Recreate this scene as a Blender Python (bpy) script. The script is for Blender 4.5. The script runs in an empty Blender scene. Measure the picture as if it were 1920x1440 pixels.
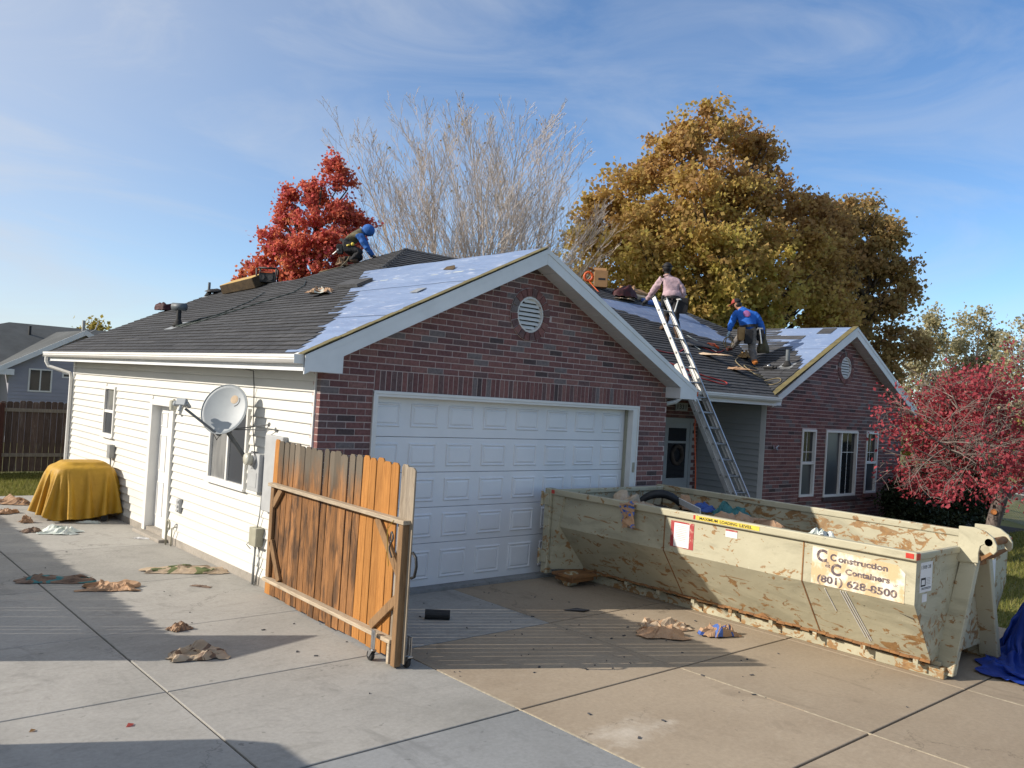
import bpy, math, random
import numpy as np
from mathutils import Vector, Matrix, noise as mnoise
random.seed(7); rng = np.random.default_rng(7)
R = math.radians
sc = bpy.context.scene
COL = sc.collection

# ------------------------------------------------------------------ camera
F_PX, YAW, PITCH, ROLL = 1594.37, 0.724466, 0.014505, 0.062977
CAM = Vector((-5.6353, -8.9320, 2.5376))
cd = bpy.data.cameras.new('camera'); cam = bpy.data.objects.new('camera', cd); COL.objects.link(cam)
cd.sensor_width = 36.0; cd.lens = F_PX / 1920 * 36.0; cd.clip_start = .05; cd.clip_end = 3000
_f = Vector((math.sin(YAW) * math.cos(PITCH), math.cos(YAW) * math.cos(PITCH), math.sin(PITCH)))
_r0 = Vector((math.cos(YAW), -math.sin(YAW), 0)); _u0 = _r0.cross(_f)
_r = _r0 * math.cos(ROLL) + _u0 * math.sin(ROLL); _u = -_r0 * math.sin(ROLL) + _u0 * math.cos(ROLL)
cam.matrix_world = Matrix(((_r.x, _u.x, -_f.x, CAM.x), (_r.y, _u.y, -_f.y, CAM.y), (_r.z, _u.z, -_f.z, CAM.z), (0, 0, 0, 1)))
sc.camera = cam

# ------------------------------------------------------------------ light
SUN_EL = R(26.5); SUN_H = Vector((-.877, .480, 0)).normalized()      # towards the sun, in plan
SUN_DIR = (SUN_H * math.cos(SUN_EL) + Vector((0, 0, math.sin(SUN_EL)))).normalized()
sd = bpy.data.lights.new('sun', 'SUN'); sd.energy = 4.4; sd.angle = R(.5); sd.color = (1.0, .915, .80)
sun = bpy.data.objects.new('sun', sd); COL.objects.link(sun)
sun.rotation_euler = SUN_DIR.to_track_quat('Z', 'Y').to_euler()
sun.location = (-20, 12, 20)
w = bpy.data.worlds.new('World'); sc.world = w; w.use_nodes = True
wn = w.node_tree; wn.nodes.clear()
sky = wn.nodes.new('ShaderNodeTexSky'); sky.sky_type = 'NISHITA'; sky.sun_disc = False
sky.sun_elevation = SUN_EL; sky.sun_rotation = math.atan2(SUN_H.x, SUN_H.y)
sky.altitude = 1300; sky.air_density = 1.0; sky.dust_density = .75; sky.ozone_density = 3.6
tc = wn.nodes.new('ShaderNodeTexCoord')
mp = wn.nodes.new('ShaderNodeMapping'); mp.inputs['Scale'].default_value = (.9, 1.5, 4.2); mp.inputs['Rotation'].default_value = (.3, .15, 1.9)
nz = wn.nodes.new('ShaderNodeTexNoise'); nz.inputs['Scale'].default_value = 2.1; nz.inputs['Detail'].default_value = 8; nz.inputs['Roughness'].default_value = .60; nz.inputs['Distortion'].default_value = 1.1
cr = wn.nodes.new('ShaderNodeValToRGB'); cr.color_ramp.elements[0].position = .42; cr.color_ramp.elements[1].position = .74
cr.color_ramp.elements[0].color = (0, 0, 0, 1); cr.color_ramp.elements[1].color = (.36, .36, .36, 1)
mx = wn.nodes.new('ShaderNodeMix'); mx.data_type = 'RGBA'
mx.inputs['B'].default_value = (3.5, 3.75, 4.15, 1)
bg = wn.nodes.new('ShaderNodeBackground'); bg.inputs['Strength'].default_value = .135
ow = wn.nodes.new('ShaderNodeOutputWorld')
L = wn.links.new
L(tc.outputs['Generated'], mp.inputs['Vector']); L(mp.outputs[0], nz.inputs['Vector']); L(nz.outputs['Fac'], cr.inputs['Fac'])
dt = wn.nodes.new('ShaderNodeVectorMath'); dt.operation = 'DOT_PRODUCT'; dt.inputs[1].default_value = SUN_DIR; L(tc.outputs['Generated'], dt.inputs[0])
mrv = wn.nodes.new('ShaderNodeMapRange'); mrv.interpolation_type = 'SMOOTHSTEP'; mrv.inputs['From Min'].default_value = -.12; mrv.inputs['From Max'].default_value = .75; mrv.inputs['To Max'].default_value = .95; L(dt.outputs['Value'], mrv.inputs['Value'])
n2w = wn.nodes.new('ShaderNodeMath'); n2w.operation = 'MULTIPLY_ADD'; L(nz.outputs['Fac'], n2w.inputs[0]); n2w.inputs[1].default_value = .7; n2w.inputs[2].default_value = .62
veil = wn.nodes.new('ShaderNodeMath'); veil.operation = 'MULTIPLY'; L(mrv.outputs[0], veil.inputs[0]); L(n2w.outputs[0], veil.inputs[1])
vadd = wn.nodes.new('ShaderNodeMath'); vadd.operation = 'ADD'; vadd.use_clamp = True; L(cr.outputs['Color'], vadd.inputs[0]); L(veil.outputs[0], vadd.inputs[1])
L(vadd.outputs[0], mx.inputs['Factor']); hs = wn.nodes.new('ShaderNodeHueSaturation'); hs.inputs['Saturation'].default_value = 1.06; hs.inputs['Value'].default_value = 1.0; L(sky.outputs[0], hs.inputs['Color']); L(hs.outputs[0], mx.inputs['A']); L(mx.outputs['Result'], bg.inputs['Color']); L(bg.outputs[0], ow.inputs['Surface'])
sc.view_settings.view_transform = 'Standard'; sc.view_settings.look = 'None'; sc.view_settings.exposure = .47; sc.view_settings.gamma = 1.0
sc.view_settings.use_curve_mapping = False
sc.cycles.use_denoising = True
sc.cycles.max_bounces = 6; sc.cycles.transparent_max_bounces = 12
sc.cycles.sample_clamp_indirect = 6.0

# ------------------------------------------------------------------ materials
def nodes(name):
    m = bpy.data.materials.new(name); m.use_nodes = True
    nt = m.node_tree; b = nt.nodes['Principled BSDF']
    return m, nt, b
def noise_node(nt, scale, detail=4, rough=.55, stretch=None, space='Object', dist=0.0):
    t = nt.nodes.new('ShaderNodeTexCoord')
    n = nt.nodes.new('ShaderNodeTexNoise'); n.inputs['Scale'].default_value = scale; n.inputs['Detail'].default_value = detail
    n.inputs['Roughness'].default_value = rough; n.inputs['Distortion'].default_value = dist
    if space == 'World':
        src = nt.nodes.new('ShaderNodeNewGeometry').outputs['Position']
    else:
        src = t.outputs[space]
    if stretch:
        mpp = nt.nodes.new('ShaderNodeMapping'); mpp.inputs['Scale'].default_value = stretch
        nt.links.new(src, mpp.inputs['Vector']); src = mpp.outputs[0]
    nt.links.new(src, n.inputs['Vector'])
    return n
def ramp(nt, stops, src, interp='LINEAR'):
    r = nt.nodes.new('ShaderNodeValToRGB'); e = r.color_ramp.elements; r.color_ramp.interpolation = interp
    while len(e) < len(stops): e.new(.5)
    for el, (p, c) in zip(e, stops): el.position = p; el.color = (c[0], c[1], c[2], 1) if not isinstance(c, (int, float)) else (c, c, c, 1)
    nt.links.new(src, r.inputs['Fac']); return r
def mixc(nt, fac, a, b, mode='MIX'):
    m = nt.nodes.new('ShaderNodeMix'); m.data_type = 'RGBA'; m.blend_type = mode
    for k, v in (('Factor', fac), ('A', a), ('B', b)):
        s = m.inputs[k] if k == 'Factor' else [i for i in m.inputs if i.name == k and i.type == 'RGBA'][0]
        if hasattr(v, 'node'): nt.links.new(v, s)
        elif isinstance(v, (int, float)): s.default_value = v if k == 'Factor' else (v, v, v, 1)
        else: s.default_value = (v[0], v[1], v[2], 1)
    return [o for o in m.outputs if o.type == 'RGBA'][0]
def bump(nt, b, src, strength=.3, dist=.01):
    n = nt.nodes.new('ShaderNodeBump'); n.inputs['Strength'].default_value = strength; n.inputs['Distance'].default_value = dist
    nt.links.new(src, n.inputs['Height']); nt.links.new(n.outputs[0], b.inputs['Normal'])
def rand_val(nt):
    """per-piece random 0..1: attribute pv on joined pieces plus the object's own random"""
    a = nt.nodes.new('ShaderNodeAttribute'); a.attribute_name = 'pv'
    o = nt.nodes.new('ShaderNodeObjectInfo')
    s = nt.nodes.new('ShaderNodeMath'); s.operation = 'ADD'; nt.links.new(a.outputs['Fac'], s.inputs[0]); nt.links.new(o.outputs['Random'], s.inputs[1])
    f = nt.nodes.new('ShaderNodeMath'); f.operation = 'FRACT'; nt.links.new(s.outputs[0], f.inputs[0])
    return f.outputs[0]
def pm(name, c1, c2=None, scale=8, rough=.7, bstr=.0, bscale=60, metal=0, stretch=None, space='Object', p=(.35, .65), vary=0, spec=.4, bdist=.01, fine=0):
    """two-tone noise material with optional bump and per-piece variation"""
    m, nt, b = nodes(name)
    c2 = c2 or tuple(x * .8 for x in c1)
    n = noise_node(nt, scale, 5, .6, stretch, space)
    col = ramp(nt, [(p[0], c1), (p[1], c2)], n.outputs['Fac']).outputs['Color']
    if fine:
        n3 = noise_node(nt, 220, 2, .6, None, space); g = ramp(nt, [(.3, 1 - fine), (.7, 1 + fine * .6)], n3.outputs['Fac'])
        col = mixc(nt, 1.0, col, g.outputs['Color'], 'MULTIPLY')
    if vary:
        g = ramp(nt, [(0, 1 - vary), (1, 1 + vary)], rand_val(nt)); col = mixc(nt, 1.0, col, g.outputs['Color'], 'MULTIPLY')
    nt.links.new(col, b.inputs['Base Color'])
    b.inputs['Roughness'].default_value = rough; b.inputs['Metallic'].default_value = metal; b.inputs['Specular IOR Level'].default_value = spec
    if bstr:
        n2 = noise_node(nt, bscale, 4, .6, stretch, space); bump(nt, b, n2.outputs['Fac'], bstr, bdist)
    return m
M = {}
def concrete(name, c1, c2, stain, seed, patch=None):
    m, nt, b = nodes(name)
    n = noise_node(nt, .55, 6, .62, None, 'World', .4); n.inputs['Scale'].default_value = .55
    col = ramp(nt, [(.30, c2), (.50, c1), (.72, tuple(x * 1.10 for x in c1))], n.outputs['Fac']).outputs['Color']
    n2 = noise_node(nt, 3.1 + seed, 7, .68, (1, 2.2, 1), 'World', 1.0)
    col = mixc(nt, ramp(nt, [(.52, 0.), (.74, .55)], n2.outputs['Fac']).outputs['Color'], col, stain)
    if patch:
        geo = nt.nodes.new('ShaderNodeNewGeometry'); mpp = nt.nodes.new('ShaderNodeMapping'); mpp.inputs['Location'].default_value = (-patch[0] / 1.1, -patch[1] / .6, .07); mpp.inputs['Scale'].default_value = (1 / 1.1, 1 / .6, 1)
        nt.links.new(geo.outputs['Position'], mpp.inputs['Vector']); vl = nt.nodes.new('ShaderNodeVectorMath'); vl.operation = 'LENGTH'; nt.links.new(mpp.outputs[0], vl.inputs[0])
        n7 = noise_node(nt, 2.6, 6, .65, None, 'World', .8); ad = nt.nodes.new('ShaderNodeMath'); ad.operation = 'MULTIPLY_ADD'; nt.links.new(n7.outputs['Fac'], ad.inputs[0]); ad.inputs[1].default_value = 1.1; nt.links.new(vl.outputs['Value'], ad.inputs[2])
        col = mixc(nt, ramp(nt, [(.60, .8), (1.10, 0.)], ad.outputs[0]).outputs['Color'], col, (.50, .44, .36))
    n4 = noise_node(nt, 26, 5, .7, None, 'World')
    col = mixc(nt, 1.0, col, ramp(nt, [(.25, .86), (.75, 1.1)], n4.outputs['Fac']).outputs['Color'], 'MULTIPLY')
    n5 = noise_node(nt, 300, 2, .6, None, 'World')
    col = mixc(nt, 1.0, col, ramp(nt, [(.3, .86), (.7, 1.12)], n5.outputs['Fac']).outputs['Color'], 'MULTIPLY')
    g = ramp(nt, [(0, .94), (1, 1.06)], rand_val(nt)); col = mixc(nt, 1.0, col, g.outputs['Color'], 'MULTIPLY')
    geo2 = nt.nodes.new('ShaderNodeNewGeometry'); nd = noise_node(nt, 1.7, 5, .7, None, 'World'); vm = nt.nodes.new('ShaderNodeVectorMath'); vm.operation = 'MULTIPLY_ADD'; nt.links.new(nd.outputs['Color'], vm.inputs[0]); vm.inputs[1].default_value = (.9, .9, 0); nt.links.new(geo2.outputs['Position'], vm.inputs[2])
    vo = nt.nodes.new('ShaderNodeTexVoronoi'); vo.feature = 'DISTANCE_TO_EDGE'; vo.inputs['Scale'].default_value = .33; nt.links.new(vm.outputs[0], vo.inputs['Vector'])
    nk = noise_node(nt, .8, 3, .5, None, 'World'); km = nt.nodes.new('ShaderNodeMath'); km.operation = 'MULTIPLY'; nt.links.new(ramp(nt, [(0, .55), (.0042, 0.)], vo.outputs['Distance']).outputs['Color'], km.inputs[0]); nt.links.new(ramp(nt, [(.50, 0.), (.56, 1.)], nk.outputs['Fac']).outputs['Color'], km.inputs[1])
    col = mixc(nt, km.outputs[0], col, tuple(x * .45 for x in c2))
    n8 = noise_node(nt, 1.15, 6, .7, (1, .45, 1), 'World', 1.5); col = mixc(nt, ramp(nt, [(.57, 0.), (.70, .55)], n8.outputs['Fac']).outputs['Color'], col, tuple(x * .68 for x in c2))
    n9 = noise_node(nt, 9, 3, .5, None, 'World'); col = mixc(nt, ramp(nt, [(.72, 0.), (.76, .6)], n9.outputs['Fac']).outputs['Color'], col, tuple(x * .5 for x in c2))
    nt.links.new(col, b.inputs['Base Color']); b.inputs['Roughness'].default_value = .9; b.inputs['Specular IOR Level'].default_value = .25
    bump(nt, b, noise_node(nt, 140, 4, .65, None, 'World').outputs['Fac'], .35, .004)
    return m
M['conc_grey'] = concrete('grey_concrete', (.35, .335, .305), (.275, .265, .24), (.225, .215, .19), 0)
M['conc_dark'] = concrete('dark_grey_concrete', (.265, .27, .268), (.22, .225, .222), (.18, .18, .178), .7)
M['conc_tan'] = concrete('tan_concrete', (.335, .27, .195), (.285, .225, .16), (.38, .315, .235), 1.3, (-.30, -4.55))
M['joint'] = pm('joint_filler', (.055, .05, .042), (.09, .08, .065), 30, .95)
M['sand'] = pm('sand_joint', (.50, .43, .31), (.33, .28, .2), 25, .95, .3, 80)
M['found'] = concrete('foundation_concrete', (.33, .30, .26), (.24, .22, .19), (.2, .18, .15), 2)
M['grass_soil'] = pm('lawn', (.12, .135, .035), (.17, .155, .05), 1.2, .95, .5, 30, space='World', fine=.25)
M['soil'] = pm('garden_soil', (.05, .038, .028), (.025, .02, .015), 4, .95, .6, 25, space='World')
def brick_mat():
    m, nt, b = nodes('brick')
    v = rand_val(nt)
    c = ramp(nt, [(0, (.185, .088, .082)), (.20, (.215, .102, .092)), (.36, (.155, .076, .074)), (.50, (.235, .122, .108)), (.64, (.190, .092, .087)), (.78, (.140, .088, .086)), (.90, (.175, .145, .142)), (.965, (.085, .062, .062)), (1, (.24, .14, .125))], v, 'CONSTANT').outputs['Color']
    n = noise_node(nt, 24, 5, .7, None, 'World')
    c = mixc(nt, 1.0, c, ramp(nt, [(.28, .6), (.5, 1.0), (.75, 1.35)], n.outputs['Fac']).outputs['Color'], 'MULTIPLY')
    n2 = noise_node(nt, 60, 3, .6, (1, 1, 1.8), 'World')
    c = mixc(nt, ramp(nt, [(.62, 0.), (.70, .8)], n2.outputs['Fac']).outputs['Color'], c, (.05, .035, .038))
    n3 = noise_node(nt, 45, 3, .6, None, 'World')
    c = mixc(nt, ramp(nt, [(.66, 0.), (.74, .6)], n3.outputs['Fac']).outputs['Color'], c, (.33, .25, .23))
    nt.links.new(c, b.inputs['Base Color']); b.inputs['Roughness'].default_value = .88; b.inputs['Specular IOR Level'].default_value = .2
    bump(nt, b, noise_node(nt, 90, 4, .6, None, 'World').outputs['Fac'], .5, .006)
    return m
M['brick'] = brick_mat()
M['mortar'] = pm('mortar', (.56, .46, .43), (.47, .385, .36), 20, .95, .3, 150, space='World')
def shingle_mat():
    m, nt, b = nodes('asphalt_shingle')
    c = ramp(nt, [(0, (.046, .047, .051)), (.3, (.055, .056, .060)), (.6, (.066, .067, .071)), (.85, (.051, .052, .056)), (1, (.078, .078, .081))], rand_val(nt)).outputs['Color']
    n = noise_node(nt, 7, 4, .6, (1, 1, 1), 'World')
    c = mixc(nt, 1.0, c, ramp(nt, [(.3, .78), (.7, 1.25)], n.outputs['Fac']).outputs['Color'], 'MULTIPLY')
    n2 = noise_node(nt, 260, 2, .7, None, 'World')
    c = mixc(nt, 1.0, c, ramp(nt, [(.3, .6), (.7, 1.5)], n2.outputs['Fac']).outputs['Color'], 'MULTIPLY')
    nt.links.new(c, b.inputs['Base Color']); b.inputs['Roughness'].default_value = .92; b.inputs['Specular IOR Level'].default_value = .25
    bump(nt, b, n2.outputs['Fac'], .5, .004); return m
M['shingle'] = shingle_mat()
M['shingle_edge'] = pm('shingle_edge', (.008, .008, .008), (.014, .014, .014), 30, .95)
M['old_shingle'] = pm('weathered_brown_shingle', (.085, .06, .045), (.05, .04, .034), 9, .92, .4, 120, vary=.2)
def underlay_mat():
    m, nt, b = nodes('blue_underlayment')
    n = noise_node(nt, 1.4, 5, .6, (1, .5, 1), 'World')
    c = ramp(nt, [(.3, (.165, .23, .375)), (.7, (.23, .30, .445))], n.outputs['Fac']).outputs['Color']
    n2 = noise_node(nt, 5, 5, .65, (2.2, .5, 2.2), 'World', .5)
    c = mixc(nt, ramp(nt, [(.58, 0.), (.70, .75)], n2.outputs['Fac']).outputs['Color'], c, (.58, .61, .68))
    nt.links.new(c, b.inputs['Base Color']); b.inputs['Roughness'].default_value = .36; b.inputs['Specular IOR Level'].default_value = .5
    bump(nt, b, noise_node(nt, 6, 4, .55, (1.6, .7, 1), 'World').outputs['Fac'], .55, .03); return m
M['underlay'] = underlay_mat()
M['rake'] = pm('olive_drip_strip', (.17, .14, .055), (.10, .085, .04), 6, .75, .3, 60, space='World')
M['white'] = pm('white_paint', (.72, .715, .69), (.66, .655, .63), 3, .5, .05, 40, space='World')
M['fascia'] = pm('white_fascia', (.70, .72, .73), (.62, .64, .65), 2.2, .5, .05, 30, space='World')
def siding_mat(name, c1, c2):
    m, nt, b = nodes(name)
    n = noise_node(nt, .9, 4, .6, (1, 1, 3), 'World')
    c = ramp(nt, [(.3, c2), (.6, c1)], n.outputs['Fac']).outputs['Color']
    g = ramp(nt, [(0, .965), (1, 1.0)], rand_val(nt)); c = mixc(nt, 1.0, c, g.outputs['Color'], 'MULTIPLY')
    nt.links.new(c, b.inputs['Base Color']); b.inputs['Roughness'].default_value = .55; b.inputs['Specular IOR Level'].default_value = .35
    bump(nt, b, noise_node(nt, 30, 4, .6, (1, .12, 3), 'World').outputs['Fac'], .18, .005); return m
M['siding'] = siding_mat('cream_siding', (.66, .65, .60), (.60, .59, .545))
M['grey_siding'] = siding_mat('grey_siding', (.39, .40, .395), (.34, .35, .345))
M['lav_siding'] = siding_mat('lavender_grey_siding', (.32, .32, .365), (.28, .28, .325))
M['door_white'] = pm('garage_door_paint', (.74, .75, .77), (.69, .70, .72), 2, .42, .06, 90, space='World')
M['gap'] = pm('dark_gap', (.012, .012, .012), None, 8, .95)
def glass_mat(name, c, rough=.06, curtain=None):
    m, nt, b = nodes(name)
    if curtain:
        n = noise_node(nt, 5, 3, .5, (1, 1, .25), 'World', .8); cc = ramp(nt, [(.35, c), (.65, curtain)], n.outputs['Fac']).outputs['Color']
        nt.links.new(cc, b.inputs['Base Color'])
    else: b.inputs['Base Color'].default_value = (*c, 1)
    b.inputs['Roughness'].default_value = rough; b.inputs['Specular IOR Level'].default_value = .6
    return m
M['glass'] = glass_mat('dark_window_glass', (.018, .02, .024))
M['glass_curtain'] = glass_mat('curtained_window_glass', (.12, .125, .13), .08, (.26, .26, .25))
M['screen'] = glass_mat('window_screen', (.045, .05, .058), .35)
M['galv'] = pm('galvanised_grey', (.36, .37, .37), (.28, .29, .29), 6, .5, .1, 60, .35)
M['box_grey'] = pm('utility_grey', (.42, .43, .43), (.36, .37, .37), 5, .55)
M['box_tan'] = pm('utility_beige', (.36, .35, .27), (.29, .28, .21), 5, .6)
M['alu'] = pm('aluminium', (.62, .62, .60), (.5, .5, .49), 9, .42, .1, 80, .75, (1, 1, .2))
M['alu_dark'] = pm('worn_aluminium', (.34, .34, .33), (.22, .22, .22), 14, .5, .15, 60, .6)
M['black'] = pm('black_plastic', (.012, .012, .013), (.022, .022, .023), 12, .55)
M['rubber'] = pm('rubber', (.016, .016, .016), (.03, .029, .028), 14, .85)
M['dark_metal'] = pm('dark_metal', (.05, .05, .052), (.09, .088, .085), 12, .5, .2, 40, .6)
M['dish'] = pm('satellite_dish_grey', (.35, .38, .395), (.31, .335, .35), 3.5, .5, .06, 30)
M['dish_arm'] = pm('dish_arm_grey', (.16, .165, .165), (.11, .115, .115), 9, .5, metal=.3)
M['chrome'] = pm('zinc_plate', (.55, .56, .57), (.4, .4, .41), 10, .3, metal=.9)
M['pvc'] = pm('grey_pvc', (.13, .15, .165), (.10, .115, .125), 5, .5)
M['lantern'] = pm('frosted_glass', (.55, .54, .46), (.45, .44, .37), 8, .25)
def wood(name, c1, c2, dark, rng_=.5, vary=.2, darkamt=.6, topgrey=None, ax=2):
    m, nt, b = nodes(name)
    st = lambda k, lo: tuple(lo if i == ax else k for i in range(3))
    n = noise_node(nt, 9, 6, .65, st(3.0, .32), 'World', 1.2)
    c = ramp(nt, [(.3, c2), (.55, c1), (.8, tuple(x * 1.15 for x in c1))], n.outputs['Fac']).outputs['Color']
    n2 = noise_node(nt, 2.3, 4, .6, st(3.5, .9), 'World', .4)
    c = mixc(nt, ramp(nt, [(rng_, 0.), (rng_ + .16, darkamt)], n2.outputs['Fac']).outputs['Color'], c, dark)
    n3 = noise_node(nt, 70, 3, .6, st(2.5, .06), 'World')
    c = mixc(nt, 1.0, c, ramp(nt, [(.3, .78), (.7, 1.18)], n3.outputs['Fac']).outputs['Color'], 'MULTIPLY')
    if topgrey:
        geo = nt.nodes.new('ShaderNodeNewGeometry'); sp = nt.nodes.new('ShaderNodeSeparateXYZ'); nt.links.new(geo.outputs['Position'], sp.inputs[0])
        ad = nt.nodes.new('ShaderNodeMath'); ad.operation = 'MULTIPLY_ADD'; nt.links.new(n2.outputs['Fac'], ad.inputs[0]); ad.inputs[1].default_value = .55; nt.links.new(sp.outputs['Z'], ad.inputs[2])
        mr = nt.nodes.new('ShaderNodeMapRange'); mr.inputs['From Min'].default_value = topgrey[1]; mr.inputs['From Max'].default_value = topgrey[2]
        nt.links.new(ad.outputs[0], mr.inputs['Value']); c = mixc(nt, mr.outputs[0], c, topgrey[0])
        c = mixc(nt, 1.0, c, ramp(nt, [(.3, .8), (.7, 1.15)], n3.outputs['Fac']).outputs['Color'], 'MULTIPLY')
    if vary:
        g = ramp(nt, [(0, 1 - vary), (1, 1 + vary)], rand_val(nt)); c = mixc(nt, 1.0, c, g.outputs['Color'], 'MULTIPLY')
    nt.links.new(c, b.inputs['Base Color']); b.inputs['Roughness'].default_value = .78; b.inputs['Specular IOR Level'].default_value = .25
    bump(nt, b, n3.outputs['Fac'], .4, .006); return m
M['wood_new'] = wood('new_cedar', (.38, .17, .045), (.29, .12, .03), (.22, .088, .022), .60, .12, .5)
M['wood_old'] = wood('weathered_cedar', (.285, .135, .05), (.165, .078, .033), (.06, .036, .022), .46, .30, .85, ((.135, .112, .085), 1.62, 1.95))
M['wood_grey'] = wood('grey_weathered_wood', (.30, .25, .19), (.21, .17, .13), (.10, .075, .05), .55, .15, .6)
M['wood_frame'] = wood('brown_frame_timber', (.25, .15, .075), (.17, .10, .05), (.09, .055, .03), .55, .12, .6)
M['wood_rail'] = wood('pale_rail_timber', (.42, .345, .25), (.30, .235, .165), (.17, .12, .08), .58, .1, .5, ax=1)
M['fence_dark'] = wood('dark_fence_wood', (.12, .08, .06), (.075, .05, .04), (.22, .19, .165), .56, .25, .6)
M['fence_red'] = wood('red_stained_post', (.09, .035, .024), (.06, .025, .018), (.03, .02, .015), .55, .1, .5)
def dumpster_mat(name, amt):
    m, nt, b = nodes(name)
    n = noise_node(nt, 1.2, 5, .6, None, 'World')
    c = ramp(nt, [(.32, (.40, .37, .26)), (.55, (.445, .415, .295)), (.75, (.49, .455, .33))], n.outputs['Fac']).outputs['Color']
    n0 = noise_node(nt, 1.5, 6, .66, (1, .5, 1.6), 'World', .8)
    c = mixc(nt, ramp(nt, [(.50, 0.), (.60, .6)], n0.outputs['Fac']).outputs['Color'], c, (.29, .27, .19))
    n2 = noise_node(nt, 3.0, 9, .74, (1, .75, 1.5), 'World', .5)
    geo = nt.nodes.new('ShaderNodeNewGeometry'); sp = nt.nodes.new('ShaderNodeSeparateXYZ'); nt.links.new(geo.outputs['Position'], sp.inputs[0])
    mb_ = nt.nodes.new('ShaderNodeMath'); mb_.operation = 'MULTIPLY_ADD'; nt.links.new(sp.outputs['Z'], mb_.inputs[0]); mb_.inputs[1].default_value = -.045; nt.links.new(n2.outputs['Fac'], mb_.inputs[2])
    r1_ = ramp(nt, [(.583 - amt, 0.), (.604 - amt, .95)], mb_.outputs[0]).outputs['Color']
    ns_ = noise_node(nt, 7.5, 5, .6, (1, .22, .9), 'World', .9); r2_ = ramp(nt, [(.640 - amt, 0.), (.655 - amt, .8)], ns_.outputs['Fac']).outputs['Color']
    ns3 = noise_node(nt, 8.5, 4, .62, (1, .65, 1.0), 'World', 1.0); mc_ = nt.nodes.new('ShaderNodeMath'); mc_.operation = 'MULTIPLY_ADD'; nt.links.new(sp.outputs['Z'], mc_.inputs[0]); mc_.inputs[1].default_value = -.06; nt.links.new(ns3.outputs['Fac'], mc_.inputs[2])
    r3_ = ramp(nt, [(.572 - amt, 0.), (.594 - amt, .9)], mc_.outputs[0]).outputs['Color']
    rust = mixc(nt, 1.0, mixc(nt, 1.0, r1_, r2_, 'LIGHTEN'), r3_, 'LIGHTEN')
    n3 = noise_node(nt, 16, 4, .6, None, 'World'); rc = ramp(nt, [(.3, (.19, .095, .035)), (.6, (.31, .165, .055)), (.8, (.37, .22, .09))], n3.outputs['Fac']).outputs['Color']
    c = mixc(nt, rust, c, rc)
    n5 = noise_node(nt, 11, 5, .7, (1, .35, 1.9), 'World', 2.2)
    c = mixc(nt, ramp(nt, [(.68, 0.), (.70, .85)], n5.outputs['Fac']).outputs['Color'], c, (.045, .04, .03))
    n6 = noise_node(nt, 13, 4, .65, (1, 1.4, .5), 'World', 1.4)
    c = mixc(nt, ramp(nt, [(.70, 0.), (.73, .9)], n6.outputs['Fac']).outputs['Color'], c, (.58, .57, .47))
    nt.links.new(c, b.inputs['Base Color']); b.inputs['Roughness'].default_value = .6; b.inputs['Specular IOR Level'].default_value = .35
    bump(nt, b, noise_node(nt, 3.2, 4, .6, None, 'World').outputs['Fac'], .35, .03); return m
M['dump'] = dumpster_mat('sage_dumpster_paint', .0)
M['dump_rusty'] = dumpster_mat('rusty_sage_paint', .02)
M['dump_in'] = dumpster_mat('scraped_dumpster_inside', .075)
M['rust'] = pm('rust', (.30, .15, .055), (.17, .085, .04), 9, .9, .4, 50, space='World')
M['red_refl'] = pm('red_reflector', (.55, .05, .03), (.42, .04, .03), 20, .35)
M['yellow_strip'] = pm('yellow_sticker', (.72, .56, .06), (.62, .47, .07), 12, .5, space='World')
M['decal'] = pm('peeling_sign', (.72, .68, .58), (.56, .41, .23), 5, .55, .2, 20, space='World', p=(.40, .55))
M['decal_white'] = pm('white_sticker', (.76, .75, .74), (.68, .67, .66), 9, .55, space='World')
M['decal_red'] = pm('red_sticker', (.36, .05, .05), (.55, .36, .28), 9, .6, space='World', p=(.5, .62))
M['ink'] = pm('faded_ink', (.10, .075, .085), (.42, .33, .23), 22, .7, space='World', p=(.50, .66))
M['ink_black'] = pm('black_ink', (.02, .02, .022), None, 10, .6)
M['ink_grey'] = pm('grey_ink', (.42, .40, .38), None, 10, .7)
def kraft(name, c1, c2):
    m, nt, b = nodes(name)
    n = noise_node(nt, 9, 5, .6, None, 'World'); c = ramp(nt, [(.35, c1), (.65, c2)], n.outputs['Fac']).outputs['Color']
    g = ramp(nt, [(0, .8), (1, 1.2)], rand_val(nt)); c = mixc(nt, 1.0, c, g.outputs['Color'], 'MULTIPLY')
    nt.links.new(c, b.inputs['Base Color']); b.inputs['Roughness'].default_value = .7
    bump(nt, b, noise_node(nt, 40, 4, .65, None, 'World').outputs['Fac'], .6, .01); return m
M['kraft'] = kraft('kraft_wrapper', (.42, .26, .15), (.34, .20, .11))
M['kraft_pale'] = kraft('pale_wrapper', (.52, .40, .28), (.42, .31, .2))
M['kraft_dark'] = kraft('dark_wrapper', (.13, .085, .06), (.22, .14, .09))
M['print_blue'] = kraft('blue_printed_wrapper', (.04, .09, .32), (.06, .13, .38))
M['print_teal'] = kraft('teal_printed_wrapper', (.03, .14, .15), (.05, .2, .2))
M['film'] = kraft('clear_plastic_film', (.58, .60, .56), (.45, .50, .45))
M['green_print'] = kraft('green_printed_wrapper', (.10, .13, .045), (.15, .17, .06))
M['tarp_yellow'] = pm('mustard_tarp', (.46, .265, .022), (.38, .21, .018), 3, .6, .45, 14, space='World', bdist=.02)
M['tarp_blue'] = pm('blue_tarp', (.010, .036, .26), (.016, .055, .34), 4, .45, .3, 16, space='World', bdist=.02)
M['cardboard'] = pm('cardboard', (.34, .19, .085), (.28, .155, .07), 5, .85)
M['foam'] = pm('yellow_foam', (.50, .34, .12), (.40, .26, .09), 9, .9, .5, 60)
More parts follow.
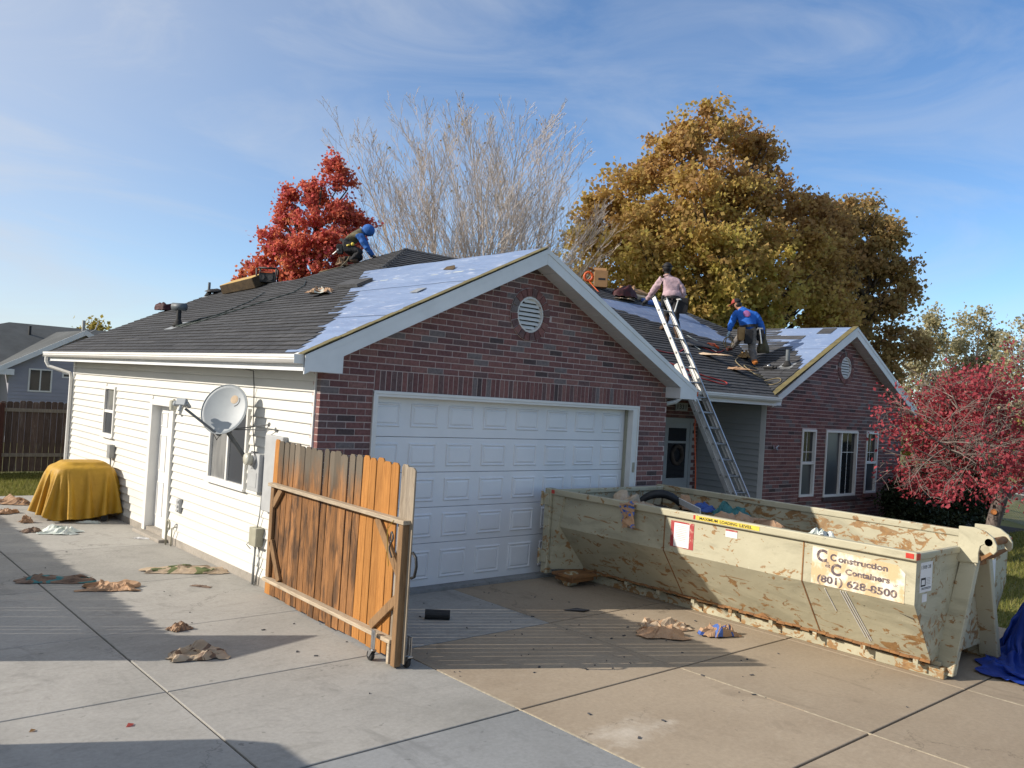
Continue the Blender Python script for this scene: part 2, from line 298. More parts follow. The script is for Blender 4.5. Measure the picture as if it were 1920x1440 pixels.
M['foam_dark'] = pm('dark_brown_foam', (.09, .06, .03), (.05, .035, .02), 9, .9, .5, 60)
M['maroon'] = pm('maroon_nylon', (.07, .012, .016), (.03, .008, .011), 7, .7, .3, 30)
M['orange'] = pm('orange_plastic', (.55, .10, .02), (.42, .07, .02), 12, .5)
M['red_hose'] = pm('red_air_hose', (.42, .04, .03), (.34, .04, .03), 8, .5)
M['tan_hose'] = pm('tan_air_hose', (.25, .20, .115), (.19, .15, .08), 8, .5)
M['green_hose'] = pm('dark_green_hose', (.022, .04, .034), (.03, .055, .045), 8, .5)
M['bark_pale'] = pm('pale_grey_bark', (.56, .49, .43), (.40, .34, .30), 6, .9, .5, 30, stretch=(2, 2, .5))
M['bark'] = pm('brown_bark', (.10, .075, .058), (.05, .038, .03), 7, .95, .7, 25, stretch=(2, 2, .5))
M['bark_grey'] = pm('grey_bark', (.16, .13, .115), (.075, .058, .05), 7, .95, .7, 25, stretch=(2, 2, .5))
M['twig'] = pm('pale_twig_bark', (.24, .20, .175), (.14, .115, .10), 9, .9)
M['cut_wood'] = pm('cut_wood', (.45, .17, .05), (.38, .14, .04), 20, .8)
def leaf_mat(name, stops, trans=.35):
    m, nt, b = nodes(name)
    at_ = nt.nodes.new('ShaderNodeAttribute'); at_.attribute_name = 'pv'; c = ramp(nt, stops, at_.outputs['Fac']).outputs['Color']
    nt.links.new(c, b.inputs['Base Color']); b.inputs['Roughness'].default_value = .6; b.inputs['Specular IOR Level'].default_value = .25
    t = nt.nodes.new('ShaderNodeBsdfTranslucent'); ms = nt.nodes.new('ShaderNodeMixShader'); ms.inputs[0].default_value = trans
    nt.links.new(c, t.inputs['Color']); out = nt.nodes['Material Output']
    nt.links.new(b.outputs[0], ms.inputs[1]); nt.links.new(t.outputs[0], ms.inputs[2]); nt.links.new(ms.outputs[0], out.inputs['Surface'])
    return m
M['leaf_oak'] = leaf_mat('autumn_brown_leaves', [(0, (.40, .235, .105)), (.25, (.48, .295, .115)), (.5, (.54, .385, .12)), (.7, (.56, .46, .12)), (.85, (.47, .43, .11)), (1, (.37, .36, .10))], .6)
M['leaf_oak_dark'] = leaf_mat('dull_brown_leaves', [(0, (.36, .22, .105)), (.4, (.42, .275, .115)), (.7, (.33, .25, .10)), (1, (.50, .36, .15))], .55)
M['leaf_maple'] = leaf_mat('red_maple_leaves', [(0, (.58, .13, .11)), (.3, (.64, .19, .10)), (.55, (.50, .085, .105)), (.75, (.64, .27, .10)), (1, (.44, .07, .10))], .6)
M['leaf_crab'] = leaf_mat('crimson_leaves', [(0, (.38, .055, .075)), (.35, (.48, .09, .105)), (.7, (.28, .035, .055)), (1, (.55, .16, .16))], .45)
M['leaf_pale'] = leaf_mat('pale_olive_leaves', [(0, (.38, .35, .22)), (.35, (.44, .39, .24)), (.6, (.30, .29, .17)), (.8, (.48, .39, .18)), (1, (.45, .44, .36))], .5)
M['leaf_yellow'] = leaf_mat('yellow_leaves', [(0, (.42, .30, .05)), (.5, (.32, .27, .07)), (1, (.48, .36, .06))], .4)
M['leaf_shrub'] = leaf_mat('dark_evergreen', [(0, (.018, .028, .014)), (.5, (.03, .042, .018)), (.85, (.045, .055, .022)), (1, (.10, .10, .04))], .15)
M['grass'] = leaf_mat('grass_blades', [(0, (.15, .17, .035)), (.5, (.21, .215, .05)), (1, (.32, .28, .10))], .45)
def cloth(name, c1, c2=None): return pm(name, c1, c2, 9, .85, .5, 22, space='World', bdist=.02)
M['c_blue'] = cloth('blue_cloth', (.018, .13, .52), (.014, .10, .42))
M['c_blue2'] = cloth('hood_blue_cloth', (.03, .13, .42), (.02, .085, .30))
M['c_olive'] = cloth('olive_vest', (.13, .115, .065), (.07, .062, .04))
M['c_black'] = cloth('black_work_trousers', (.014, .014, .017), (.022, .022, .025))
M['c_pink'] = cloth('dusty_pink_shirt', (.46, .33, .36), (.36, .25, .28))
M['c_jeans'] = cloth('paint_spattered_jeans', (.20, .18, .16), (.10, .095, .10))
M['c_boot'] = cloth('brown_work_boots', (.11, .065, .04), (.065, .04, .027))
M['c_orange'] = cloth('orange_work_boots', (.44, .15, .03), (.34, .11, .025))
M['c_maroon'] = cloth('maroon_boots', (.11, .03, .025), (.07, .02, .018))
M['c_tan'] = cloth('tan_leather', (.36, .23, .10), (.27, .165, .07))
M['skin'] = pm('skin', (.36, .19, .12), (.31, .155, .095), 12, .55)
M['hair'] = pm('black_hair', (.012, .010, .010), None, 30, .6, .5, 60)
M['glove_blue'] = cloth('pale_blue_glove', (.35, .48, .60), (.28, .40, .52))
M['glove_dark'] = cloth('charcoal_glove', (.05, .052, .055), (.03, .03, .033))
M['cap_red'] = cloth('red_cap_cloth', (.38, .06, .045), (.28, .045, .035))
M['logo'] = cloth('faded_pink_print', (.28, .11, .30), (.35, .10, .22))
M['van'] = pm('white_van_paint', (.70, .70, .70), (.66, .66, .66), 2, .3)

# ------------------------------------------------------------------ mesh helpers
class B:
    def __init__(s): s.v = []; s.f = []; s.m = []; s.pv = []
    def add(s, vs, fs, mi=0, pv=0.0):
        o = len(s.v); s.v += [tuple(x) for x in vs]; s.f += [tuple(i + o for i in f) for f in fs]; s.m += [mi] * len(fs); s.pv += [pv] * len(vs); return s
    def box(s, x0, x1, y0, y1, z0, z1, mi=0, pv=0.0):
        return s.add([(x0, y0, z0), (x1, y0, z0), (x1, y1, z0), (x0, y1, z0), (x0, y0, z1), (x1, y0, z1), (x1, y1, z1), (x0, y1, z1)],
                     [(0, 3, 2, 1), (4, 5, 6, 7), (0, 1, 5, 4), (1, 2, 6, 5), (2, 3, 7, 6), (3, 0, 4, 7)], mi, pv)
    def obox(s, c, ax, ay, az, mi=0, pv=0.0):
        c, ax, ay, az = Vector(c), Vector(ax), Vector(ay), Vector(az)
        vs = [c + ax * i + ay * j + az * k for k in (-1, 1) for i, j in ((-1, -1), (1, -1), (1, 1), (-1, 1))]
        return s.add(vs, [(0, 3, 2, 1), (4, 5, 6, 7), (0, 1, 5, 4), (1, 2, 6, 5), (2, 3, 7, 6), (3, 0, 4, 7)], mi, pv)
    def beam(s, a, b, wd, th, side=None, mi=0, pv=0.0):
        """rectangular bar from a to b; wd along side vector, th along the other"""
        a, b = Vector(a), Vector(b); d = (b - a); side = Vector(side or (0, 0, 1)); side = (side - d * (side.dot(d) / d.dot(d))).normalized()
        o = d.cross(side).normalized(); return s.obox((a + b) / 2, d / 2, side * wd / 2, o * th / 2, mi, pv)
    def prism(s, poly, ext, mi=0, pv=0.0):
        n = len(poly); ext = Vector(ext); vs = [Vector(p) for p in poly] + [Vector(p) + ext for p in poly]
        fs = [tuple(range(n - 1, -1, -1)), tuple(range(n, 2 * n))] + [(i, (i + 1) % n, n + (i + 1) % n, n + i) for i in range(n)]
        return s.add(vs, fs, mi, pv)
    def tube(s, pts, rad, n=8, mi=0, cap=True, pv=0.0):
        pts = [Vector(p) for p in pts]; m = len(pts)
        if isinstance(rad, (int, float)): rad = [rad] * m
        vs = []; prev = None
        for i, p in enumerate(pts):
            t = (pts[min(i + 1, m - 1)] - pts[max(i - 1, 0)])
            if t.length < 1e-9: t = Vector((0, 0, 1))
            t.normalize()
            a = prev - t * prev.dot(t) if prev is not None else t.orthogonal()
            if a.length < 1e-6: a = t.orthogonal()
            a.normalize(); prev = a; bb = t.cross(a)
            for k in range(n):
                th = 2 * math.pi * k / n; vs.append(p + (a * math.cos(th) + bb * math.sin(th)) * rad[i])
        fs = [(i * n + k, i * n + (k + 1) % n, (i + 1) * n + (k + 1) % n, (i + 1) * n + k) for i in range(m - 1) for k in range(n)]
        if cap: fs += [tuple(range(n - 1, -1, -1)), tuple(range((m - 1) * n, m * n))]
        return s.add(vs, fs, mi, pv)
    def lathe(s, prof, org=(0, 0, 0), axis=(0, 0, 1), n=16, mi=0):
        org = Vector(org); ax = Vector(axis).normalized(); a = ax.orthogonal().normalized(); b = ax.cross(a); m = len(prof); vs = []
        for r, h in prof:
            for k in range(n):
                th = 2 * math.pi * k / n; vs.append(org + ax * h + (a * math.cos(th) + b * math.sin(th)) * r)
        fs = [(i * n + k, i * n + (k + 1) % n, (i + 1) * n + (k + 1) % n, (i + 1) * n + k) for i in range(m - 1) for k in range(n)]
        if prof[0][0] > 1e-4: fs.append(tuple(range(n - 1, -1, -1)))
        if prof[-1][0] > 1e-4: fs.append(tuple(range((m - 1) * n, m * n)))
        return s.add(vs, fs, mi)
    def mesh(s, name, mats, smooth=False):
        me = bpy.data.meshes.new(name); me.from_pydata(s.v, [], s.f)
        for mm in (mats if isinstance(mats, (list, tuple)) else [mats]): me.materials.append(M[mm] if isinstance(mm, str) else mm)
        if any(s.m): me.polygons.foreach_set('material_index', s.m)
        if any(s.pv):
            at = me.attributes.new('pv', 'FLOAT', 'POINT'); at.data.foreach_set('value', s.pv)
        if smooth: me.polygons.foreach_set('use_smooth', [True] * len(s.f))
        me.update(); return me
    def obj(s, name, mats, parent=None, smooth=False, bevel=0, seg=1, autos=None):
        o = bpy.data.objects.new(name, s.mesh(name, mats, smooth)); COL.objects.link(o)
        if bevel:
            bm_ = o.modifiers.new('bevel', 'BEVEL'); bm_.width = bevel; bm_.segments = seg; bm_.limit_method = 'ANGLE'; bm_.angle_limit = R(35)
        if parent: attach(o, parent)
        return o
def attach(o, p):
    o.parent = p
    mw = Matrix.Identity(4); q = p
    if p.type == 'EMPTY' or p.get('_loc'): mw = p.matrix_basis.copy()
    o.matrix_parent_inverse = mw.inverted()
def thing(name, label, cat, loc=(0, 0, 0), group=None):
    o = bpy.data.objects.new(name, None); COL.objects.link(o); o.location = loc; o.empty_display_size = .1
    o['label'] = label; o['category'] = cat
    if group: o['group'] = group
    return o
def tag(o, label, cat, group=None):
    o['label'] = label; o['category'] = cat
    if group: o['group'] = group
    return o
def struct(o): o['kind'] = 'structure'; return o
def stuff(o): o['kind'] = 'stuff'; return o
def piece(name, me, loc, parent, scale=None, rot=None):
    o = bpy.data.objects.new(name, me); COL.objects.link(o); o.location = loc
    if scale: o.scale = scale
    if rot: o.rotation_euler = rot
    if parent: attach(o, parent)
    return o
def clip(poly, a, b, c):
    """keep the part of a 2-D polygon where a*x+b*y<=c"""
    out = []
    for i in range(len(poly)):
        p, q_ = poly[i], poly[(i + 1) % len(poly)]; dp, dq = a * p[0] + b * p[1] - c, a * q_[0] + b * q_[1] - c
        if dp <= 0: out.append(p)
        if (dp < 0 < dq) or (dq < 0 < dp):
            t = dp / (dp - dq); out.append((p[0] + (q_[0] - p[0]) * t, p[1] + (q_[1] - p[1]) * t))
    return out
def text_mesh(txt, size, mat, bold=.0):
    cu = bpy.data.curves.new('text', 'FONT'); cu.body = txt; cu.size = size; cu.offset = bold; cu.resolution_u = 3
    o = bpy.data.objects.new('text', cu); COL.objects.link(o); bpy.context.view_layer.update()
    me = bpy.data.meshes.new_from_object(o.evaluated_get(bpy.context.evaluated_depsgraph_get()))
    bpy.data.objects.remove(o); me.materials.clear(); me.materials.append(M[mat]); return me
def letters(name, txt, size, mat, org, xdir, ydir, parent, bold=0.0, width=None):
    me = text_mesh(txt, size, mat, bold); xs = [v.co.x for v in me.vertices]
    sx = (width / (max(xs) - min(xs))) if width else 1.0; x0 = min(xs)
    org, xd, yd = Vector(org), Vector(xdir).normalized(), Vector(ydir).normalized()
    for v in me.vertices: v.co = org + xd * ((v.co.x - x0) * sx) + yd * v.co.y
    o = bpy.data.objects.new(name, me); COL.objects.link(o)
    if parent: attach(o, parent)
    return o
# ------------------------------------------------------------------ ground and driveway
GZ = -.07
b = B(); N = 40
def gline(n, lo, hi): return [lo + (hi - lo) * i / n for i in range(n + 1)]
b.add([(-260, -260, -.105), (320, -260, -.105), (320, 320, -.105), (-260, 320, -.105)], [(0, 1, 2, 3)])
lawn = struct(b.obj('lawn', 'grass_soil'))
b = B().box(-11.2, 6.7, -14, 10.32, -.35, -.086); b.box(5.76, 10.0, .0, 2.4, -.35, -.0865)
drive = struct(b.obj('driveway', 'joint'))
def slab(x0, x1, y0, y1, mat, gx=.006, gy=.006, z=GZ):
    c = .006; d = .004
    x0 += gx; x1 -= gx; y0 += gy; y1 -= gy
    bb = B(); z0 = z - .05
    ring = lambda e, zz: [(x0 + e, y0 + e, zz), (x1 - e, y0 + e, zz), (x1 - e, y1 - e, zz), (x0 + e, y1 - e, zz)]
    bb.add(ring(0, z0) + ring(0, z - d) + ring(c, z), [(0, 1, 5, 4), (1, 2, 6, 5), (2, 3, 7, 6), (3, 0, 4, 7), (4, 5, 9, 8), (5, 6, 10, 9), (6, 7, 11, 10), (7, 4, 8, 11), (8, 9, 10, 11)])
    return bb.obj('concrete_slab', mat, drive)
YL = [-14, -11.5, -9.5, -7.55, -5.70, -3.74, -1.88, -.07, 2.02, 4.38, 6.5, 8.4, 10.3]
XLn = [-11.2, -7.6, -5.25, -2.97, -.717]
for i in range(len(XLn) - 1):
    for j in range(len(YL) - 1):
        wide = .004 if YL[j + 1] not in (-1.88, -3.74, -5.70) else .011
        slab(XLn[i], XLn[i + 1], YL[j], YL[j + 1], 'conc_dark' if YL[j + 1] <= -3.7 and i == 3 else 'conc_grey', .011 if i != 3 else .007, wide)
XR_ = [-.717, 1.43, 3.45, 5.55, 6.68]; YR = [-14, -11.5, -9.5, -7.55, -5.70, -3.74, -1.88, -.02]
for i in range(4):
    for j in range(len(YR) - 1):
        slab(XR_[i], XR_[i + 1], YR[j], YR[j + 1], 'conc_grey' if (i == 0 and j == 6) else 'conc_tan', .005, .011)
b = B()
for (x, y0, y1) in ((-.717, -8.5, -2.6), (1.43, -8.5, -3.78), (3.45, -8.5, -5.74)):
    y = y0
    while y < y1:
        l = random.uniform(.15, .5); wd = random.uniform(.004, .011)
        if random.random() < .85: b.box(x - wd, x + wd, y, min(y + l, y1), GZ - .03, GZ - random.uniform(.0, .0015) + .002)
        y += l
stuff(b.obj('joint_sand', 'sand', drive))
b = B(); b.box(-.02, 4.95, -.03, .2, -.2, -.033); b.obj('door_sill', 'conc_dark', drive)
b = B(); b.box(5.76, 10.0, .1, 2.42, -.3, .08); b.box(6.9, 9.8, -.28, .1, -.3, .0); struct(b.obj('porch_slab', 'conc_grey', None, bevel=.01))

# ------------------------------------------------------------------ house
XL, XR, XC, ME, EV, XE, XE2 = -.714, 5.754, 2.52, .49, 2.86, -1.10, 6.14
OVF = -.31; YB = 10.4; YBE = 10.8; YFE = .40; YRG = 5.6
WX0, WX1, WXC, WE, WE2, WY, WF = 10.03, 16.37, 13.2, 9.8, 16.6, .75, .49
MW = .5176; WEV = 2.87
zl = lambda x: EV + ME * (x - XE)                       # left plane
zg = lambda x: EV + ME * (XE2 - x)                      # garage right plane
zf = lambda y: EV + ME * (y - YFE)                      # main front plane
zb = lambda y: EV + ME * (YBE - y)
zw = lambda x: WEV + MW * (x - WE); zr = lambda x: WEV + MW * (WE2 - x)
house = thing('house', 'single storey brick and cream siding house with half stripped dark shingle roof', 'house', (XL, 0, GZ))
def wall(name, bb, mat, **k): return bb.obj(name, mat, house, **k)
# --- garage front wall
MO = .0045                                               # mortar recess
b = B()
zt = lambda x: min(zl(x), zg(x)) - .14
b.box(XL + .006, .02, MO, .2, -.2, 2.50); b.box(5.03, XR - .004, MO, .2, -.2, 2.50)
VC = (2.53, 3.715); VR = .26
def gable_halves(bb, xl, xr, xa, z0, zfun, y, th, vc):
    # gable wall in two halves round the vent opening
    arc = [(vc[0] + VR * math.cos(a), vc[1] + VR * math.sin(a)) for a in [math.pi / 2 + math.pi * k / 14 for k in range(15)]]
    lft = [(xl, z0), (vc[0], z0)] + arc[::-1] + [(vc[0], zfun(vc[0]))] + ([(xa, zfun(xa))] if xa < vc[0] else []) + [(xl, zfun(xl))]
    arc = [(vc[0] + VR * math.cos(a), vc[1] + VR * math.sin(a)) for a in [-math.pi / 2 + math.pi * k / 14 for k in range(15)]]
    rgt = [(vc[0], z0), (xr, z0), (xr, zfun(xr))] + ([(xa, zfun(xa))] if xa > vc[0] else []) + [(vc[0], zfun(vc[0]))] + arc[::-1]
    for p in (lft, rgt): bb.prism([(x, y, z) for x, z in p], (0, th, 0))
gable_halves(b, XL + .006, XR - .004, XC, 2.50, zt, MO, .19, VC)
gfw = wall('garage_front_wall', b, 'mortar')
BLn, BH, CP, CH, BD = .242, .0695, .254, .0813, .09
bricks = []                                             # (poly in x,z)
zs0 = 2.765
def lay(z, x0, x1, shift, cuts):
    x = x0 - (shift % CP)
    while x < x1 - .02:
        a, c = max(x, x0), min(x + BLn, x1)
        if c - a > .03:
            p = [(a, z), (c, z), (c, z + BH), (a, z + BH)]
            for cu in cuts: p = clip(p, *cu) if len(p) > 2 else p
            if len(p) > 2: bricks.append(p)
        x += CP
nc = int((zs0 + .085) / CH) + 1
for k in range(-40, 40):
    z = zs0 + k * CH
    sh = (k % 2) * CP / 2 + random.uniform(-.006, .006)
    if z < -.09 or z > 4.55: continue
    if k < 0:
        lay(z, XL, .005 if z < 2.49 else .012, sh, []); lay(z, 5.045, XR, sh + .08, [])
    else:
        lay(z, XL, XR, sh, [(-ME, 1, zl(0) - .15), (ME, 1, zg(0) - .15)])
def inring(p):
    cx = sum(q[0] for q in p) / len(p); cz = sum(q[1] for q in p) / len(p); return math.hypot((cx - VC[0]) * 1.0, cz - VC[1]) < VR + .06
bricks = [p for p in bricks if not inring(p)]
bm_std = [B().add([(-BLn / 2, 0, -BH / 2), (BLn / 2, 0, -BH / 2), (BLn / 2, BD, -BH / 2), (-BLn / 2, BD, -BH / 2), (-BLn / 2, 0, BH / 2), (BLn / 2, 0, BH / 2), (BLn / 2, BD, BH / 2), (-BLn / 2, BD, BH / 2)],
                  [(0, 3, 2, 1), (4, 5, 6, 7), (0, 1, 5, 4), (1, 2, 6, 5), (2, 3, 7, 6), (3, 0, 4, 7)]).mesh('brick', 'brick')][0]
def area(p): return abs(sum(p[i][0] * p[(i + 1) % len(p)][1] - p[(i + 1) % len(p)][0] * p[i][1] for i in range(len(p)))) / 2
bricks.sort(key=lambda p: (Vector((sum(q[0] for q in p) / len(p), 0, sum(q[1] for q in p) / len(p))) - CAM).length / math.sqrt(max(area(p), 1e-4)))
def brick_pose(p):
    xs = [q[0] for q in p]; zs = [q[1] for q in p]; return (min(xs) + max(xs)) / 2, (min(zs) + max(zs)) / 2, max(xs) - min(xs), max(zs) - min(zs)
rest = B(); nb = 0
for p in bricks:
    yj = random.uniform(-.0025, .002)
    if len(p) == 4 and area(p) > .012 and nb < 300:
        cx, cz, wx, wz = brick_pose(p); nb += 1
        piece('brick', bm_std, (cx, yj, cz), gfw, (wx / BLn, 1, wz / BH), (0, random.uniform(-.006, .006), 0))
    else: rest.prism([(q[0], yj, q[1]) for q in p], (0, BD, 0), pv=random.random())
stuff(rest.obj('cut_bricks', 'brick', gfw))
bm_sol = B().add([(x, y, z) for z in (-.122, .122) for x, y in ((-.0335, 0), (.0335, 0), (.0335, BD), (-.0335, BD))], [(0, 3, 2, 1), (4, 5, 6, 7), (0, 1, 5, 4), (1, 2, 6, 5), (2, 3, 7, 6), (3, 0, 4, 7)]).mesh('soldier_brick', 'brick')
x = .06
while x < 5.03:
    piece('soldier_brick', bm_sol, (x, random.uniform(-.003, .001), 2.632), gfw, None, (0, random.uniform(-.006, .006), 0)); x += .0813
def round_vent(cx, cz, y, parent, nring=20, r=VR):
    for k in range(nring):
        a0 = 2 * math.pi * (k + .06) / nring; a1 = 2 * math.pi * (k + .94) / nring; ri, ro = r, r + .115
        B().prism([(cx + rr * math.cos(a), y - .022 + random.uniform(-.004, .004), cz + rr * math.sin(a)) for rr, a in ((ri, a0), (ro, a0), (ro, a1), (ri, a1))], (0, .1, 0), pv=random.random() * .5 + .25).obj('ring_brick', 'brick', parent)
    vb = B(); n = 40
    vb.add([(cx + rr * math.cos(2 * math.pi * k / n), yy, cz + rr * math.sin(2 * math.pi * k / n)) for rr, yy in ((r - .002, y - .004), (r - .03, y - .012), (r - .042, y + .03), (r - .042, y + .05)) for k in range(n)],
           [(i * n + k, (i + 1) * n + k, (i + 1) * n + (k + 1) % n, i * n + (k + 1) % n) for i in range(3) for k in range(n)])
    v = vb.obj('round_vent', 'white', house, smooth=False)
    B().lathe([(r, 0), (r, .004)], (cx, y + .045, cz), (0, 1, 0), 32).obj('vent_backing', 'gap', v)
    mb = B(); mb.add([(cx + rr * math.cos(2 * math.pi * k / 40), y - .006, cz + rr * math.sin(2 * math.pi * k / 40)) for rr in (r, r + .12) for k in range(40)], [(k, (k + 1) % 40, 40 + (k + 1) % 40, 40 + k) for k in range(40)]); mb.obj('ring_mortar', 'mortar', v)
    for k in range(7):
        z = cz - .185 + k * .062; hw = math.sqrt(max((r - .04) ** 2 - (z - cz) ** 2, 0.0))
        if hw > .03: B().prism([(cx - hw, y + .002, z - .022), (cx - hw, y + .006, z - .024), (cx - hw, y + .042, z + .022), (cx - hw, y + .038, z + .026)], (2 * hw, 0, 0)).obj('louvre_slat', 'white', v)
round_vent(VC[0], VC[1], 0, gfw)
# --- garage door
b = B(); b.box(-.05, 4.93, .20, .21, -.05, 2.46)
gd = wall('garage_door', b, 'gap')
SEAM = [-.035, .53, 1.005, 1.47, 1.93, 2.45]
for r_ in range(5):
    z0, z1 = SEAM[r_], SEAM[r_ + 1]
    B().box(-.05, 4.93, .155, .2, z0 + .003, z1 - .003).obj('door_section', 'door_white', gd, bevel=.004)
    for c in range(8):
        xc = (c + .5) * .61; zc = (z0 + z1) / 2 + (.02 if r_ == 4 else 0); hx = .225; hz = .155 if r_ == 4 else (z1 - z0) * .335
        pb = B()
        def rr(h, v_, y): return [(xc - h, y, zc - v_), (xc + h, y, zc - v_), (xc + h, y, zc + v_), (xc - h, y, zc + v_)]
        pb.add(rr(hx, hz, .1547) + rr(hx - .013, hz - .013, .140) + rr(hx - .024, hz - .024, .140) + rr(hx - .038, hz - .038, .1535) + rr(hx - .062, hz - .062, .140),
               [(4 * i + k, 4 * i + (k + 1) % 4, 4 * i + 4 + (k + 1) % 4, 4 * i + 4 + k) for i in range(4) for k in range(4)] + [(16, 17, 18, 19)])
        pb.obj('raised_panel', 'door_white', gd)
b = B(); b.box(.018, .085, -.012, .16, -.06, 2.497); b.box(4.9, 5.038, -.012, .16, -.06, 2.497); b.box(.018, 5.038, -.0125, .16, 2.435, 2.4975)
b.box(.012, .04, -.022, -.012, -.06, 2.505); b.box(5.012, 5.044, -.022, -.012, -.06, 2.505); b.box(.012, 5.044, -.0225, -.0125, 2.47, 2.506)
casing = wall('garage_door_casing', b, 'white', bevel=.003)
B().box(4.88, 4.9, .10, .15, -.05, 2.44).obj('weather_strip', 'box_tan', casing)
B().box(4.945, 4.985, -.03, -.012, 1.44, 1.60).obj('keypad', 'box_tan', casing, bevel=.004)
# --- left wall, siding boards with openings
b = B(); b.box(XL + .02, XL + .14, .09, 4.62, -.3, 2.72); b.box(XL + .02, XL + .14, 5.50, YB, -.3, 2.72); b.box(XL + .02, XL + .14, 4.62, 5.50, 2.04, 2.72); b.box(XL + .02, XR, YB - .12, YB, -.3, 2.72); b.box(XR - .12, XR, .2, YB, -.3, 2.75)
b.prism([(XL + .02, YB - .1, 2.72), (XR, YB - .1, 2.72), (XC, YB - .1, zl(XC) - .1)], (0, .1, 0))
b.box(5.76, 10.03, 2.47, 2.6, -.3, 2.72); b.box(WX0 + .02, WX0 + .15, WY + .1, 2.5, -.3, 2.72); b.box(XR, 16.4, YB - .12, YB, -.3, 2.72); b.box(16.3, 16.42, WY + .1, YB, -.3, 2.75)
lw = wall('left_wall', b, 'siding')
B().box(XL - .012, XL + .1, .0, YB + .01, -.3, .035).obj('foundation', 'found', house)
OPEN = [(7.50, 8.17, 1.31, 2.27), (4.50, 5.62, -.1, 2.14), (1.80, 3.12, 1.05, 2.18)]
def siding(x, y0, y1, z0, z1, parent, mat, sgn=-1, opens=(), ex=.127, name='siding_board'):
    z = z0; k = 0
    while z < z1 - .01:
        zt_ = min(z + ex, z1); segs = [(y0, y1)]
        for (a, c, d, e) in opens:
            if d < zt_ - .012 and e > z + .012:
                segs = [s_ for (p, q_) in segs for s_ in ((p, min(q_, a)), (max(p, c), q_)) if s_[1] - s_[0] > .01]
        for (p, q_) in segs:
            o1 = .030 + random.uniform(-.001, .001)
            bb = B(); bb.prism([(x, p, z), (x + sgn * o1, p, z), (x + sgn * (o1 + .001), p, z + .012), (x + sgn * .003, p, zt_ + .004), (x, p, zt_ + .004)], (0, q_ - p, 0)); bb.obj(name, mat, parent)
        z += ex; k += 1
siding(XL + .02, .11, YB - .09, .03, 2.70, lw, 'siding', -1, OPEN)
b = B(); b.box(XL - .02, XL + .03, .092, .115, .03, 2.7); b.obj('corner_trim', 'white', lw, bevel=.003)
b = B(); b.box(XL - .022, XL + .03, YB - .09, YB + .012, .03, 2.7); b.obj('corner_trim', 'white', lw, bevel=.003)
def window(name, x, y0, y1, z0, z1, parent, panes, mat='white', th=.04, split=None, fr=.05):
    """window in a wall facing -x"""
    bb = B(); f = fr
    bb.box(x - .03, x + .05, y0, y0 + f, z0, z1); bb.box(x - .03, x + .05, y1 - f, y1, z0, z1); bb.box(x - .0302, x + .05, y0 + f, y1 - f, z0, z0 + f); bb.box(x - .0302, x + .05, y0 + f, y1 - f, z1 - f, z1)
    if split == 'v': bb.box(x - .02, x + .05, (y0 + y1) / 2 - .025, (y0 + y1) / 2 + .025, z0 + f, z1 - f)
    if split == 'h': bb.box(x - .02, x + .05, y0 + f, y1 - f, (z0 + z1) / 2 - .025, (z0 + z1) / 2 + .025)
    wo = bb.obj(name, mat, parent, bevel=.003)
    ya, yb_, za, zb_ = y0 + f, y1 - f, z0 + f, z1 - f; ym, zm = (y0 + y1) / 2, (z0 + z1) / 2
    rects = {'v': [(ya, ym - .025, za, zb_), (ym + .025, yb_, za, zb_)], 'h': [(ya, yb_, za, zm - .025), (ya, yb_, zm + .025, zb_)], None: [(ya, yb_, za, zb_)]}[split]
    for r_, g in zip(rects, panes):
        B().box(x + .012, x + .02, r_[0], r_[1], r_[2], r_[3]).obj('pane', g, wo)
    B().box(x - .055, x + .0, y0 - .03, y1 + .03, z0 - .03, z0).obj('sill', mat, wo, bevel=.004)
    return wo
window('window', XL + .0, 7.53, 8.15, 1.33, 2.25, lw, ['screen', 'glass_curtain'], split='h')
window('window', XL + .0, 1.84, 3.09, 1.08, 2.15, lw, ['screen', 'glass_curtain'], split='v')
b = B(); b.box(XL - .042, XL + .13, 5.48, 5.60, -.03, 2.12); b.box(XL - .042, XL + .13, 4.52, 4.64, -.03, 2.12); b.box(XL - .0422, XL + .13, 4.64, 5.48, 2.03, 2.12)
sdo = b.obj('side_door', 'white', lw, bevel=.004)
B().box(XL + .105, XL + .14, 4.62, 5.50, -.02, 2.04).obj('door_leaf', 'white', sdo)
for (ya, yb_) in ((4.72, 5.0), (5.12, 5.40)):
    for (za, zb_) in ((.22, .78), (.95, 1.55), (1.68, 1.92)):
        fr = B(); t = .022
        for (p, q_, c, d) in ((ya, yb_, za, za + t), (ya, yb_, zb_ - t, zb_), (ya, ya + t, za + t, zb_ - t), (yb_ - t, yb_, za + t, zb_ - t)): fr.box(XL + .094, XL + .1045, p, q_, c, d)
        fr.obj('door_panel', 'white', sdo, bevel=.003)
B().lathe([(.0, 0), (.022, 0), (.012, .02), (.012, .035), (.03, .045), (.028, .07), (0, .08)], (XL + .105, 4.71, .98), (-1, 0, 0), 12).obj('door_knob', 'chrome', sdo, smooth=True)
B().box(XL - .16, XL + .03, 4.44, 5.68, -.2, -.025).obj('door_step', 'found', house, bevel=.008)
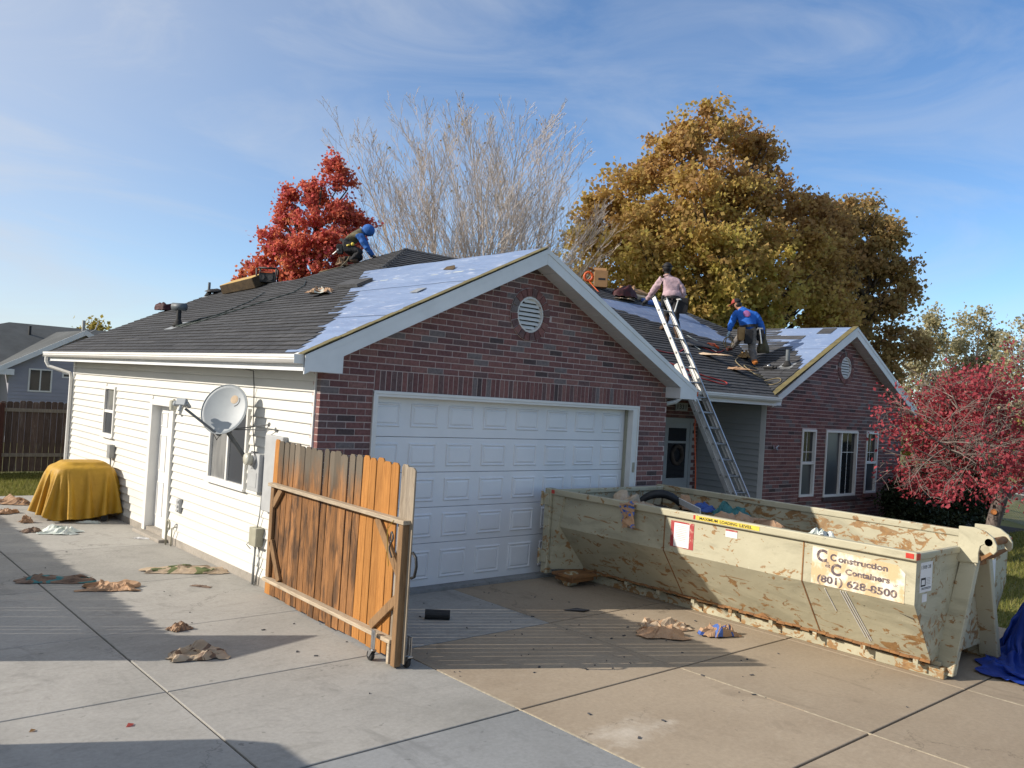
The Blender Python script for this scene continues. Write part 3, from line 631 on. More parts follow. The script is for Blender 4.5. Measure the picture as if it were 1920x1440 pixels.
# wall fittings on the left wall
lt = B(); lt.lathe([(.05, 0), (.05, .015), (.02, .03), (.02, .07)], (XL, 4.36, 2.10), (-1, 0, 0), 10, 0); lt.tube([(XL - .07, 4.36, 2.10), (XL - .09, 4.36, 2.16), (XL - .11, 4.36, 2.15)], .012, 6, 0)
lo = lt.obj('wall_lantern', 'dish_arm', house)
B().lathe([(.03, .09), (.055, .08), (.055, -.06), (.04, -.075)], (XL - .11, 4.36, 2.06), (0, 0, 1), 8).obj('lantern_glass', 'lantern', lo)
mbx = B(); mbx.box(XL - .13, XL, 1.20, 1.52, 1.12, 1.60); em = mbx.obj('electric_meter_box', 'box_grey', house, bevel=.006)
B().lathe([(.088, 0), (.09, .03), (.084, .035)], (XL - .13, 1.37, 1.53), (-1, 0, 0), 24).obj('meter_ring', 'chrome', em)
B().lathe([(.078, .03), (.078, .09), (.07, .11), (0, .115)], (XL - .13, 1.37, 1.53), (-1, 0, 0), 24).obj('meter_glass', 'lantern', em, smooth=True)
B().box(XL - .135, XL - .13, 1.25, 1.45, 1.17, 1.36).obj('meter_cover', 'box_grey', em, bevel=.003)
B().box(XL - .075, XL, .70, 1.19, .9, 1.86).obj('breaker_cabinet', 'box_grey', em, bevel=.008)
letters('meter_number', '31', .07, 'ink_black', (XL - .1315, 1.42, 1.40), (0, -1, 0), (0, 0, 1), em)
b = B(); b.box(XL - .10, XL, 7.36, 7.52, .96, 1.20); db = b.obj('disconnect_box', 'galv', house, bevel=.006)
b = B(); b.tube([(XL - .05, 7.44, .97), (XL - .05, 7.44, .45), (XL - .12, 7.3, .2)], .018, 8); b.obj('conduit', 'galv', db, smooth=True)
b = B(); b.box(XL - .11, XL, 1.20, 1.40, .43, .66); ub = b.obj('phone_box', 'box_tan', house, bevel=.006)
b = B(); b.tube([(XL - .05, 1.33, .43), (XL - .05, 1.33, -.07)], .017, 8); b.tube([(XL - .04, 1.25, .43), (XL - .03, 1.22, .2), (XL - .06, 1.27, -.07)], .009, 6); b.tube([(XL - .05, 1.3, .66), (XL - .03, 1.3, .8), (XL - .03, 1.28, 1.12)], .008, 6); b.tube([(XL - .07, 1.40, .5), (XL - .10, 1.47, .42), (XL - .05, 1.45, .36)], .006, 6)
b.obj('conduit', 'galv', ub, smooth=True)
b = B(); b.box(XL - .05, XL, 4.00, 4.12, .46, .66); b.box(XL - .065, XL - .05, 4.02, 4.10, .6, .64); b.box(XL - .065, XL - .05, 4.02, 4.10, .53, .57); b.box(XL - .065, XL - .05, 4.02, 4.10, .47, .5); b.obj('outlet_box', 'box_grey', house, bevel=.004)
b = B(); b.tube([(XL - .1, 4.30, -.07), (XL - .1, 4.30, .28), (XL - .1, 4.27, .31), (XL - .1, 4.21, .31), (XL - .1, 4.18, .28), (XL - .1, 4.18, .18)], .013, 8); b.tube([(XL - .07, 4.16, -.07), (XL - .07, 4.16, .2), (XL - .0, 4.16, .22)], .011, 8); b.obj('pipe_loop', 'box_tan', house, smooth=True)
b = B(); pts = [(XL - .30, 1.95, 2.69), (XL - .18, 1.75, 2.685), (XL - .05, 1.72, 2.66), (XL - .022, 1.73, 2.45), (XL - .022, 1.70, 2.2), (XL - .03, 1.66, 1.9), (XL - .02, 1.58, 1.6)]
b.tube(pts, .006, 6); b.obj('service_cable', 'black', house)

# --- porch
b = B(); b.box(5.76, WX0, YFE + .02, 2.5, 2.685, 2.70); b.obj('porch_ceiling', 'grey_siding', house)
b = B(); z = .02; k = 0
while z < 2.66:
    x = 5.76 - (k % 2) * .127
    while x < 10.02:
        a, c = max(x, 5.77), min(x + BLn, 10.02)
        if c - a > .03 and not (8.78 < (a + c) / 2 < 9.84 and z < 2.26): b.box(a, c, 2.452, 2.48, z, z + BH, pv=random.random())
        x += CP
    z += CH; k += 1
stuff(b.obj('porch_brickwork', 'brick', house)); B().box(5.76, 10.03, 2.462, 2.5, -.1, 2.7).obj('porch_back_wall', 'mortar', house)
b = B(); b.box(8.78, 8.86, 2.42, 2.5, .08, 2.30); b.box(9.72, 9.80, 2.42, 2.5, .08, 2.30); b.box(8.86, 9.72, 2.4202, 2.5, 2.20, 2.30); fd = b.obj('front_door', 'grey_siding', house, bevel=.004)
B().box(8.86, 9.72, 2.44, 2.47, .1, 2.2).obj('storm_door', 'grey_siding', fd)
B().box(8.98, 9.60, 2.434, 2.44, 1.0, 1.75).obj('pane', 'glass', fd); B().box(8.98, 9.60, 2.434, 2.44, 1.8, 2.08).obj('pane', 'glass', fd)
wr = B(); wr.tube([(9.3 + .17 * math.cos(a), 2.42 + .012 * math.sin(5 * a), 1.5 + .19 * math.sin(a)) for a in [2 * math.pi * k / 20 for k in range(21)]], .045, 7, cap=False); wr.obj('door_wreath', 'bark', fd, smooth=True)
B().box(9.17, 9.58, 2.425, 2.452, 2.46, 2.63).obj('house_number_plaque', 'box_grey', house, bevel=.004)
letters('house_number', '1331', .14, 'ink_black', (9.215, 2.423, 2.495), (1, 0, 0), (0, 0, 1), house, .002, .31)
gw = wall('porch_side_wall', B().box(WX0 + .01, WX0 + .03, WY + .1, 2.46, -.1, 2.7), 'grey_siding')
siding(WX0 + .012, WY + .13, 2.44, .10, 2.69, gw, 'grey_siding', -1)
B().box(WX0 - .012, WX0 + .02, WY + .01, WY + .13, -.1, 2.69).obj('corner_trim', 'white', gw, bevel=.003)
# --- wing front wall (brick), windows
wzt = lambda x: min(zw(x), zr(x)) - .14
WW = [(11.48, 12.08, .735, 2.22), (12.52, 14.02, .70, 2.22), (14.47, 15.07, .735, 2.22)]
b = B(); gable_halves(b, WX0, WX1, WXC, 2.22, wzt, WY + MO, .1, (13.25, 3.685))
for (a, c) in ((WX0, 11.48), (12.08, 12.52), (14.02, 14.47), (15.07, WX1)): b.box(a, c, WY + MO, WY + .1, .70, 2.22)
b.box(WX0, WX1, WY + MO, WY + .1, -.2, .70); wfw = wall('wing_front_wall', b, 'mortar')
b = B()
for k in range(0, 60):
    z = -.1 + k * CH; x = WX0 - (k % 2) * CP / 2 - random.uniform(0, .01)
    while x < WX1:
        p = [(max(x, WX0), z), (min(x + BLn, WX1), z), (min(x + BLn, WX1), z + BH), (max(x, WX0), z + BH)]
        x += CP
        if p[1][0] - p[0][0] < .03: continue
        mx_, mz_ = (p[0][0] + p[1][0]) / 2, z + BH / 2
        parts = [p]
        for (a, c, d, e) in WW:
            if d - .1 < mz_ < e + .04:
                np_ = []
                for pp in parts:
                    l_ = clip(pp, 1, 0, a - .01); r_ = clip(pp, -1, 0, -(c + .01)); np_ += [t for t in (l_, r_) if len(t) > 2]
                parts = np_
        for pp in parts:
            pp = clip(pp, -MW, 1, zw(0) - .15); pp = clip(pp, MW, 1, zr(0) - .15) if len(pp) > 2 else pp
            if len(pp) < 3 or math.hypot(mx_ - 13.25, mz_ - 3.685) < VR + .06: continue
            b.prism([(q_[0], WY + random.uniform(-.003, .002), q_[1]) for q_ in pp], (0, .06, 0), pv=random.random())
stuff(b.obj('wing_brickwork', 'brick', wfw))
round_vent(13.25, 3.685, WY, wfw, 20)
def fwindow(x0, x1, z0, z1, split, panes):
    f = .05; y = WY; bb = B()
    bb.box(x0, x0 + f, y - .02, y + .1, z0, z1); bb.box(x1 - f, x1, y - .02, y + .1, z0, z1); bb.box(x0 + f, x1 - f, y - .0202, y + .1, z0, z0 + f); bb.box(x0 + f, x1 - f, y - .0202, y + .1, z1 - f, z1)
    xm, zm = (x0 + x1) / 2, (z0 + z1) / 2
    if split == 'v': bb.box(xm - .03, xm + .03, y, y + .1, z0 + f, z1 - f); rects = [(x0 + f, xm - .03, z0 + f, z1 - f), (xm + .03, x1 - f, z0 + f, z1 - f)]
    else: bb.box(x0 + f, x1 - f, y - .01, y + .1, zm - .03, zm + .03); rects = [(x0 + f, x1 - f, z0 + f, zm - .03), (x0 + f, x1 - f, zm + .03, z1 - f)]
    wo = bb.obj('window', 'white', wfw, bevel=.003)
    for r_, g in zip(rects, panes):
        B().box(r_[0], r_[1], y + .05, y + .06, r_[2], r_[3]).obj('pane', g, wo)
        gb = B(); gb.box((r_[0] + r_[1]) / 2 - .007, (r_[0] + r_[1]) / 2 + .007, y + .044, y + .05, r_[2], r_[3]); zz = r_[3] - .45
        if g != 'screen': gb.box(r_[0], r_[1], y + .0435, y + .0495, zz - .007, zz + .007); gb.obj('muntin', 'white', wo)
    B().box(x0 - .04, x1 + .04, y - .05, y + .02, z0 - .09, z0 - .002).obj('sill', 'brick', wo)
fwindow(*WW[0], 'h', ['screen', 'glass']); fwindow(*WW[1], 'v', ['screen', 'glass']); fwindow(*WW[2], 'h', ['screen', 'glass'])
b = B(); b.tube([(10.36, WY, 1.80), (10.36, WY - .06, 1.80), (10.36, WY - .10, 1.76)], .02, 8); b.tube([(10.36, WY - .05, 1.80), (10.42, WY - .08, 1.86)], .014, 6); b.tube([(10.32, WY - .02, 1.86), (10.32, WY - .04, 1.78)], .016, 6); b.obj('wall_faucet', 'chrome', house)

# --- roof decks
def deck(name, pts, zfun, mat='old_shingle', th=.03, off=0.0):
    bb = B(); bb.prism([(x, y, zfun(x, y) - th + off) for x, y in pts], (0, 0, th)); return bb.obj(name, mat, house)
dk = 'shingle'
roof = deck('roof', [(XE, OVF), (XC, OVF), (XC, XC - XE + YFE), (YRG - YFE + XE, YRG), (XC, YBE - (XC - XE)), (XC, YBE), (XE, YBE)], lambda x, y: zl(x))
PKX = YRG - YFE + XE; PKR = WE2 - (zf(YRG) - WEV) / MW; JY = YFE + (zw(WXC) - EV) / ME
deck('roof_deck', [(XC, OVF), (XE2, OVF), (XE2, YFE), (XC, XC - XE + YFE)], lambda x, y: zg(x), dk)
deck('roof_deck', [(XE2, YFE), (WE, YFE), (WXC, JY), (PKR, YRG), (PKX, YRG), (XC, XC - XE + YFE)], lambda x, y: zf(y), dk)
deck('roof_deck', [(XC, YBE - (XC - XE)), (PKX, YRG), (PKR, YRG), (WE2, YBE), (XE2, YBE)], lambda x, y: zb(y), dk)
deck('roof_deck', [(XC, YBE - (XC - XE)), (XE2, YBE), (XC, YBE)], lambda x, y: zg(x), dk)
deck('roof_deck', [(WE, WF), (WXC, WF), (WXC, JY), (WE, YFE)], lambda x, y: zw(x), dk)
deck('roof_deck', [(WXC, WF), (WE2, WF), (WE2, YBE), (PKR, YRG), (WXC, JY)], lambda x, y: zr(x), dk)
# --- shingles: strips laid course by course on the planes seen from the drive
EXP, SLN = .142, .914
shs = []                                              # (plane, u0,u1, s0) in plane coordinates
class Plane:
    def __init__(s, org, along, upv): s.o, s.a, s.u = Vector(org), Vector(along).normalized(), Vector(upv).normalized(); s.n = s.a.cross(s.u); s.n = s.n if s.n.z > 0 else -s.n
    def at(s, a, u, h=0): return s.o + s.a * a + s.u * u + s.n * h
cl = math.sqrt(1 + ME * ME); cw = math.sqrt(1 + MW * MW)
PL = Plane((XE - .02, 0, zl(XE - .02)), (0, 1, 0), (1, 0, ME))            # a = y
PF = Plane((0, YFE - .02, zf(YFE - .02)), (1, 0, 0), (0, 1, ME))          # a = x
PW = Plane((WE - .02, 0, zw(WE - .02)), (0, 1, 0), (1, 0, MW))
def lay_roof(P, u_max, rng_fun, holes=None):
    k = 0; u = 0.0
    while u < u_max:
        rg = rng_fun(u + EXP * .5)
        for (a0, a1) in rg:
            a = a0 - random.uniform(0, SLN) if a1 - a0 > SLN else a0
            a = a0 + ((k * .30) % SLN) - SLN
            while a < a1:
                p, q_ = max(a, a0), min(a + SLN - .004, a1)
                if q_ - p > .05 and not (holes and holes((p + q_) / 2, u)): shs.append((P, p, q_, u))
                a += SLN
        u += EXP; k += 1
YBND = lambda x: float(np.interp(x, [-1.2, -.87, -.33, .26, 1.09, 2.55], [-.25, .10, .71, 1.32, 2.30, 4.2]))
def left_rng(u):
    x = XE - .02 + u / cl
    y0 = YBND(x) + random.uniform(-.07, .07)
    if x < XC: return [(y0, YBE)]
    return [(max(y0, x - XE + YFE - .02), YBE - (x - XE))]
lay_roof(PL, (PKX - XE) * cl, left_rng)
def front_rng(u):
    y = YFE - .02 + u / cl
    xa = max(XE2 - (y - YFE), XC) if y < XC - XE + YFE else y - YFE + XE
    xb = WE + (zf(y) - WEV) / MW
    if y > JY: xb = WE2 - (zf(y) - WEV) / MW
    ub = [(0, 99), (2.95, 99), (3.2, 11.2), (3.4, 10.3), (3.75, 9.9), (4.05, 8.9), (4.3, 8.2)]
    if y <= 3.1: return [(xa, xb)]
    if y > 4.75: return [(xa, xb)]
    xm = 11.25 - (y - 3.1) * 2.3 + random.uniform(-.12, .12)
    return [(xa, max(xm, xa))] + ([(12.25 + random.uniform(-.15, .15), xb)] if xb > 12.3 else [])
lay_roof(PF, (YRG - YFE) * cl - .05, front_rng)
def wing_rng(u):
    x = WE - .02 + u / cw
    y1 = YFE + (zw(x) - EV) / ME
    y0 = WF + .16
    if x < 11.05: return [(y0 if x > 9.9 else WF, y1)]
    lim = float(np.interp(x, [11.0, 11.34, 11.87, 12.45, 12.76, 13.2], [.62, .76, 1.28, 1.9, 2.24, 2.4])) + random.uniform(-.12, .12)
    return [(min(lim, y1), y1)] if y1 > lim else []
lay_roof(PW, (WXC - WE) * cw, wing_rng)
def sh_add(bb, P, p, q_, u, pv=0.0):
    """a strip of tabs: notched outline, thick dark butt, thin head"""
    t = .014 + random.uniform(0, .006); lift = random.uniform(0, .003); top = u + EXP + .02; bot = u - .004; g = .0055
    xs = [p]; k = p + .305 * (1 if q_ - p > .5 else 9)
    out = [(p, bot)]
    while k < q_ - .06: out += [(k - g, bot), (k - g, bot + .115), (k + g, bot + .115), (k + g, bot)]; k += .305
    out += [(q_, bot), (q_, top), (p, top)]; n = len(out)
    hh = lambda uu: (t + lift) + (.005 - t - lift) * (uu - bot) / (top - bot)
    vs = [P.at(a, c, .001) for a, c in out] + [P.at(a, c, hh(c)) for a, c in out]
    fs = [tuple(range(n - 1, -1, -1)), tuple(range(n, 2 * n))] + [(i, (i + 1) % n, n + (i + 1) % n, n + i) for i in range(n)]
    bb.add(vs, fs, 0, pv); bb.m[-len(fs):] = [0, 0] + [1] * (n - 3) + [0, 0, 0]
    return bb
HX = [(0, 3, 2, 1), (4, 5, 6, 7), (0, 1, 5, 4), (1, 2, 6, 5), (2, 3, 7, 6), (3, 0, 4, 7)]
shs.sort(key=lambda s_: (s_[0].at((s_[1] + s_[2]) / 2, s_[3]) - CAM).length - (s_[2] - s_[1]) * 2)
rest = B()
for i, s_ in enumerate(shs):
    if i < 300: sh_add(B(), *s_).obj('shingle', ['shingle', 'shingle_edge'], roof)
    else: sh_add(rest, *s_, pv=random.random())
stuff(rest.obj('shingle_field', ['shingle', 'shingle_edge'], roof))
# hip and ridge caps
def caps(a, c, name='ridge_cap', wd=.13, start=0.0, end=1.0, drop=.06):
    a, c = Vector(a), Vector(c); d = (c - a); n = int(d.length / .16); dn = d.normalized(); side = dn.cross(Vector((0, 0, 1))).normalized()
    bb = B()
    for k in range(int(n * start), int(n * end)):
        p = a + dn * (k * .16); q_ = p + dn * .2; h0, h1 = .012, .026
        bb.add([p - side * wd + Vector((0, 0, -drop + h1)), p + Vector((0, 0, h1)), p + side * wd + Vector((0, 0, -drop + h1)), q_ - side * wd + Vector((0, 0, -drop + h0)), q_ + Vector((0, 0, h0)), q_ + side * wd + Vector((0, 0, -drop + h0)),
                p - side * wd + Vector((0, 0, -drop)), p, p + side * wd + Vector((0, 0, -drop))], [(0, 1, 4, 3), (1, 2, 5, 4), (6, 7, 1, 0), (7, 8, 2, 1)], 0, random.random() + .01)
    stuff(bb.obj(name, 'shingle', roof))
caps((XC, YBE, zl(XC)), (XC, YBE - (XC - XE), zl(XC)))
caps((XC, YBE - (XC - XE), zl(XC)), (PKX, YRG, zl(PKX)), end=.55)
caps((WXC, JY, zw(WXC)), (PKR, YRG, zf(YRG)))
# underlayment sheets
def sheet(P, poly_fun, u0, u1, nu, na, h=.006, name='underlayment', mat='underlay'):
    bb = B(); vs = []
    for i in range(nu + 1):
        u = u0 + (u1 - u0) * i / nu; a0, a1 = poly_fun(u)
        for j in range(na + 1):
            a = a0 + (a1 - a0) * j / na
            hh = h + max(0, mnoise.noise((a * 1.7, u * 2.6, 3.1))) * .012 + .003 * math.sin(u * 21)
            vs.append(P.at(a, u, hh))
    fs = [(i * (na + 1) + j, i * (na + 1) + j + 1, (i + 1) * (na + 1) + j + 1, (i + 1) * (na + 1) + j) for i in range(nu) for j in range(na)]
    bb.add(vs, fs); return bb.obj(name, mat, roof, smooth=True)
U_C = (XC - XE) * cl
for (ua, ub_) in ((.02, 1.35), (1.30, 2.68), (2.63, U_C + .02)):
    sheet(PL, lambda u: (OVF + .02, YBND(XE - .02 + u / cl) + .35), ua, ub_, 24, 40, h=.004 + .004 * ua)
sheet(PF, lambda u: (max(XC, 11.3 - (YFE + u / cl - 3.1) * 2.6) - .4, min(12.6, WE + (zf(YFE + u / cl) - WEV) / MW)), 2.98 * cl - .45, 3.75 * cl, 14, 40, h=.004)
sheet(PF, lambda u: (8.0, 12.2), 3.7 * cl, 4.72 * cl - .45, 12, 40, h=.009)
sheet(PW, lambda u: (WF + .14, 2.75), (11.05 - WE) * cw, (12.1 - WE) * cw, 14, 24, h=.003)
sheet(PW, lambda u: (WF + .14, 3.0), (12.05 - WE) * cw, (WXC - WE) * cw, 14, 24, h=.007)
for (x0, x1, y0, y1) in ((12.55, 12.75, 1.5, 2.6), (12.85, 13.15, .95, 1.3), (12.0, 12.12, 1.6, 2.4)):
    bb = B(); bb.prism([PW.at(y0, (x0 - WE) * cw, .012), PW.at(y1, (x0 - WE) * cw, .012), PW.at(y1, (x1 - WE) * cw, .012), PW.at(y0, (x1 - WE) * cw, .012)], PW.n * .006); bb.obj('shingle', 'shingle', roof)
# torn flaps, patches on the near sheet
for (y, u, sx, su, mt) in ((.42, 2.21, .20, .13, 'galv'), ):
    bb = B(); bb.prism([PL.at(y, u, .02), PL.at(y + sx, u + .02, .02), PL.at(y + sx + .02, u + su * 1.4, .02), PL.at(y + .02, u + su * 1.4, .02)], PL.n * .008); bb.obj('metal_patch', 'galv', roof)
# rake strips
for (P, u1, a) in ((PL, U_C, OVF), (PW, (WXC - WE) * cw, WF)):
    bb = B(); w_ = .11
    n = 24
    for i in range(n):
        ua, ub_ = u1 * i / n, u1 * (i + 1) / n; j = random.uniform(-.012, .012)
        bb.prism([P.at(a - .03, ua, .014), P.at(a + w_ + j, ua, .014), P.at(a + w_ + j, ub_ + .01, .014), P.at(a - .03, ub_ + .01, .014)], P.n * random.uniform(.008, .014))
    bb.obj('rake_strip', 'rake', roof)
# --- fascia, returns, soffits, gutters
def rake_board(x0, z0, x1, z1, y, name='fascia_board', h=.205, top=.02):
    bb = B(); bb.prism([(x0, y, z0 - top - h), (x1, y, z1 - top - h), (x1, y, z1 - top), (x0, y, z0 - top)], (0, .022, 0)); o = bb.obj(name, 'fascia', house, bevel=.003)
    bb = B(); bb.prism([(x0, y - .008, z0 - top - .055), (x1, y - .008, z1 - top - .055), (x1, y - .008, z1 - .004), (x0, y - .008, z0 - .004)], (0, .008, 0)); bb.obj('drip_edge', 'fascia', house)
rake_board(XE, zl(XE), XC, zl(XC), OVF); rake_board(XC, zl(XC), XE2, zg(XE2), OVF)
rake_board(WE, zw(WE), WXC, zw(WXC), WF); rake_board(WXC, zw(WXC), WE2, zr(WE2), WF)
def eave_box(x0, x1, y0, z0, z1, y1):
    B().box(x0, x1, y0, y1, z0, z1).obj('eave_return', 'fascia', house, bevel=.004)
eave_box(XE + .001, XL + .09, OVF + .0215, EV - .185, EV + .0, .02); 
bb = B(); bb.prism([(XE, OVF - .002, EV - .185), (XL + .10, OVF - .002, EV - .185), (XL + .10, OVF - .002, zl(XL + .10) - .1), (XE, OVF - .002, EV - .03)], (0, .022, 0)); bb.obj('eave_return', 'fascia', house)
bb = B(); bb.prism([(XE2, OVF - .002, EV - .185), (XR - .06, OVF - .002, EV - .185), (XR - .06, OVF - .002, zg(XR - .06) - .1), (XE2, OVF - .002, EV - .03)], (0, .022, 0)); bb.obj('eave_return', 'fascia', house)
eave_box(XR - .05, XE2 - .001, OVF + .0215, EV - .183, EV - .001, YFE)
bb = B(); bb.prism([(WE, WF - .002, WEV - .185), (WX0 + .09, WF - .002, WEV - .185), (WX0 + .09, WF - .002, zw(WX0 + .09) - .1), (WE, WF - .002, WEV - .03)], (0, .022, 0)); bb.obj('eave_return', 'fascia', house)
eave_box(WE + .001, WX0 + .08, WF + .0215, WEV - .184, WEV + .01, WY + .02)
def soffit(x0, x1, zfun, y0, y1, n):
    for i in range(n):
        a, c = x0 + (x1 - x0) * i / n, x0 + (x1 - x0) * (i + 1) / n; g = (c - a) * .04
        bb = B(); bb.prism([(a + g, y0, zfun(a + g) - .215), (c - g, y0, zfun(c - g) - .215), (c - g, y0, zfun(c - g) - .205), (a + g, y0, zfun(a + g) - .205)], (0, y1 - y0, 0)); bb.obj('soffit_panel', 'fascia', house)
    bb = B(); bb.prism([(x0, y0, zfun(x0) - .204), (x1, y0, zfun(x1) - .204), (x1, y0, zfun(x1) - .05), (x0, y0, zfun(x0) - .05)], (0, y1 - y0 + .1, 0)); bb.obj('soffit_backing', 'fascia', house)
soffit(XL + .09, XC - .01, zl, OVF + .024, .03, 16); soffit(XC + .01, XR - .05, zg, OVF + .024, .03, 16)
soffit(WX0 + .08, WXC - .01, zw, WF + .024, WY + .03, 16); soffit(WXC + .01, WE2 - .02, zr, WF + .024, WY + .03, 16)
bb = B(); bb.box(XE + .02, XL + .03, .02, YBE, 2.685, 2.70); bb.obj('eave_soffit', 'fascia', house)
bb = B(); bb.box(XE - .002, XE + .018, OVF + .022, YBE, 2.675, EV - .01); bb.obj('fascia_board', 'fascia', house)
bb = B(); bb.box(XE2 + .02, WE - .001, YFE, YFE + .02, 2.68, EV - .01); bb.obj('fascia_board', 'fascia', house)
bb = B(); bb.box(WE2 - .02, WE2, WF + .02, YBE, 2.68, WEV - .01); bb.box(XE, WE2, YBE - .01, YBE + .01, 2.68, EV - .005); bb.prism([(XE, YBE - .01, EV - .2), (XC, YBE - .01, zl(XC) - .2), (XC, YBE - .01, zl(XC) - .01), (XE, YBE - .01, EV - .01)], (0, .024, 0)); bb.obj('fascia_board', 'fascia', house)
GP = [(0, 0), (-.095, 0), (-.095, -.012), (-.085, -.03), (-.088, -.045), (-.098, -.06), (-.070, -.085), (-.06, -.1), (0, -.1), (0, -.095), (-.056, -.095), (-.064, -.08), (-.09, -.058), (-.08, -.043), (-.078, -.03), (-.088, -.01), (0, -.004)]
GP = [(0, .0), (-.006, .0), (-.006, -.094), (-.062, -.094), (-.075, -.080), (-.098, -.055), (-.092, -.044), (-.104, -.028), (-.104, .0), (-.118, .0), (-.118, -.032), (-.106, -.046), (-.112, -.058), (-.086, -.088), (-.068, -.102), (0, -.102)]
bb = B(); bb.prism([(XE - .003 + p, OVF + .03, EV - .005 + z) for p, z in GP], (0, YBE + .08 - OVF - .03, 0)); g1 = bb.obj('gutter', 'white', house)
bb = B(); bb.box(XE - .118, XE - .003, OVF + .026, OVF + .03, EV - .107, EV - .005); bb.obj('gutter_end', 'white', g1)
bb = B(); bb.box(XE - .118, XE - .003, YBE + .078, YBE + .083, EV - .107, EV - .005); bb.obj('gutter_end', 'white', g1)
bb = B(); bb.prism([(XE - .003 - .002, OVF + .03, EV - .005), (XE + .06, OVF + .03, zl(XE + .06) + .004), (XE + .06, OVF + .03, zl(XE + .06) + .008), (XE - .012, OVF + .03, EV + .004)], (0, YBE - OVF - .05, 0)); bb.obj('drip_flashing', 'white', g1)
bb = B(); bb.prism([(XE2 + .0, YFE - .003 + p, EV - .005 + z) for p, z in GP], (WE - XE2 - .005, 0, 0)); g2 = bb.obj('gutter', 'white', house)
bb = B(); bb.box(WE - .012, WE - .005, YFE - .12, YFE - .003, EV - .107, EV - .004); bb.obj('gutter_end', 'white', g2)
def spout(pts, name='downspout', r=.042):
    bb = B(); bb.tube(pts, r, 4); return bb.obj(name, 'white', house, bevel=.008)
spout([(XE - .06, YBE + .02, EV - .1), (XE - .06, YBE + .02, EV - .2), (XE - .02, YBE - .03, EV - .3), (XL - .07, YB + .02, EV - .42), (XL - .06, YB - .03, EV - .52), (XL - .06, YB - .03, .05), (XL - .16, YB - .03, -.02)])
spout([(6.55, YFE - .06, EV - .1), (6.55, YFE - .06, EV - .17), (6.5, YFE + .0, EV - .24), (XR + .06, .95, EV - .46), (XR + .05, 1.0, EV - .55), (XR + .05, 1.0, 0)])
# --- roof pipes
def vent_pipe(p, r, h, mat, flange=.16, hood=False, nrm=None):
    p = Vector(p); bb = B(); bb.tube([p - Vector((0, 0, .1)), p + Vector((0, 0, h))], r, 12); o = bb.obj('vent_pipe', mat, house, smooth=False)
    P = nrm; B().lathe([(r + .07, .0), (r + .05, .03), (r + .012, .1), (r + .004, .12)], p + Vector((0, 0, .0)), (0, 0, 1), 14).obj('pipe_boot', 'rubber', o, smooth=True)
    bb = B(); bb.prism([p + P.a * i * flange + P.u * j * flange + P.n * .014 for i, j in ((-1, -1), (1, -1), (1, 1), (-1, 1))], P.n * .003); bb.obj('pipe_flashing', 'galv', o)
    if hood:
        bb = B(); bb.tube([p + Vector((-.09, .09, h + .06)), p + Vector((.09, -.09, h + .06))], .07, 12); bb.obj('pipe_cowl', 'pvc', o, smooth=True)
    return o
vent_pipe((.07, 6.85, zl(.07)), .045, .30, 'black', .2, True, PL)
vent_pipe((2.08, 10.6, zl(2.08)), .03, .32, 'pvc', .14, False, PL)
vent_pipe((11.16, 1.02, zw(11.16)), .045, .36, 'pvc', .16, False, PW)
# ------------------------------------------------------------------ dumpster
dump = thing('roll_off_dumpster', 'long sage green roll-off dumpster with rust scrapes parked before the garage', 'dumpster', (4.25, -2.8, GZ))
DX0, DX1, DY0, DY1 = 3.0, 5.5, -5.35, -.22; ZR, ZK, ZF = 1.17, .73, .105; FX0, FX1 = 3.47, 5.03
b = B(); t = .012
def side(xo, xf, s_):
    P_ = [(xo, DY0, ZR), (xo, DY0, ZK), (xf, DY0, ZF), (xf + s_ * t, DY0, ZF), (xo + s_ * t, DY0, ZK), (xo + s_ * t, DY0, ZR)]
    return P_
b.prism(side(DX0, FX0, 1), (0, DY1 - DY0, 0), 0); b.obj('side_panel', 'dump', dump)
b = B(); b.prism(side(DX1, FX1, -1), (0, DY1 - DY0, 0), 0); b.obj('side_panel', 'dump_in', dump)
b = B(); b.prism([(DX0 + .014, DY0 + .002, ZR - .002), (DX0 + .014, DY0 + .002, ZK), (FX0 + .014, DY0 + .002, ZF), (FX1 - .014, DY0 + .002, ZF), (DX1 - .014, DY0 + .002, ZK), (DX1 - .014, DY0 + .002, ZR - .002)], (0, .012, 0)); b.obj('front_panel', 'dump_rusty', dump)
b = B(); b.prism([(DX0 + .014, DY1 - .02, ZR - .002), (DX0 + .014, DY1 - .02, ZK), (FX0 + .014, DY1 - .02, ZF), (FX1 - .014, DY1 - .02, ZF), (DX1 - .014, DY1 - .02, ZK), (DX1 - .014, DY1 - .02, ZR - .002)], (0, .03, 0)); b.obj('tail_gate', 'dump_in', dump)
b = B(); b.box(FX0 + .002, FX1 - .002, DY0 + .005, DY1 - .005, ZF - .01, ZF + .004); b.obj('floor_plate', 'dump_in', dump)
b = B(); b.box(DX0 - .055, DX0 + .03, DY0 - .02, DY1 + .02, ZR, ZR + .085); b.obj('rim', 'dump', dump, bevel=.012, seg=2)
b = B(); b.box(DX1 - .03, DX1 + .055, DY0 - .02, DY1 + .02, ZR, ZR + .085); b.obj('rim', 'dump_rusty', dump, bevel=.012, seg=2)
b = B(); b.box(DX0 + .031, DX1 - .031, DY0 - .018, DY0 + .05, ZR + .002, ZR + .07); b.obj('rim', 'dump_rusty', dump, bevel=.01)
b = B(); b.box(DX0 + .031, DX1 - .031, DY1 - .05, DY1 + .018, ZR + .002, ZR + .07); b.obj('rim', 'dump_rusty', dump, bevel=.01)
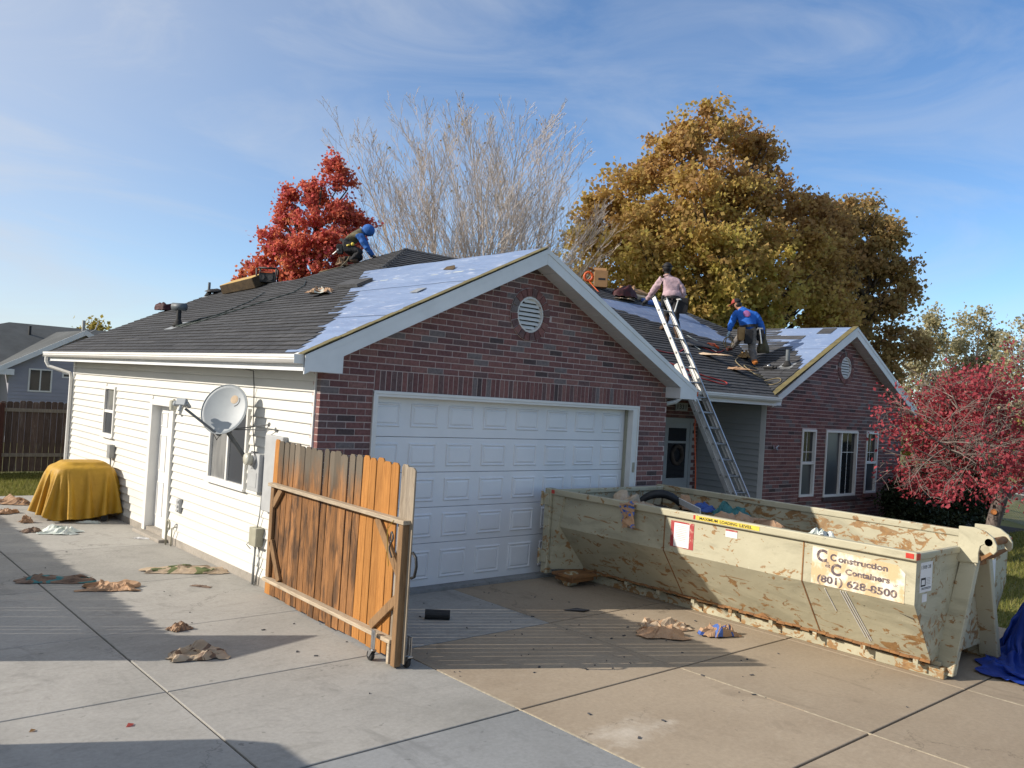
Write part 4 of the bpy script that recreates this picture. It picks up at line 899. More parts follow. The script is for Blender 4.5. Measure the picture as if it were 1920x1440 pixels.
for y in (-2.25, -4.15):
    b = B(); e = .006
    b.prism([(DX0 - e, y, ZR), (DX0 - e, y, ZK), (FX0 - e, y, ZF), (FX0, y, ZF), (DX0, y, ZK), (DX0, y, ZR)], (0, .014, 0)); b.obj('weld_seam', 'rust', dump)
b = B(); n = 50
for i in range(n):
    y0, y1 = DY0 + (DY1 - DY0) * i / n, DY0 + (DY1 - DY0) * (i + 1) / n; d0, d1 = (.006 * math.sin(i * 2.3) + random.uniform(-.006, .006) for _ in (0, 1))
    b.add([(FX0 - .022, y0, ZF - .012 + d0), (FX0 + .02, y0, ZF - .012), (FX0 + .02, y1 + .004, ZF - .012), (FX0 - .022, y1 + .004, ZF - .012 + d0), (FX0 - .022, y0, ZF + .012 + d0), (FX0 + .02, y0, ZF + .02), (FX0 + .02, y1 + .004, ZF + .02), (FX0 - .022, y1 + .004, ZF + .012 + d0)], HX)
b.obj('floor_lip', 'rust', dump)
b = B(); b.prism([(FX0 - .03, -3.33, ZF + .012), (FX0 - .04, -3.43, ZF + .055), (FX0 - .045, -3.52, ZF + .012)], (.02, 0, 0)); b.obj('bent_lip', 'rust', dump)
for x in (3.56, 4.9):
    b = B(); b.box(x, x + .10, DY0 - .10, DY1 - .2, GZ, GZ + .115); b.box(x + .03, x + .07, DY0 - .05, DY1 - .2, GZ + .115, ZF - .012); b.obj('skid_rail', 'dump_rusty', dump, bevel=.006)
y = DY0 + .12; k = 0
while y < DY1 - .15:
    b = B(); b.box(FX0 - .02, FX1 + .02, y, y + .05, GZ + .118, ZF - .012); b.box(FX0 - .03, FX0 - .02, y - .005, y + .012, GZ + .085, ZF - .01); b.obj('cross_member', 'dump_rusty', dump); y += .56; k += 1
# near corner post by the tail gate, hinges, roller
b = B(); b.box(DX0 - .075, DX0 + .05, DY1 - .02, DY1 + .10, .04, ZR + .085); b.obj('corner_post', 'dump', dump, bevel=.01)
b = B(); b.prism([(DX0 - .03, DY1 - .03, ZR), (DX0 - .03, DY1 - .25, ZR - .0), (FX0 - .03, DY1 - .25, ZF), (DX0 - .03, DY1 - .03, ZF)], (.03, 0, 0)); b.obj('gusset', 'dump', dump)
b = B(); b.box(DX1 - .05, DX1 + .075, DY1 - .02, DY1 + .10, .04, ZR + .085); b.obj('corner_post', 'dump_rusty', dump, bevel=.01)
for z in (.20, 1.02):
    b = B(); b.box(DX0 - .10, DX0 - .075, DY1 - .01, DY1 + .10, z, z + .17); b.tube([(DX0 - .11, DY1 + .11, z - .02), (DX0 - .11, DY1 + .11, z + .19)], .022, 8); b.obj('hinge', 'dump_rusty', dump, bevel=.005)
b = B(); b.box(2.92, 3.42, -.78, -.36, .06, .10); b.box(2.96, 3.40, -.74, -.40, .0, .06); b.obj('roller_bracket', 'rust', dump, bevel=.006)
for (x0, x1) in ((2.98, 3.16), (5.22, 5.40)):
    b = B(); b.lathe([(.04, 0), (.095, .0), (.10, .02), (.10, x1 - x0 - .02), (.095, x1 - x0), (.04, x1 - x0)], (x0, -.60, GZ + .10), (1, 0, 0), 20); b.obj('roller_wheel', 'dump_rusty', dump)
# hook frame at the front
for (xb, xt) in ((3.60, 4.06), (4.95, 4.49)):
    b = B(); s_ = 1 if xb < 4 else -1
    b.add([(xb, -5.52, GZ + .04), (xb, -5.32, GZ + .04), (xt, -5.36, 1.12), (xt, -5.53, 1.12), (xb + s_ * .10, -5.52, GZ + .04), (xb + s_ * .10, -5.32, GZ + .04), (xt + s_ * .10, -5.36, 1.12), (xt + s_ * .10, -5.53, 1.12)], [(0, 1, 2, 3), (7, 6, 5, 4), (0, 3, 7, 4), (3, 2, 6, 7), (2, 1, 5, 6), (1, 0, 4, 5)])
    b.obj('hook_leg', 'dump', dump, bevel=.008)
for x in (4.03, 4.47):
    prof = [(-5.34, 1.08), (-5.34, 1.46), (-5.50, 1.465), (-5.60, 1.44), (-5.68, 1.385), (-5.72, 1.31), (-5.72, 1.25), (-5.69, 1.21), (-5.655, 1.235), (-5.645, 1.28), (-5.60, 1.305), (-5.56, 1.28), (-5.545, 1.2), (-5.55, 1.10)]
    b = B(); b.prism([(x, y, z) for y, z in prof], (.035, 0, 0)); b.obj('hook_plate', 'dump', dump, bevel=.004)
b = B(); b.tube([(4.03, -5.64, 1.33), (4.5, -5.64, 1.33)], .04, 12); b.obj('hook_bar', 'rust', dump, smooth=True)
b = B(); b.box(4.065, 4.47, -5.50, -5.35, 1.05, 1.13); b.prism([(4.065, -5.56, 1.12), (4.065, -5.68, 1.22), (4.065, -5.66, 1.24), (4.065, -5.53, 1.14)], (.405, 0, 0)); b.obj('hook_brace', 'rust', dump)
# signs and stickers
sg = B(); x = DX0 - .004
def rrect(y0, y1, z0, z1, c=.0): return [(x, y0, z0), (x, y1, z0), (x, y1, z1 - c), (x, y1 + c * 1.4, z1), (x, y0, z1)]
sg.prism([(x, -4.25, .735), (x, -5.25, .725), (x, -5.25, 1.02), (x, -5.17, 1.09), (x, -4.25, 1.13)], (.003, 0, 0)); sign = sg.obj('company_sign', 'decal', dump)
xs = DX0 - .0065; XD, YD = (0, -1, 0), (0, 0, 1)
letters('lettering', 'C', .175, 'ink', (xs, -4.30, .985), XD, YD, sign, .006); letters('lettering', 'onstruction', .088, 'ink', (xs, -4.545, 1.01), XD, YD, sign, .003, .53); letters('lettering', 'C', .10, 'ink', (xs, -4.455, 1.01), XD, YD, sign, .004)
letters('lettering', '&', .085, 'ink', (xs, -4.405, .93), XD, YD, sign, .003); letters('lettering', 'C', .165, 'ink', (xs, -4.47, .865), XD, YD, sign, .006)
letters('lettering', 'Containers', .085, 'ink', (xs, -4.63, .895), XD, YD, sign, .003, .47); letters('lettering', 'LLC', .03, 'ink', (xs, -5.14, .875), XD, YD, sign, .0)
letters('lettering', '(801) 628-8500', .105, 'ink', (xs, -4.32, .765), XD, YD, sign, .003, .86)
st = B().box(x, x + .003, -2.69, -2.34, .80, 1.12).obj('permit_sticker', 'decal_red', dump); B().box(x - .003, x, -2.625, -2.395, .81, 1.10).obj('sticker_paper', 'decal_white', st)
for k in range(9): B().box(x - .0042, x - .003, -2.60 + random.uniform(0, .03), -2.42 - random.uniform(0, .05), 1.065 - k * .022, 1.071 - k * .022).obj('print_line', 'ink_grey', st)
st2 = B().box(x, x + .003, -3.30, -3.14, 1.045, 1.115).obj('small_label', 'decal_white', dump); B().box(x - .0005, x + .0028, -3.30, -3.14, 1.1152, 1.135).obj('label_band', 'decal_red', st2)
xr_ = DX0 - .0585
ys = B().box(xr_, xr_ + .003, -3.62, -2.745, ZR + .018, ZR + .068).obj('yellow_strip', 'yellow_strip', dump)
for wd_, y_, l_ in (('MAXIMUM', -2.80, .26), ('LOADING', -3.09, .24), ('LEVEL', -3.36, .17)): letters('lettering', wd_, .045, 'ink_black', (xr_ - .0015, y_, ZR + .028), XD, YD, ys, .001, l_)
for (y0, y1) in ((-5.345, -5.265), (-2.735, -2.71), (-.30, -.24)): B().box(xr_, xr_ + .003, y0, y1, ZR + .02, ZR + .07).obj('reflector', 'red_refl', dump)
B().box(DX0 - .055, DX0 + .03, DY0 - .0235, DY0 - .0205, ZR + .01, ZR + .075).obj('reflector', 'red_refl', dump); B().box(DX1 - .02, DX1 + .05, DY0 - .0235, DY0 - .0205, ZR + .01, ZR + .075).obj('reflector', 'red_refl', dump)
yn = DY0 - .002; nt_ = B().box(3.10, 3.38, yn, yn + .003, .84, 1.14).obj('paper_notice', 'decal_white', dump)
letters('lettering', '1308 28', .05, 'ink_black', (3.12, yn - .0015, 1.075), (1, 0, 0), YD, nt_, 0, .22)
bb = B(); bb.box(3.12, 3.23, yn - .0015, yn, .965, .985); bb.box(3.12, 3.23, yn - .0015, yn, .90, .915); bb.box(3.12, 3.135, yn - .0015, yn, .915, .965); bb.box(3.215, 3.23, yn - .0015, yn, .915, .965); bb.box(3.14, 3.36, yn - .0015, yn, .88, .886); bb.box(3.14, 3.36, yn - .0015, yn, .868, .873); bb.obj('print_frame', 'ink_black', nt_)
for k in range(5): B().box(3.25, 3.35 - random.uniform(0, .03), yn - .0015, yn, .975 - k * .015, .979 - k * .015).obj('print_line', 'ink_grey', nt_)
B().box(3.17, 3.28, yn, yn + .003, .74, .82).obj('paper_scrap', 'decal_white', dump); B().box(5.02, 5.13, yn, yn + .003, .72, 1.02).obj('paper_notice', 'decal_white', dump)
# white chalk drips and hanging strings
for (y, z0, z1, dy) in ((-4.40, .70, .45, -.05), (-4.58, .71, .20, -.12), (-4.61, .71, .16, -.13), (-4.64, .71, .18, -.12)):
    f = lambda z: DX0 + (FX0 - DX0) * (ZK - z) / (ZK - ZF) if z < ZK else DX0
    b = B(); b.tube([(f(z) - .006, y + dy * (z0 - z) / (z0 - z1), z) for z in [z0 + (z1 - z0) * i / 5 for i in range(6)]], .005, 4); b.obj('white_streak', 'decal_white', dump)

# ------------------------------------------------------------------ crumpled things
def crumple(name, mat, loc, size, label, cat='wrapper', seed=0, flat=.35, rot=0, mats=None, group=None, amp=.75, nx=20, ny=14, fold=.8):
    """a crushed paper or film sheet lying on a surface"""
    bb = B(); sx, sy, sz = size; vs = []; o = Vector((seed * 3.7, seed * 1.9, seed))
    for i in range(nx + 1):
        for j in range(ny + 1):
            u, v = i / nx - .5, j / ny - .5
            n1 = mnoise.noise(Vector((u * 3.1, v * 3.1, 0)) + o); n2 = mnoise.noise(Vector((u * 7.5, v * 7.5, 5)) + o); n3 = mnoise.noise(Vector((u * 3.0, v * 3, 9)) + o); n4 = mnoise.noise(Vector((u * 15, v * 15, 2)) + o)
            edge = (1 - (2 * abs(u)) ** 3) * (1 - (2 * abs(v)) ** 3)
            h = sz * (flat * .6 + abs(n1) * 1.0 + abs(n2) * .40 + abs(n4) * .18) * (.18 + .82 * edge) + sz * .35 * max(0, math.sin(v * 5 + n3 * 5 + seed)) * fold * .6 * edge
            vs.append((sx * (u + n3 * .30 * amp + n2 * .06), sy * (v + n1 * .35 * amp + n2 * .08), max(.004, h)))
    fs = [(i * (ny + 1) + j, (i + 1) * (ny + 1) + j, (i + 1) * (ny + 1) + j + 1, i * (ny + 1) + j + 1) for i in range(nx) for j in range(ny)]
    bb.add(vs, fs)
    if mats: bb.m = [(1 if mnoise.noise(Vector((f[0] * .13, seed * 2.2, 4))) > .18 else 0) for f in fs]
    o_ = bb.obj(name, mats or mat); o_.location = loc; o_.rotation_euler = (0, 0, rot)
    sol = o_.modifiers.new('thick', 'SOLIDIFY'); sol.thickness = .004
    return tag(o_, label, cat, group)
GY = GZ + .001
crumple('paper_wrapper', 'kraft_dark', (-2.80, 2.50, GY), (.85, .32, .10), 'dark brown torn wrapper lying in the shade beside the long joint', seed=1, rot=-.5, mats=['kraft_dark', 'print_teal'])
crumple('paper_wrapper', 'kraft', (-2.33, 1.84, GY), (.62, .32, .11), 'brown crumpled wrapper at the edge of the fence shadow', seed=2, rot=-.35)
crumple('paper_wrapper', 'kraft_pale', (-1.19, 2.38, GY), (1.00, .36, .12), 'tan and green wrapper spread in the sun near the wall window', seed=3, rot=-.45, mats=['kraft_pale', 'green_print'])
crumple('paper_wrapper', 'kraft', (-2.25, -.20, GY), (.22, .15, .10), 'small rust brown wrapper scrap on the pale slab near the gate shadow', seed=4, rot=.2, mats=['kraft', 'kraft_dark'])
crumple('paper_wrapper', 'kraft_pale', (-2.42, -1.14, GY), (.50, .26, .12), 'tan paper bag with raised corner lying in the dark shadow band', seed=5, rot=-.3, mats=['kraft_pale', 'kraft_dark'])
crumple('plastic_bag', 'film', (-1.93, 5.78, GY), (.50, .30, .14), 'clear plastic bag crumpled on concrete before the yellow cover', cat='bag', seed=6, rot=-.5)
crumple('paper_wrapper', 'kraft_dark', (-2.28, 6.05, GY), (.24, .2, .09), 'small dark wrapper ball beside the clear plastic bag', seed=7)
crumple('paper_wrapper', 'orange', (-1.95, 9.2, GY), (.75, .3, .14), 'orange brown wrapper at the back edge of the concrete', seed=8, rot=-.6, mats=['kraft', 'kraft_dark'])
crumple('paper_wrapper', 'kraft', (-2.25, 8.05, GY), (.4, .22, .1), 'orange tan wrapper at the left border left of the yellow cover', seed=9, rot=.4)
crumple('paper_wrapper', 'kraft', (-2.16, 6.95, GY), (.2, .17, .13), 'small tan wrapper standing just left of the yellow cover', seed=10)
crumple('plastic_film', 'film', (-1.28, 6.62, GY), (.34, .10, .05), 'thin clear plastic strip at the foot of the yellow cover', cat='film', seed=11, rot=-.6)
crumple('paper_wrapper', 'kraft', (2.18, -2.92, GY), (.52, .30, .12), 'smooth tan paper bag lying nearest on the brown slab', seed=12, rot=-.7, flat=.8)
crumple('paper_wrapper', 'kraft_pale', (2.50, -2.72, GY), (.62, .28, .13), 'pale torn wrapper between the two bags beside the dumpster', seed=13, rot=-.55, mats=['kraft_pale', 'kraft'])
crumple('paper_wrapper', 'kraft', (2.84, -3.22, GY), (.44, .26, .16), 'tan bag with blue print standing open beside the dumpster', seed=14, rot=-.4, mats=['kraft', 'print_blue'])
crumple('paper_scrap', 'kraft_dark', (-1.37, 1.48, GY), (.26, .07, .03), 'narrow brown strip of debris on the sunny slab', cat='scrap', seed=15, rot=-.9)
crumple('paper_scrap', 'decal_white', (-.98, 4.9, GY), (.22, .06, .03), 'thin white scrap lying near the side door step', cat='scrap', seed=16, rot=-.6)
lf = B(); lf.add([(-3.47, -2.45, GY), (-3.44, -2.405, GY + .012), (-3.40, -2.42, GY + .004), (-3.43, -2.455, GY + .01)], [(0, 1, 2, 3)]); tag(lf.obj('fallen_leaf', 'leaf_maple'), 'single reddish fallen leaf on the foreground grey slab', 'leaf')
lf = B(); lf.add([(-4.05, -2.19, GY), (-4.03, -2.16, GY + .012), (-4.0, -2.17, GY + .004), (-4.02, -2.2, GY + .01)], [(0, 1, 2, 3)]); tag(lf.obj('fallen_leaf', 'leaf_oak'), 'tiny brown fallen leaf at the left border of the foreground', 'leaf')
# shingle crumbs on the drive
b = B()
for k in range(110):
    if k < 70: px, py = random.gauss(1.5, 1.3), random.gauss(-2.4, 1.4)
    else: px, py = random.uniform(-2.9, 3.3), random.uniform(-5.5, 5)
    if py > -.3 and px > -.8: continue
    if py < -8: continue
    s_ = random.choice((.005, .007, .009, .012, .02)); a = random.uniform(0, 6.3)
    b.obox((px, py, GZ + .005), (s_ * math.cos(a), s_ * math.sin(a), 0), (-s_ * .5 * math.sin(a), s_ * .5 * math.cos(a), 0), (0, 0, .003))
stuff(b.obj('roof_crumbs', 'shingle'))
b = B(); b.tube([(.23, -1.05, GZ + .055), (.46, -1.22, GZ + .055)], .055, 16, cap=False); b.tube([(.25, -1.065, GZ + .055), (.45, -1.214, GZ + .055)], .047, 16)
pp = b.obj('pipe_offcut', 'black'); tag(pp, 'short black pipe offcut with pale end lying on grey slab', 'pipe')
b = B(); d_ = Vector((.23, -.17, 0)).normalized(); c_ = Vector((.46, -1.22, GZ + .055)); a_ = d_.cross(Vector((0, 0, 1)))
b.add([c_ + d_ * .002 + (a_ * math.cos(2 * math.pi * k / 20) + Vector((0, 0, 1)) * math.sin(2 * math.pi * k / 20)) * r_ for r_ in (.056, .036) for k in range(20)], [(k, (k + 1) % 20, 20 + (k + 1) % 20, 20 + k) for k in range(20)]); b.obj('pipe_rim', 'decal_white', pp)
b = B(); b.add([(1.98, -1.55, GY + .01), (2.14, -1.75, GY + .025), (2.28, -1.72, GY + .012), (2.22, -1.55, GY + .004)], [(0, 1, 2, 3)]); o_ = b.obj('shingle_scrap', 'shingle'); o_.modifiers.new('t', 'SOLIDIFY').thickness = .006; tag(o_, 'black shingle scrap on the shaded slab beside the dumpster roller', 'shingle scrap')
# load inside the dumpster
b = B(); nx, ny = 40, 22; vs = []
for i in range(nx + 1):
    for j in range(ny + 1):
        u, v = i / nx, j / ny; y = DY0 + .05 + (DY1 - DY0 - .1) * u; xx = 3.08 + (5.42 - 3.08) * v
        h = .62 + .30 * u + .14 * mnoise.noise((xx * 1.7, y * 1.7, 1)) + .10 * mnoise.noise((xx * 5, y * 5, 2)) + .05 * mnoise.noise((xx * 12, y * 12, 2)); vs.append((xx + .05 * mnoise.noise((xx * 6, y * 6, 8)), y, h))
b.add(vs, [(i * (ny + 1) + j, i * (ny + 1) + j + 1, (i + 1) * (ny + 1) + j + 1, (i + 1) * (ny + 1) + j) for i in range(nx) for j in range(ny)])
o_ = stuff(b.obj('shingle_rubble', 'old_shingle')); o_['label'] = 'heap of torn brown roofing rubble filling the dumpster'; o_['category'] = 'rubble'
b = B(); b.tube([(4.72 + .38 * math.cos(a) * .75, -.80 - .38 * math.cos(a) * .66, .86 + .34 * math.sin(a)) for a in [math.pi * k / 14 for k in range(15)]], [.02 + .045 * math.sin(math.pi * k / 14) for k in range(15)], 8); tag(b.obj('black_edging', 'black', smooth=True), 'black curved plastic strip arching over the dumpster load', 'edging')
b = B(); b.beam((5.2, -.62, 1.12), (4.28, -1.85, 1.10), .09, .018, (0, .2, 1)); tag(b.obj('white_trim_board', 'white', bevel=.002), 'white trim board lying across the dumpster load', 'board')
for k, (lx, ly, lz, s_, mt, lb) in enumerate([(4.3, -.55, 1.0, (.6, .4, .22), 'kraft_pale', 'pale wrapper under the black arch in the dumpster'), (5.1, -1.1, 1.0, (.6, .4, .2), 'kraft', 'tan wrapper beside white trim board in the dumpster'), (4.95, -1.45, 1.02, (.35, .3, .15), 'print_blue', 'blue printed wrapper in the dumpster by the trim board'), (5.0, -1.85, 1.0, (.5, .35, .2), 'print_teal', 'teal wrapper in the middle of the dumpster load'), (4.45, -2.35, .98, (.8, .6, .2), 'kraft', 'large flat brown cardboard behind the yellow strip in the dumpster')]):
    crumple('paper_wrapper', mt, (lx, ly, lz), s_, lb, seed=30 + k, rot=k * .7)
crumple('paper_wrapper', 'kraft', (DX0 - .01, -1.72, ZR + .06), (.28, .20, .05), 'tan paper draped over the dumpster rim', seed=44, rot=.2)
o_ = crumple('paper_bag', 'kraft', (DX0 - .085, -1.70, 1.09), (.32, .22, .05), 'blue and tan bag hanging over the near dumpster rim', cat='bag', seed=45, mats=['kraft', 'print_blue']); o_.rotation_euler = (R(90), R(80), R(-90))
crumple('roof_felt', 'film', (4.75, -3.40, .97), (.34, .25, .16), 'grey and white felt scrap poking up in the dumpster front half', cat='scrap', seed=46, mats=['film', 'shingle'])

# ------------------------------------------------------------------ gate
gate = thing('wooden_gate', 'wooden picket drive gate on casters with orange new boards', 'gate', (-.96, -.8, GZ))
GA, GB = Vector((-.875, .76, 0)), Vector((-.985, -2.41, 0)); gd_ = (GB - GA).normalized(); gn = Vector((gd_.y, -gd_.x, 0)); gn = gn if gn.x < 0 else -gn     # gn towards the frame side (-x)
GLn = (GB - GA).length; npk = 22; pw = GLn / npk
def gp(s_, n_, z): return GA + gd_ * s_ + gn * n_ + Vector((0, 0, z))
for k in range(npk):
    g = .0045 if k not in (5, 9, 13, 16, 19) else .0105
    a0, a1 = k * pw + g, (k + 1) * pw - g; zt_ = 1.825 + random.uniform(-.018, .012) + (.012 if 15 <= k <= 19 else 0); zb_ = -.035 + random.uniform(-.012, .015); e = .028
    mat = 'wood_new' if 15 <= k <= 19 or k < 1 else ('wood_grey' if k > 19 else 'wood_old')
    poly = [gp(a0, 0, zb_), gp(a1, 0, zb_), gp(a1, 0, zt_ - e), gp(a1 - e, 0, zt_), gp(a0 + e, 0, zt_), gp(a0, 0, zt_ - e)]
    yaw_ = random.uniform(-.004, .004)
    b = B(); b.prism([p + gn * (yaw_ * i) for i, p in enumerate(poly)], gn * -.017); b.obj('picket', mat, gate, bevel=.002)
def gbar(name, s0, z0, s1, z1, wd, th, mat, n0=.001):
    a, c = gp(s0, n0 + th / 2, z0), gp(s1, n0 + th / 2, z1); dd = (c - a).normalized(); sd_ = dd.cross(gn).normalized()
    b = B(); b.beam(a, c, wd, th, sd_); return b.obj(name, mat, gate, bevel=.004)
gbar('rail', .10, 1.295, GLn - .03, 1.295, .040, .088, 'wood_rail'); gbar('rail', .10, .16, GLn - .14, .16, .040, .088, 'wood_rail')
gbar('post', .13, .185, .13, 1.27, .088, .040, 'wood_frame'); gbar('post', GLn - .09, -.055, GLn - .09, 1.273, .075, .075, 'wood_frame'); gbar('post', GLn - .165, -.05, GLn - .165, .135, .04, .086, 'wood_rail')
gbar('brace', .16, .62, .44, .19, .088, .038, 'wood_frame', .003); gbar('brace', .16, 1.05, .36, 1.265, .088, .038, 'wood_frame', .003)
gbar('brace', GLn - .60, 1.262, GLn - .155, .80, .088, .038, 'wood_frame', .003); gbar('brace', GLn - .60, .20, GLn - .155, .56, .088, .038, 'wood_frame', .003)
for (s_, nn) in ((GLn - .36, .13), (GLn - .02, -.06)):
    p = gp(s_, nn, 0); b = B(); b.tube([p + Vector((0, 0, .03)), p + Vector((0, 0, .22))], .011, 8); b.prism([p + gd_ * .03 + gn * .022 + Vector((0, 0, .035)), p - gd_ * .03 + gn * .022 + Vector((0, 0, .035)), p - gd_ * .045 + gn * .022 + Vector((0, 0, -.03)), p - gd_ * .02 + gn * .022 + Vector((0, 0, -.03))], gn * .004); b.prism([p + gd_ * .03 - gn * .026 + Vector((0, 0, .035)), p - gd_ * .03 - gn * .026 + Vector((0, 0, .035)), p - gd_ * .045 - gn * .026 + Vector((0, 0, -.03)), p - gd_ * .02 - gn * .026 + Vector((0, 0, -.03))], gn * .004); b.obox(p + Vector((0, 0, .036)), gd_ * .03, gn * .027, (0, 0, .004))
    cs = b.obj('caster', 'chrome', gate)
    B().lathe([(.012, -.02), (.045, -.018), (.05, -.01), (.05, .01), (.045, .018), (.012, .02)], p - gd_ * .03 + Vector((0, 0, GZ + .05)), gn, 18).obj('caster_wheel', 'rubber', cs)
    b = B(); b.obox(p + Vector((0, 0, .14)), gd_ * .035, gn * .004, (0, 0, .09)); b.obj('caster_plate', 'chrome', cs)
p = gp(GLn - .20, .10, 1.12); b = B(); b.tube([p + Vector((0, 0, .07)) + gd_ * (.03 * math.sin(a * .9)) + Vector((0, 0, -.24 * a / 8)) for a in range(9)], .009, 6); b.tube([p + gd_ * .02 * math.cos(a) + Vector((0, 0, .02 + .05 * math.sin(a))) for a in [k * .7 for k in range(10)]], .008, 6); b.obj('latch', 'dark_metal', gate)
b = B(); p = gp(GLn - .29, .095, 1.20); b.tube([p, p + gd_ * .02 - Vector((0, 0, .2)), p + gd_ * .06 - Vector((0, 0, .34))], .004, 5); b.tube([p, p + gd_ * .1 + Vector((0, 0, .1))], .003, 5); b.obj('latch_cord', 'leaf_yellow', gate)
b = B(); p = gp(GLn - .005, -.02, .90); b.tube([p + Vector((0, 0, .12)), p + gd_ * .06 + Vector((0, 0, .08)), p + gd_ * .075, p + gd_ * .05 - Vector((0, 0, .10)), p - Vector((0, 0, .12))], .014, 6); b.obj('pull_handle', 'black', gate, smooth=True)

# ------------------------------------------------------------------ fences
def fence(name, label, a, c, n, mat, h, post_mat, gaps=None, zb0=-.06, face=1, group=None, rail_side=1):
    a, c = Vector(a), Vector(c); t_ = thing(name, label, 'fence', a, group); d = (c - a); ln = d.length; d.normalize(); nn = Vector((-d.y, d.x, 0)) * face; w_ = ln / n
    variants = []
    for v in range(5):
        zz = h + random.uniform(-.025, .02); e = .03; bb = B(); hw = w_ / 2 - .002 - v * .0006
        bb.prism([Vector((0, 0, zb0)) + d * -hw, Vector((0, 0, zb0)) + d * hw, Vector((0, 0, zz - e)) + d * hw, Vector((0, 0, zz)) + d * (hw - e), Vector((0, 0, zz)) - d * (hw - e), Vector((0, 0, zz - e)) - d * hw], nn * -.018); variants.append(bb.mesh('picket', mat))
    for k in range(n):
        sc_ = (gaps(k) if gaps else 1.0); o = piece('picket', random.choice(variants), a + d * (w_ * (k + .5)), t_)
        if sc_ != 1.0: o.scale = (1 if abs(d.x) < .5 else sc_, 1 if abs(d.y) < .5 else sc_, 1)
    for z in (.35, 1.45):
        bb = B(); bb.beam(a + nn * .03 * rail_side + Vector((0, 0, z)), c + nn * .03 * rail_side + Vector((0, 0, z)), .085, .038, (0, 0, 1)); bb.obj('rail', 'wood_grey' if mat == 'fence_dark' else mat, t_)
    k = 0
    while k * 2.4 < ln + .1:
        p = a + d * min(k * 2.4, ln) + nn * .085 * rail_side; bb = B(); bb.box(p.x - .045, p.x + .045, p.y - .045, p.y + .045, -.1, h - .05); bb.obj('post', post_mat, t_); k += 1
    return t_
fence('picket_fence', 'dark stained picket fence behind the lawn at the left edge', (-8.4, 14.6, 0), (3.4, 14.6, 0), 84, 'fence_dark', 1.66, 'fence_red', lambda k: random.choice((1.0, 1.0, .985, .97)), rail_side=-1)
fence('picket_fence', 'cedar privacy fence along the left side of the drive', (-5.70, 14.0, 0), (-5.68, .55, 0), 96, 'wood_old', 1.80, 'wood_frame', lambda k: .84 if k in (94, 92, 89, 87, 84, 81, 77, 73, 66, 60, 52, 44) else 1.0)
lg = thing('gate_leaf', 'narrow cedar gate leaf at the end of the drive fence', 'gate', (-5.53, .47, 0))
A_, C_ = Vector((-5.53, .47, 0)), Vector((-4.45, .75, 0)); dd = (C_ - A_) / 8
for k in range(8):
    b = B(); p, q_ = A_ + dd * (k + .01), A_ + dd * (k + .99); b.prism([p + Vector((0, 0, -.02)), q_ + Vector((0, 0, -.02)), q_ + Vector((0, 0, 1.82)), p + Vector((0, 0, 1.82))], Vector((-dd.y, dd.x, 0)).normalized() * .018); b.obj('picket', 'wood_old', lg)
for z in (.25, 1.45): b = B(); b.beam(A_ + Vector((.01, -.025, z)), C_ + Vector((.01, -.025, z)), .09, .038, (0, 0, 1)); b.obj('rail', 'wood_rail', lg)

# ------------------------------------------------------------------ ladder
lad = thing('extension_ladder', 'long aluminium extension ladder leaning on the porch gutter', 'ladder', (6.94, -1.34, GZ))
LB, LT = Vector((0, -1.34, GZ)), Vector((0, 1.32, GZ + 2.66 * 1.726)); ld = (LT - LB).normalized(); ln_ = Vector((0, -ld.z, ld.y)); LL = (LT - LB).length
def lp(x, s_, n_): return Vector((x, 0, 0)) + LB + ld * s_ + ln_ * n_
def rail_ch(x, s0, s1, n0, dep, face):
    b = B(); w_ = .026
    b.beam(lp(x, s0, n0), lp(x, s1, n0), dep, .007, ln_)
    for e in (-1, 1): b.beam(lp(x - face * w_ / 2, s0, n0 + e * (dep / 2 - .0035)), lp(x - face * w_ / 2, s1, n0 + e * (dep / 2 - .0035)), .0065, w_, ln_)
    return b
for (x, fc) in ((6.72, -1), (7.16, 1)): rail_ch(x, 0, 3.9, 0, .078, fc).obj('rail', 'alu', lad)
for (x, fc) in ((6.752, -1), (7.128, 1)): rail_ch(x, .9, LL, .082, .075, fc).obj('fly_rail', 'alu', lad)
s_ = .2
while s_ < 3.85:
    b = B(); b.tube([lp(6.71, s_, 0), lp(7.17, s_, 0)], .016, 8); b.obj('rung', 'alu_dark', lad); s_ += .305
s_ = 1.05
while s_ < LL - .1:
    b = B(); b.tube([lp(6.745, s_, .082), lp(7.135, s_, .082)], .016, 8); b.tube([lp(6.735, s_, .082), lp(6.745, s_, .082)], .022, 8); b.obj('rung', 'alu_dark', lad); s_ += .305
for x in (6.72, 7.16): b = B(); b.obox(lp(x, .02, 0), (.035, 0, 0), ln_ * .06, ld * .03); b.obj('foot', 'rubber', lad)
for x in (6.752, 7.128): b = B(); b.obox(lp(x, LL + .005, .082), (.02, 0, 0), ln_ * .042, ld * .012); b.obj('end_cap', 'black', lad)

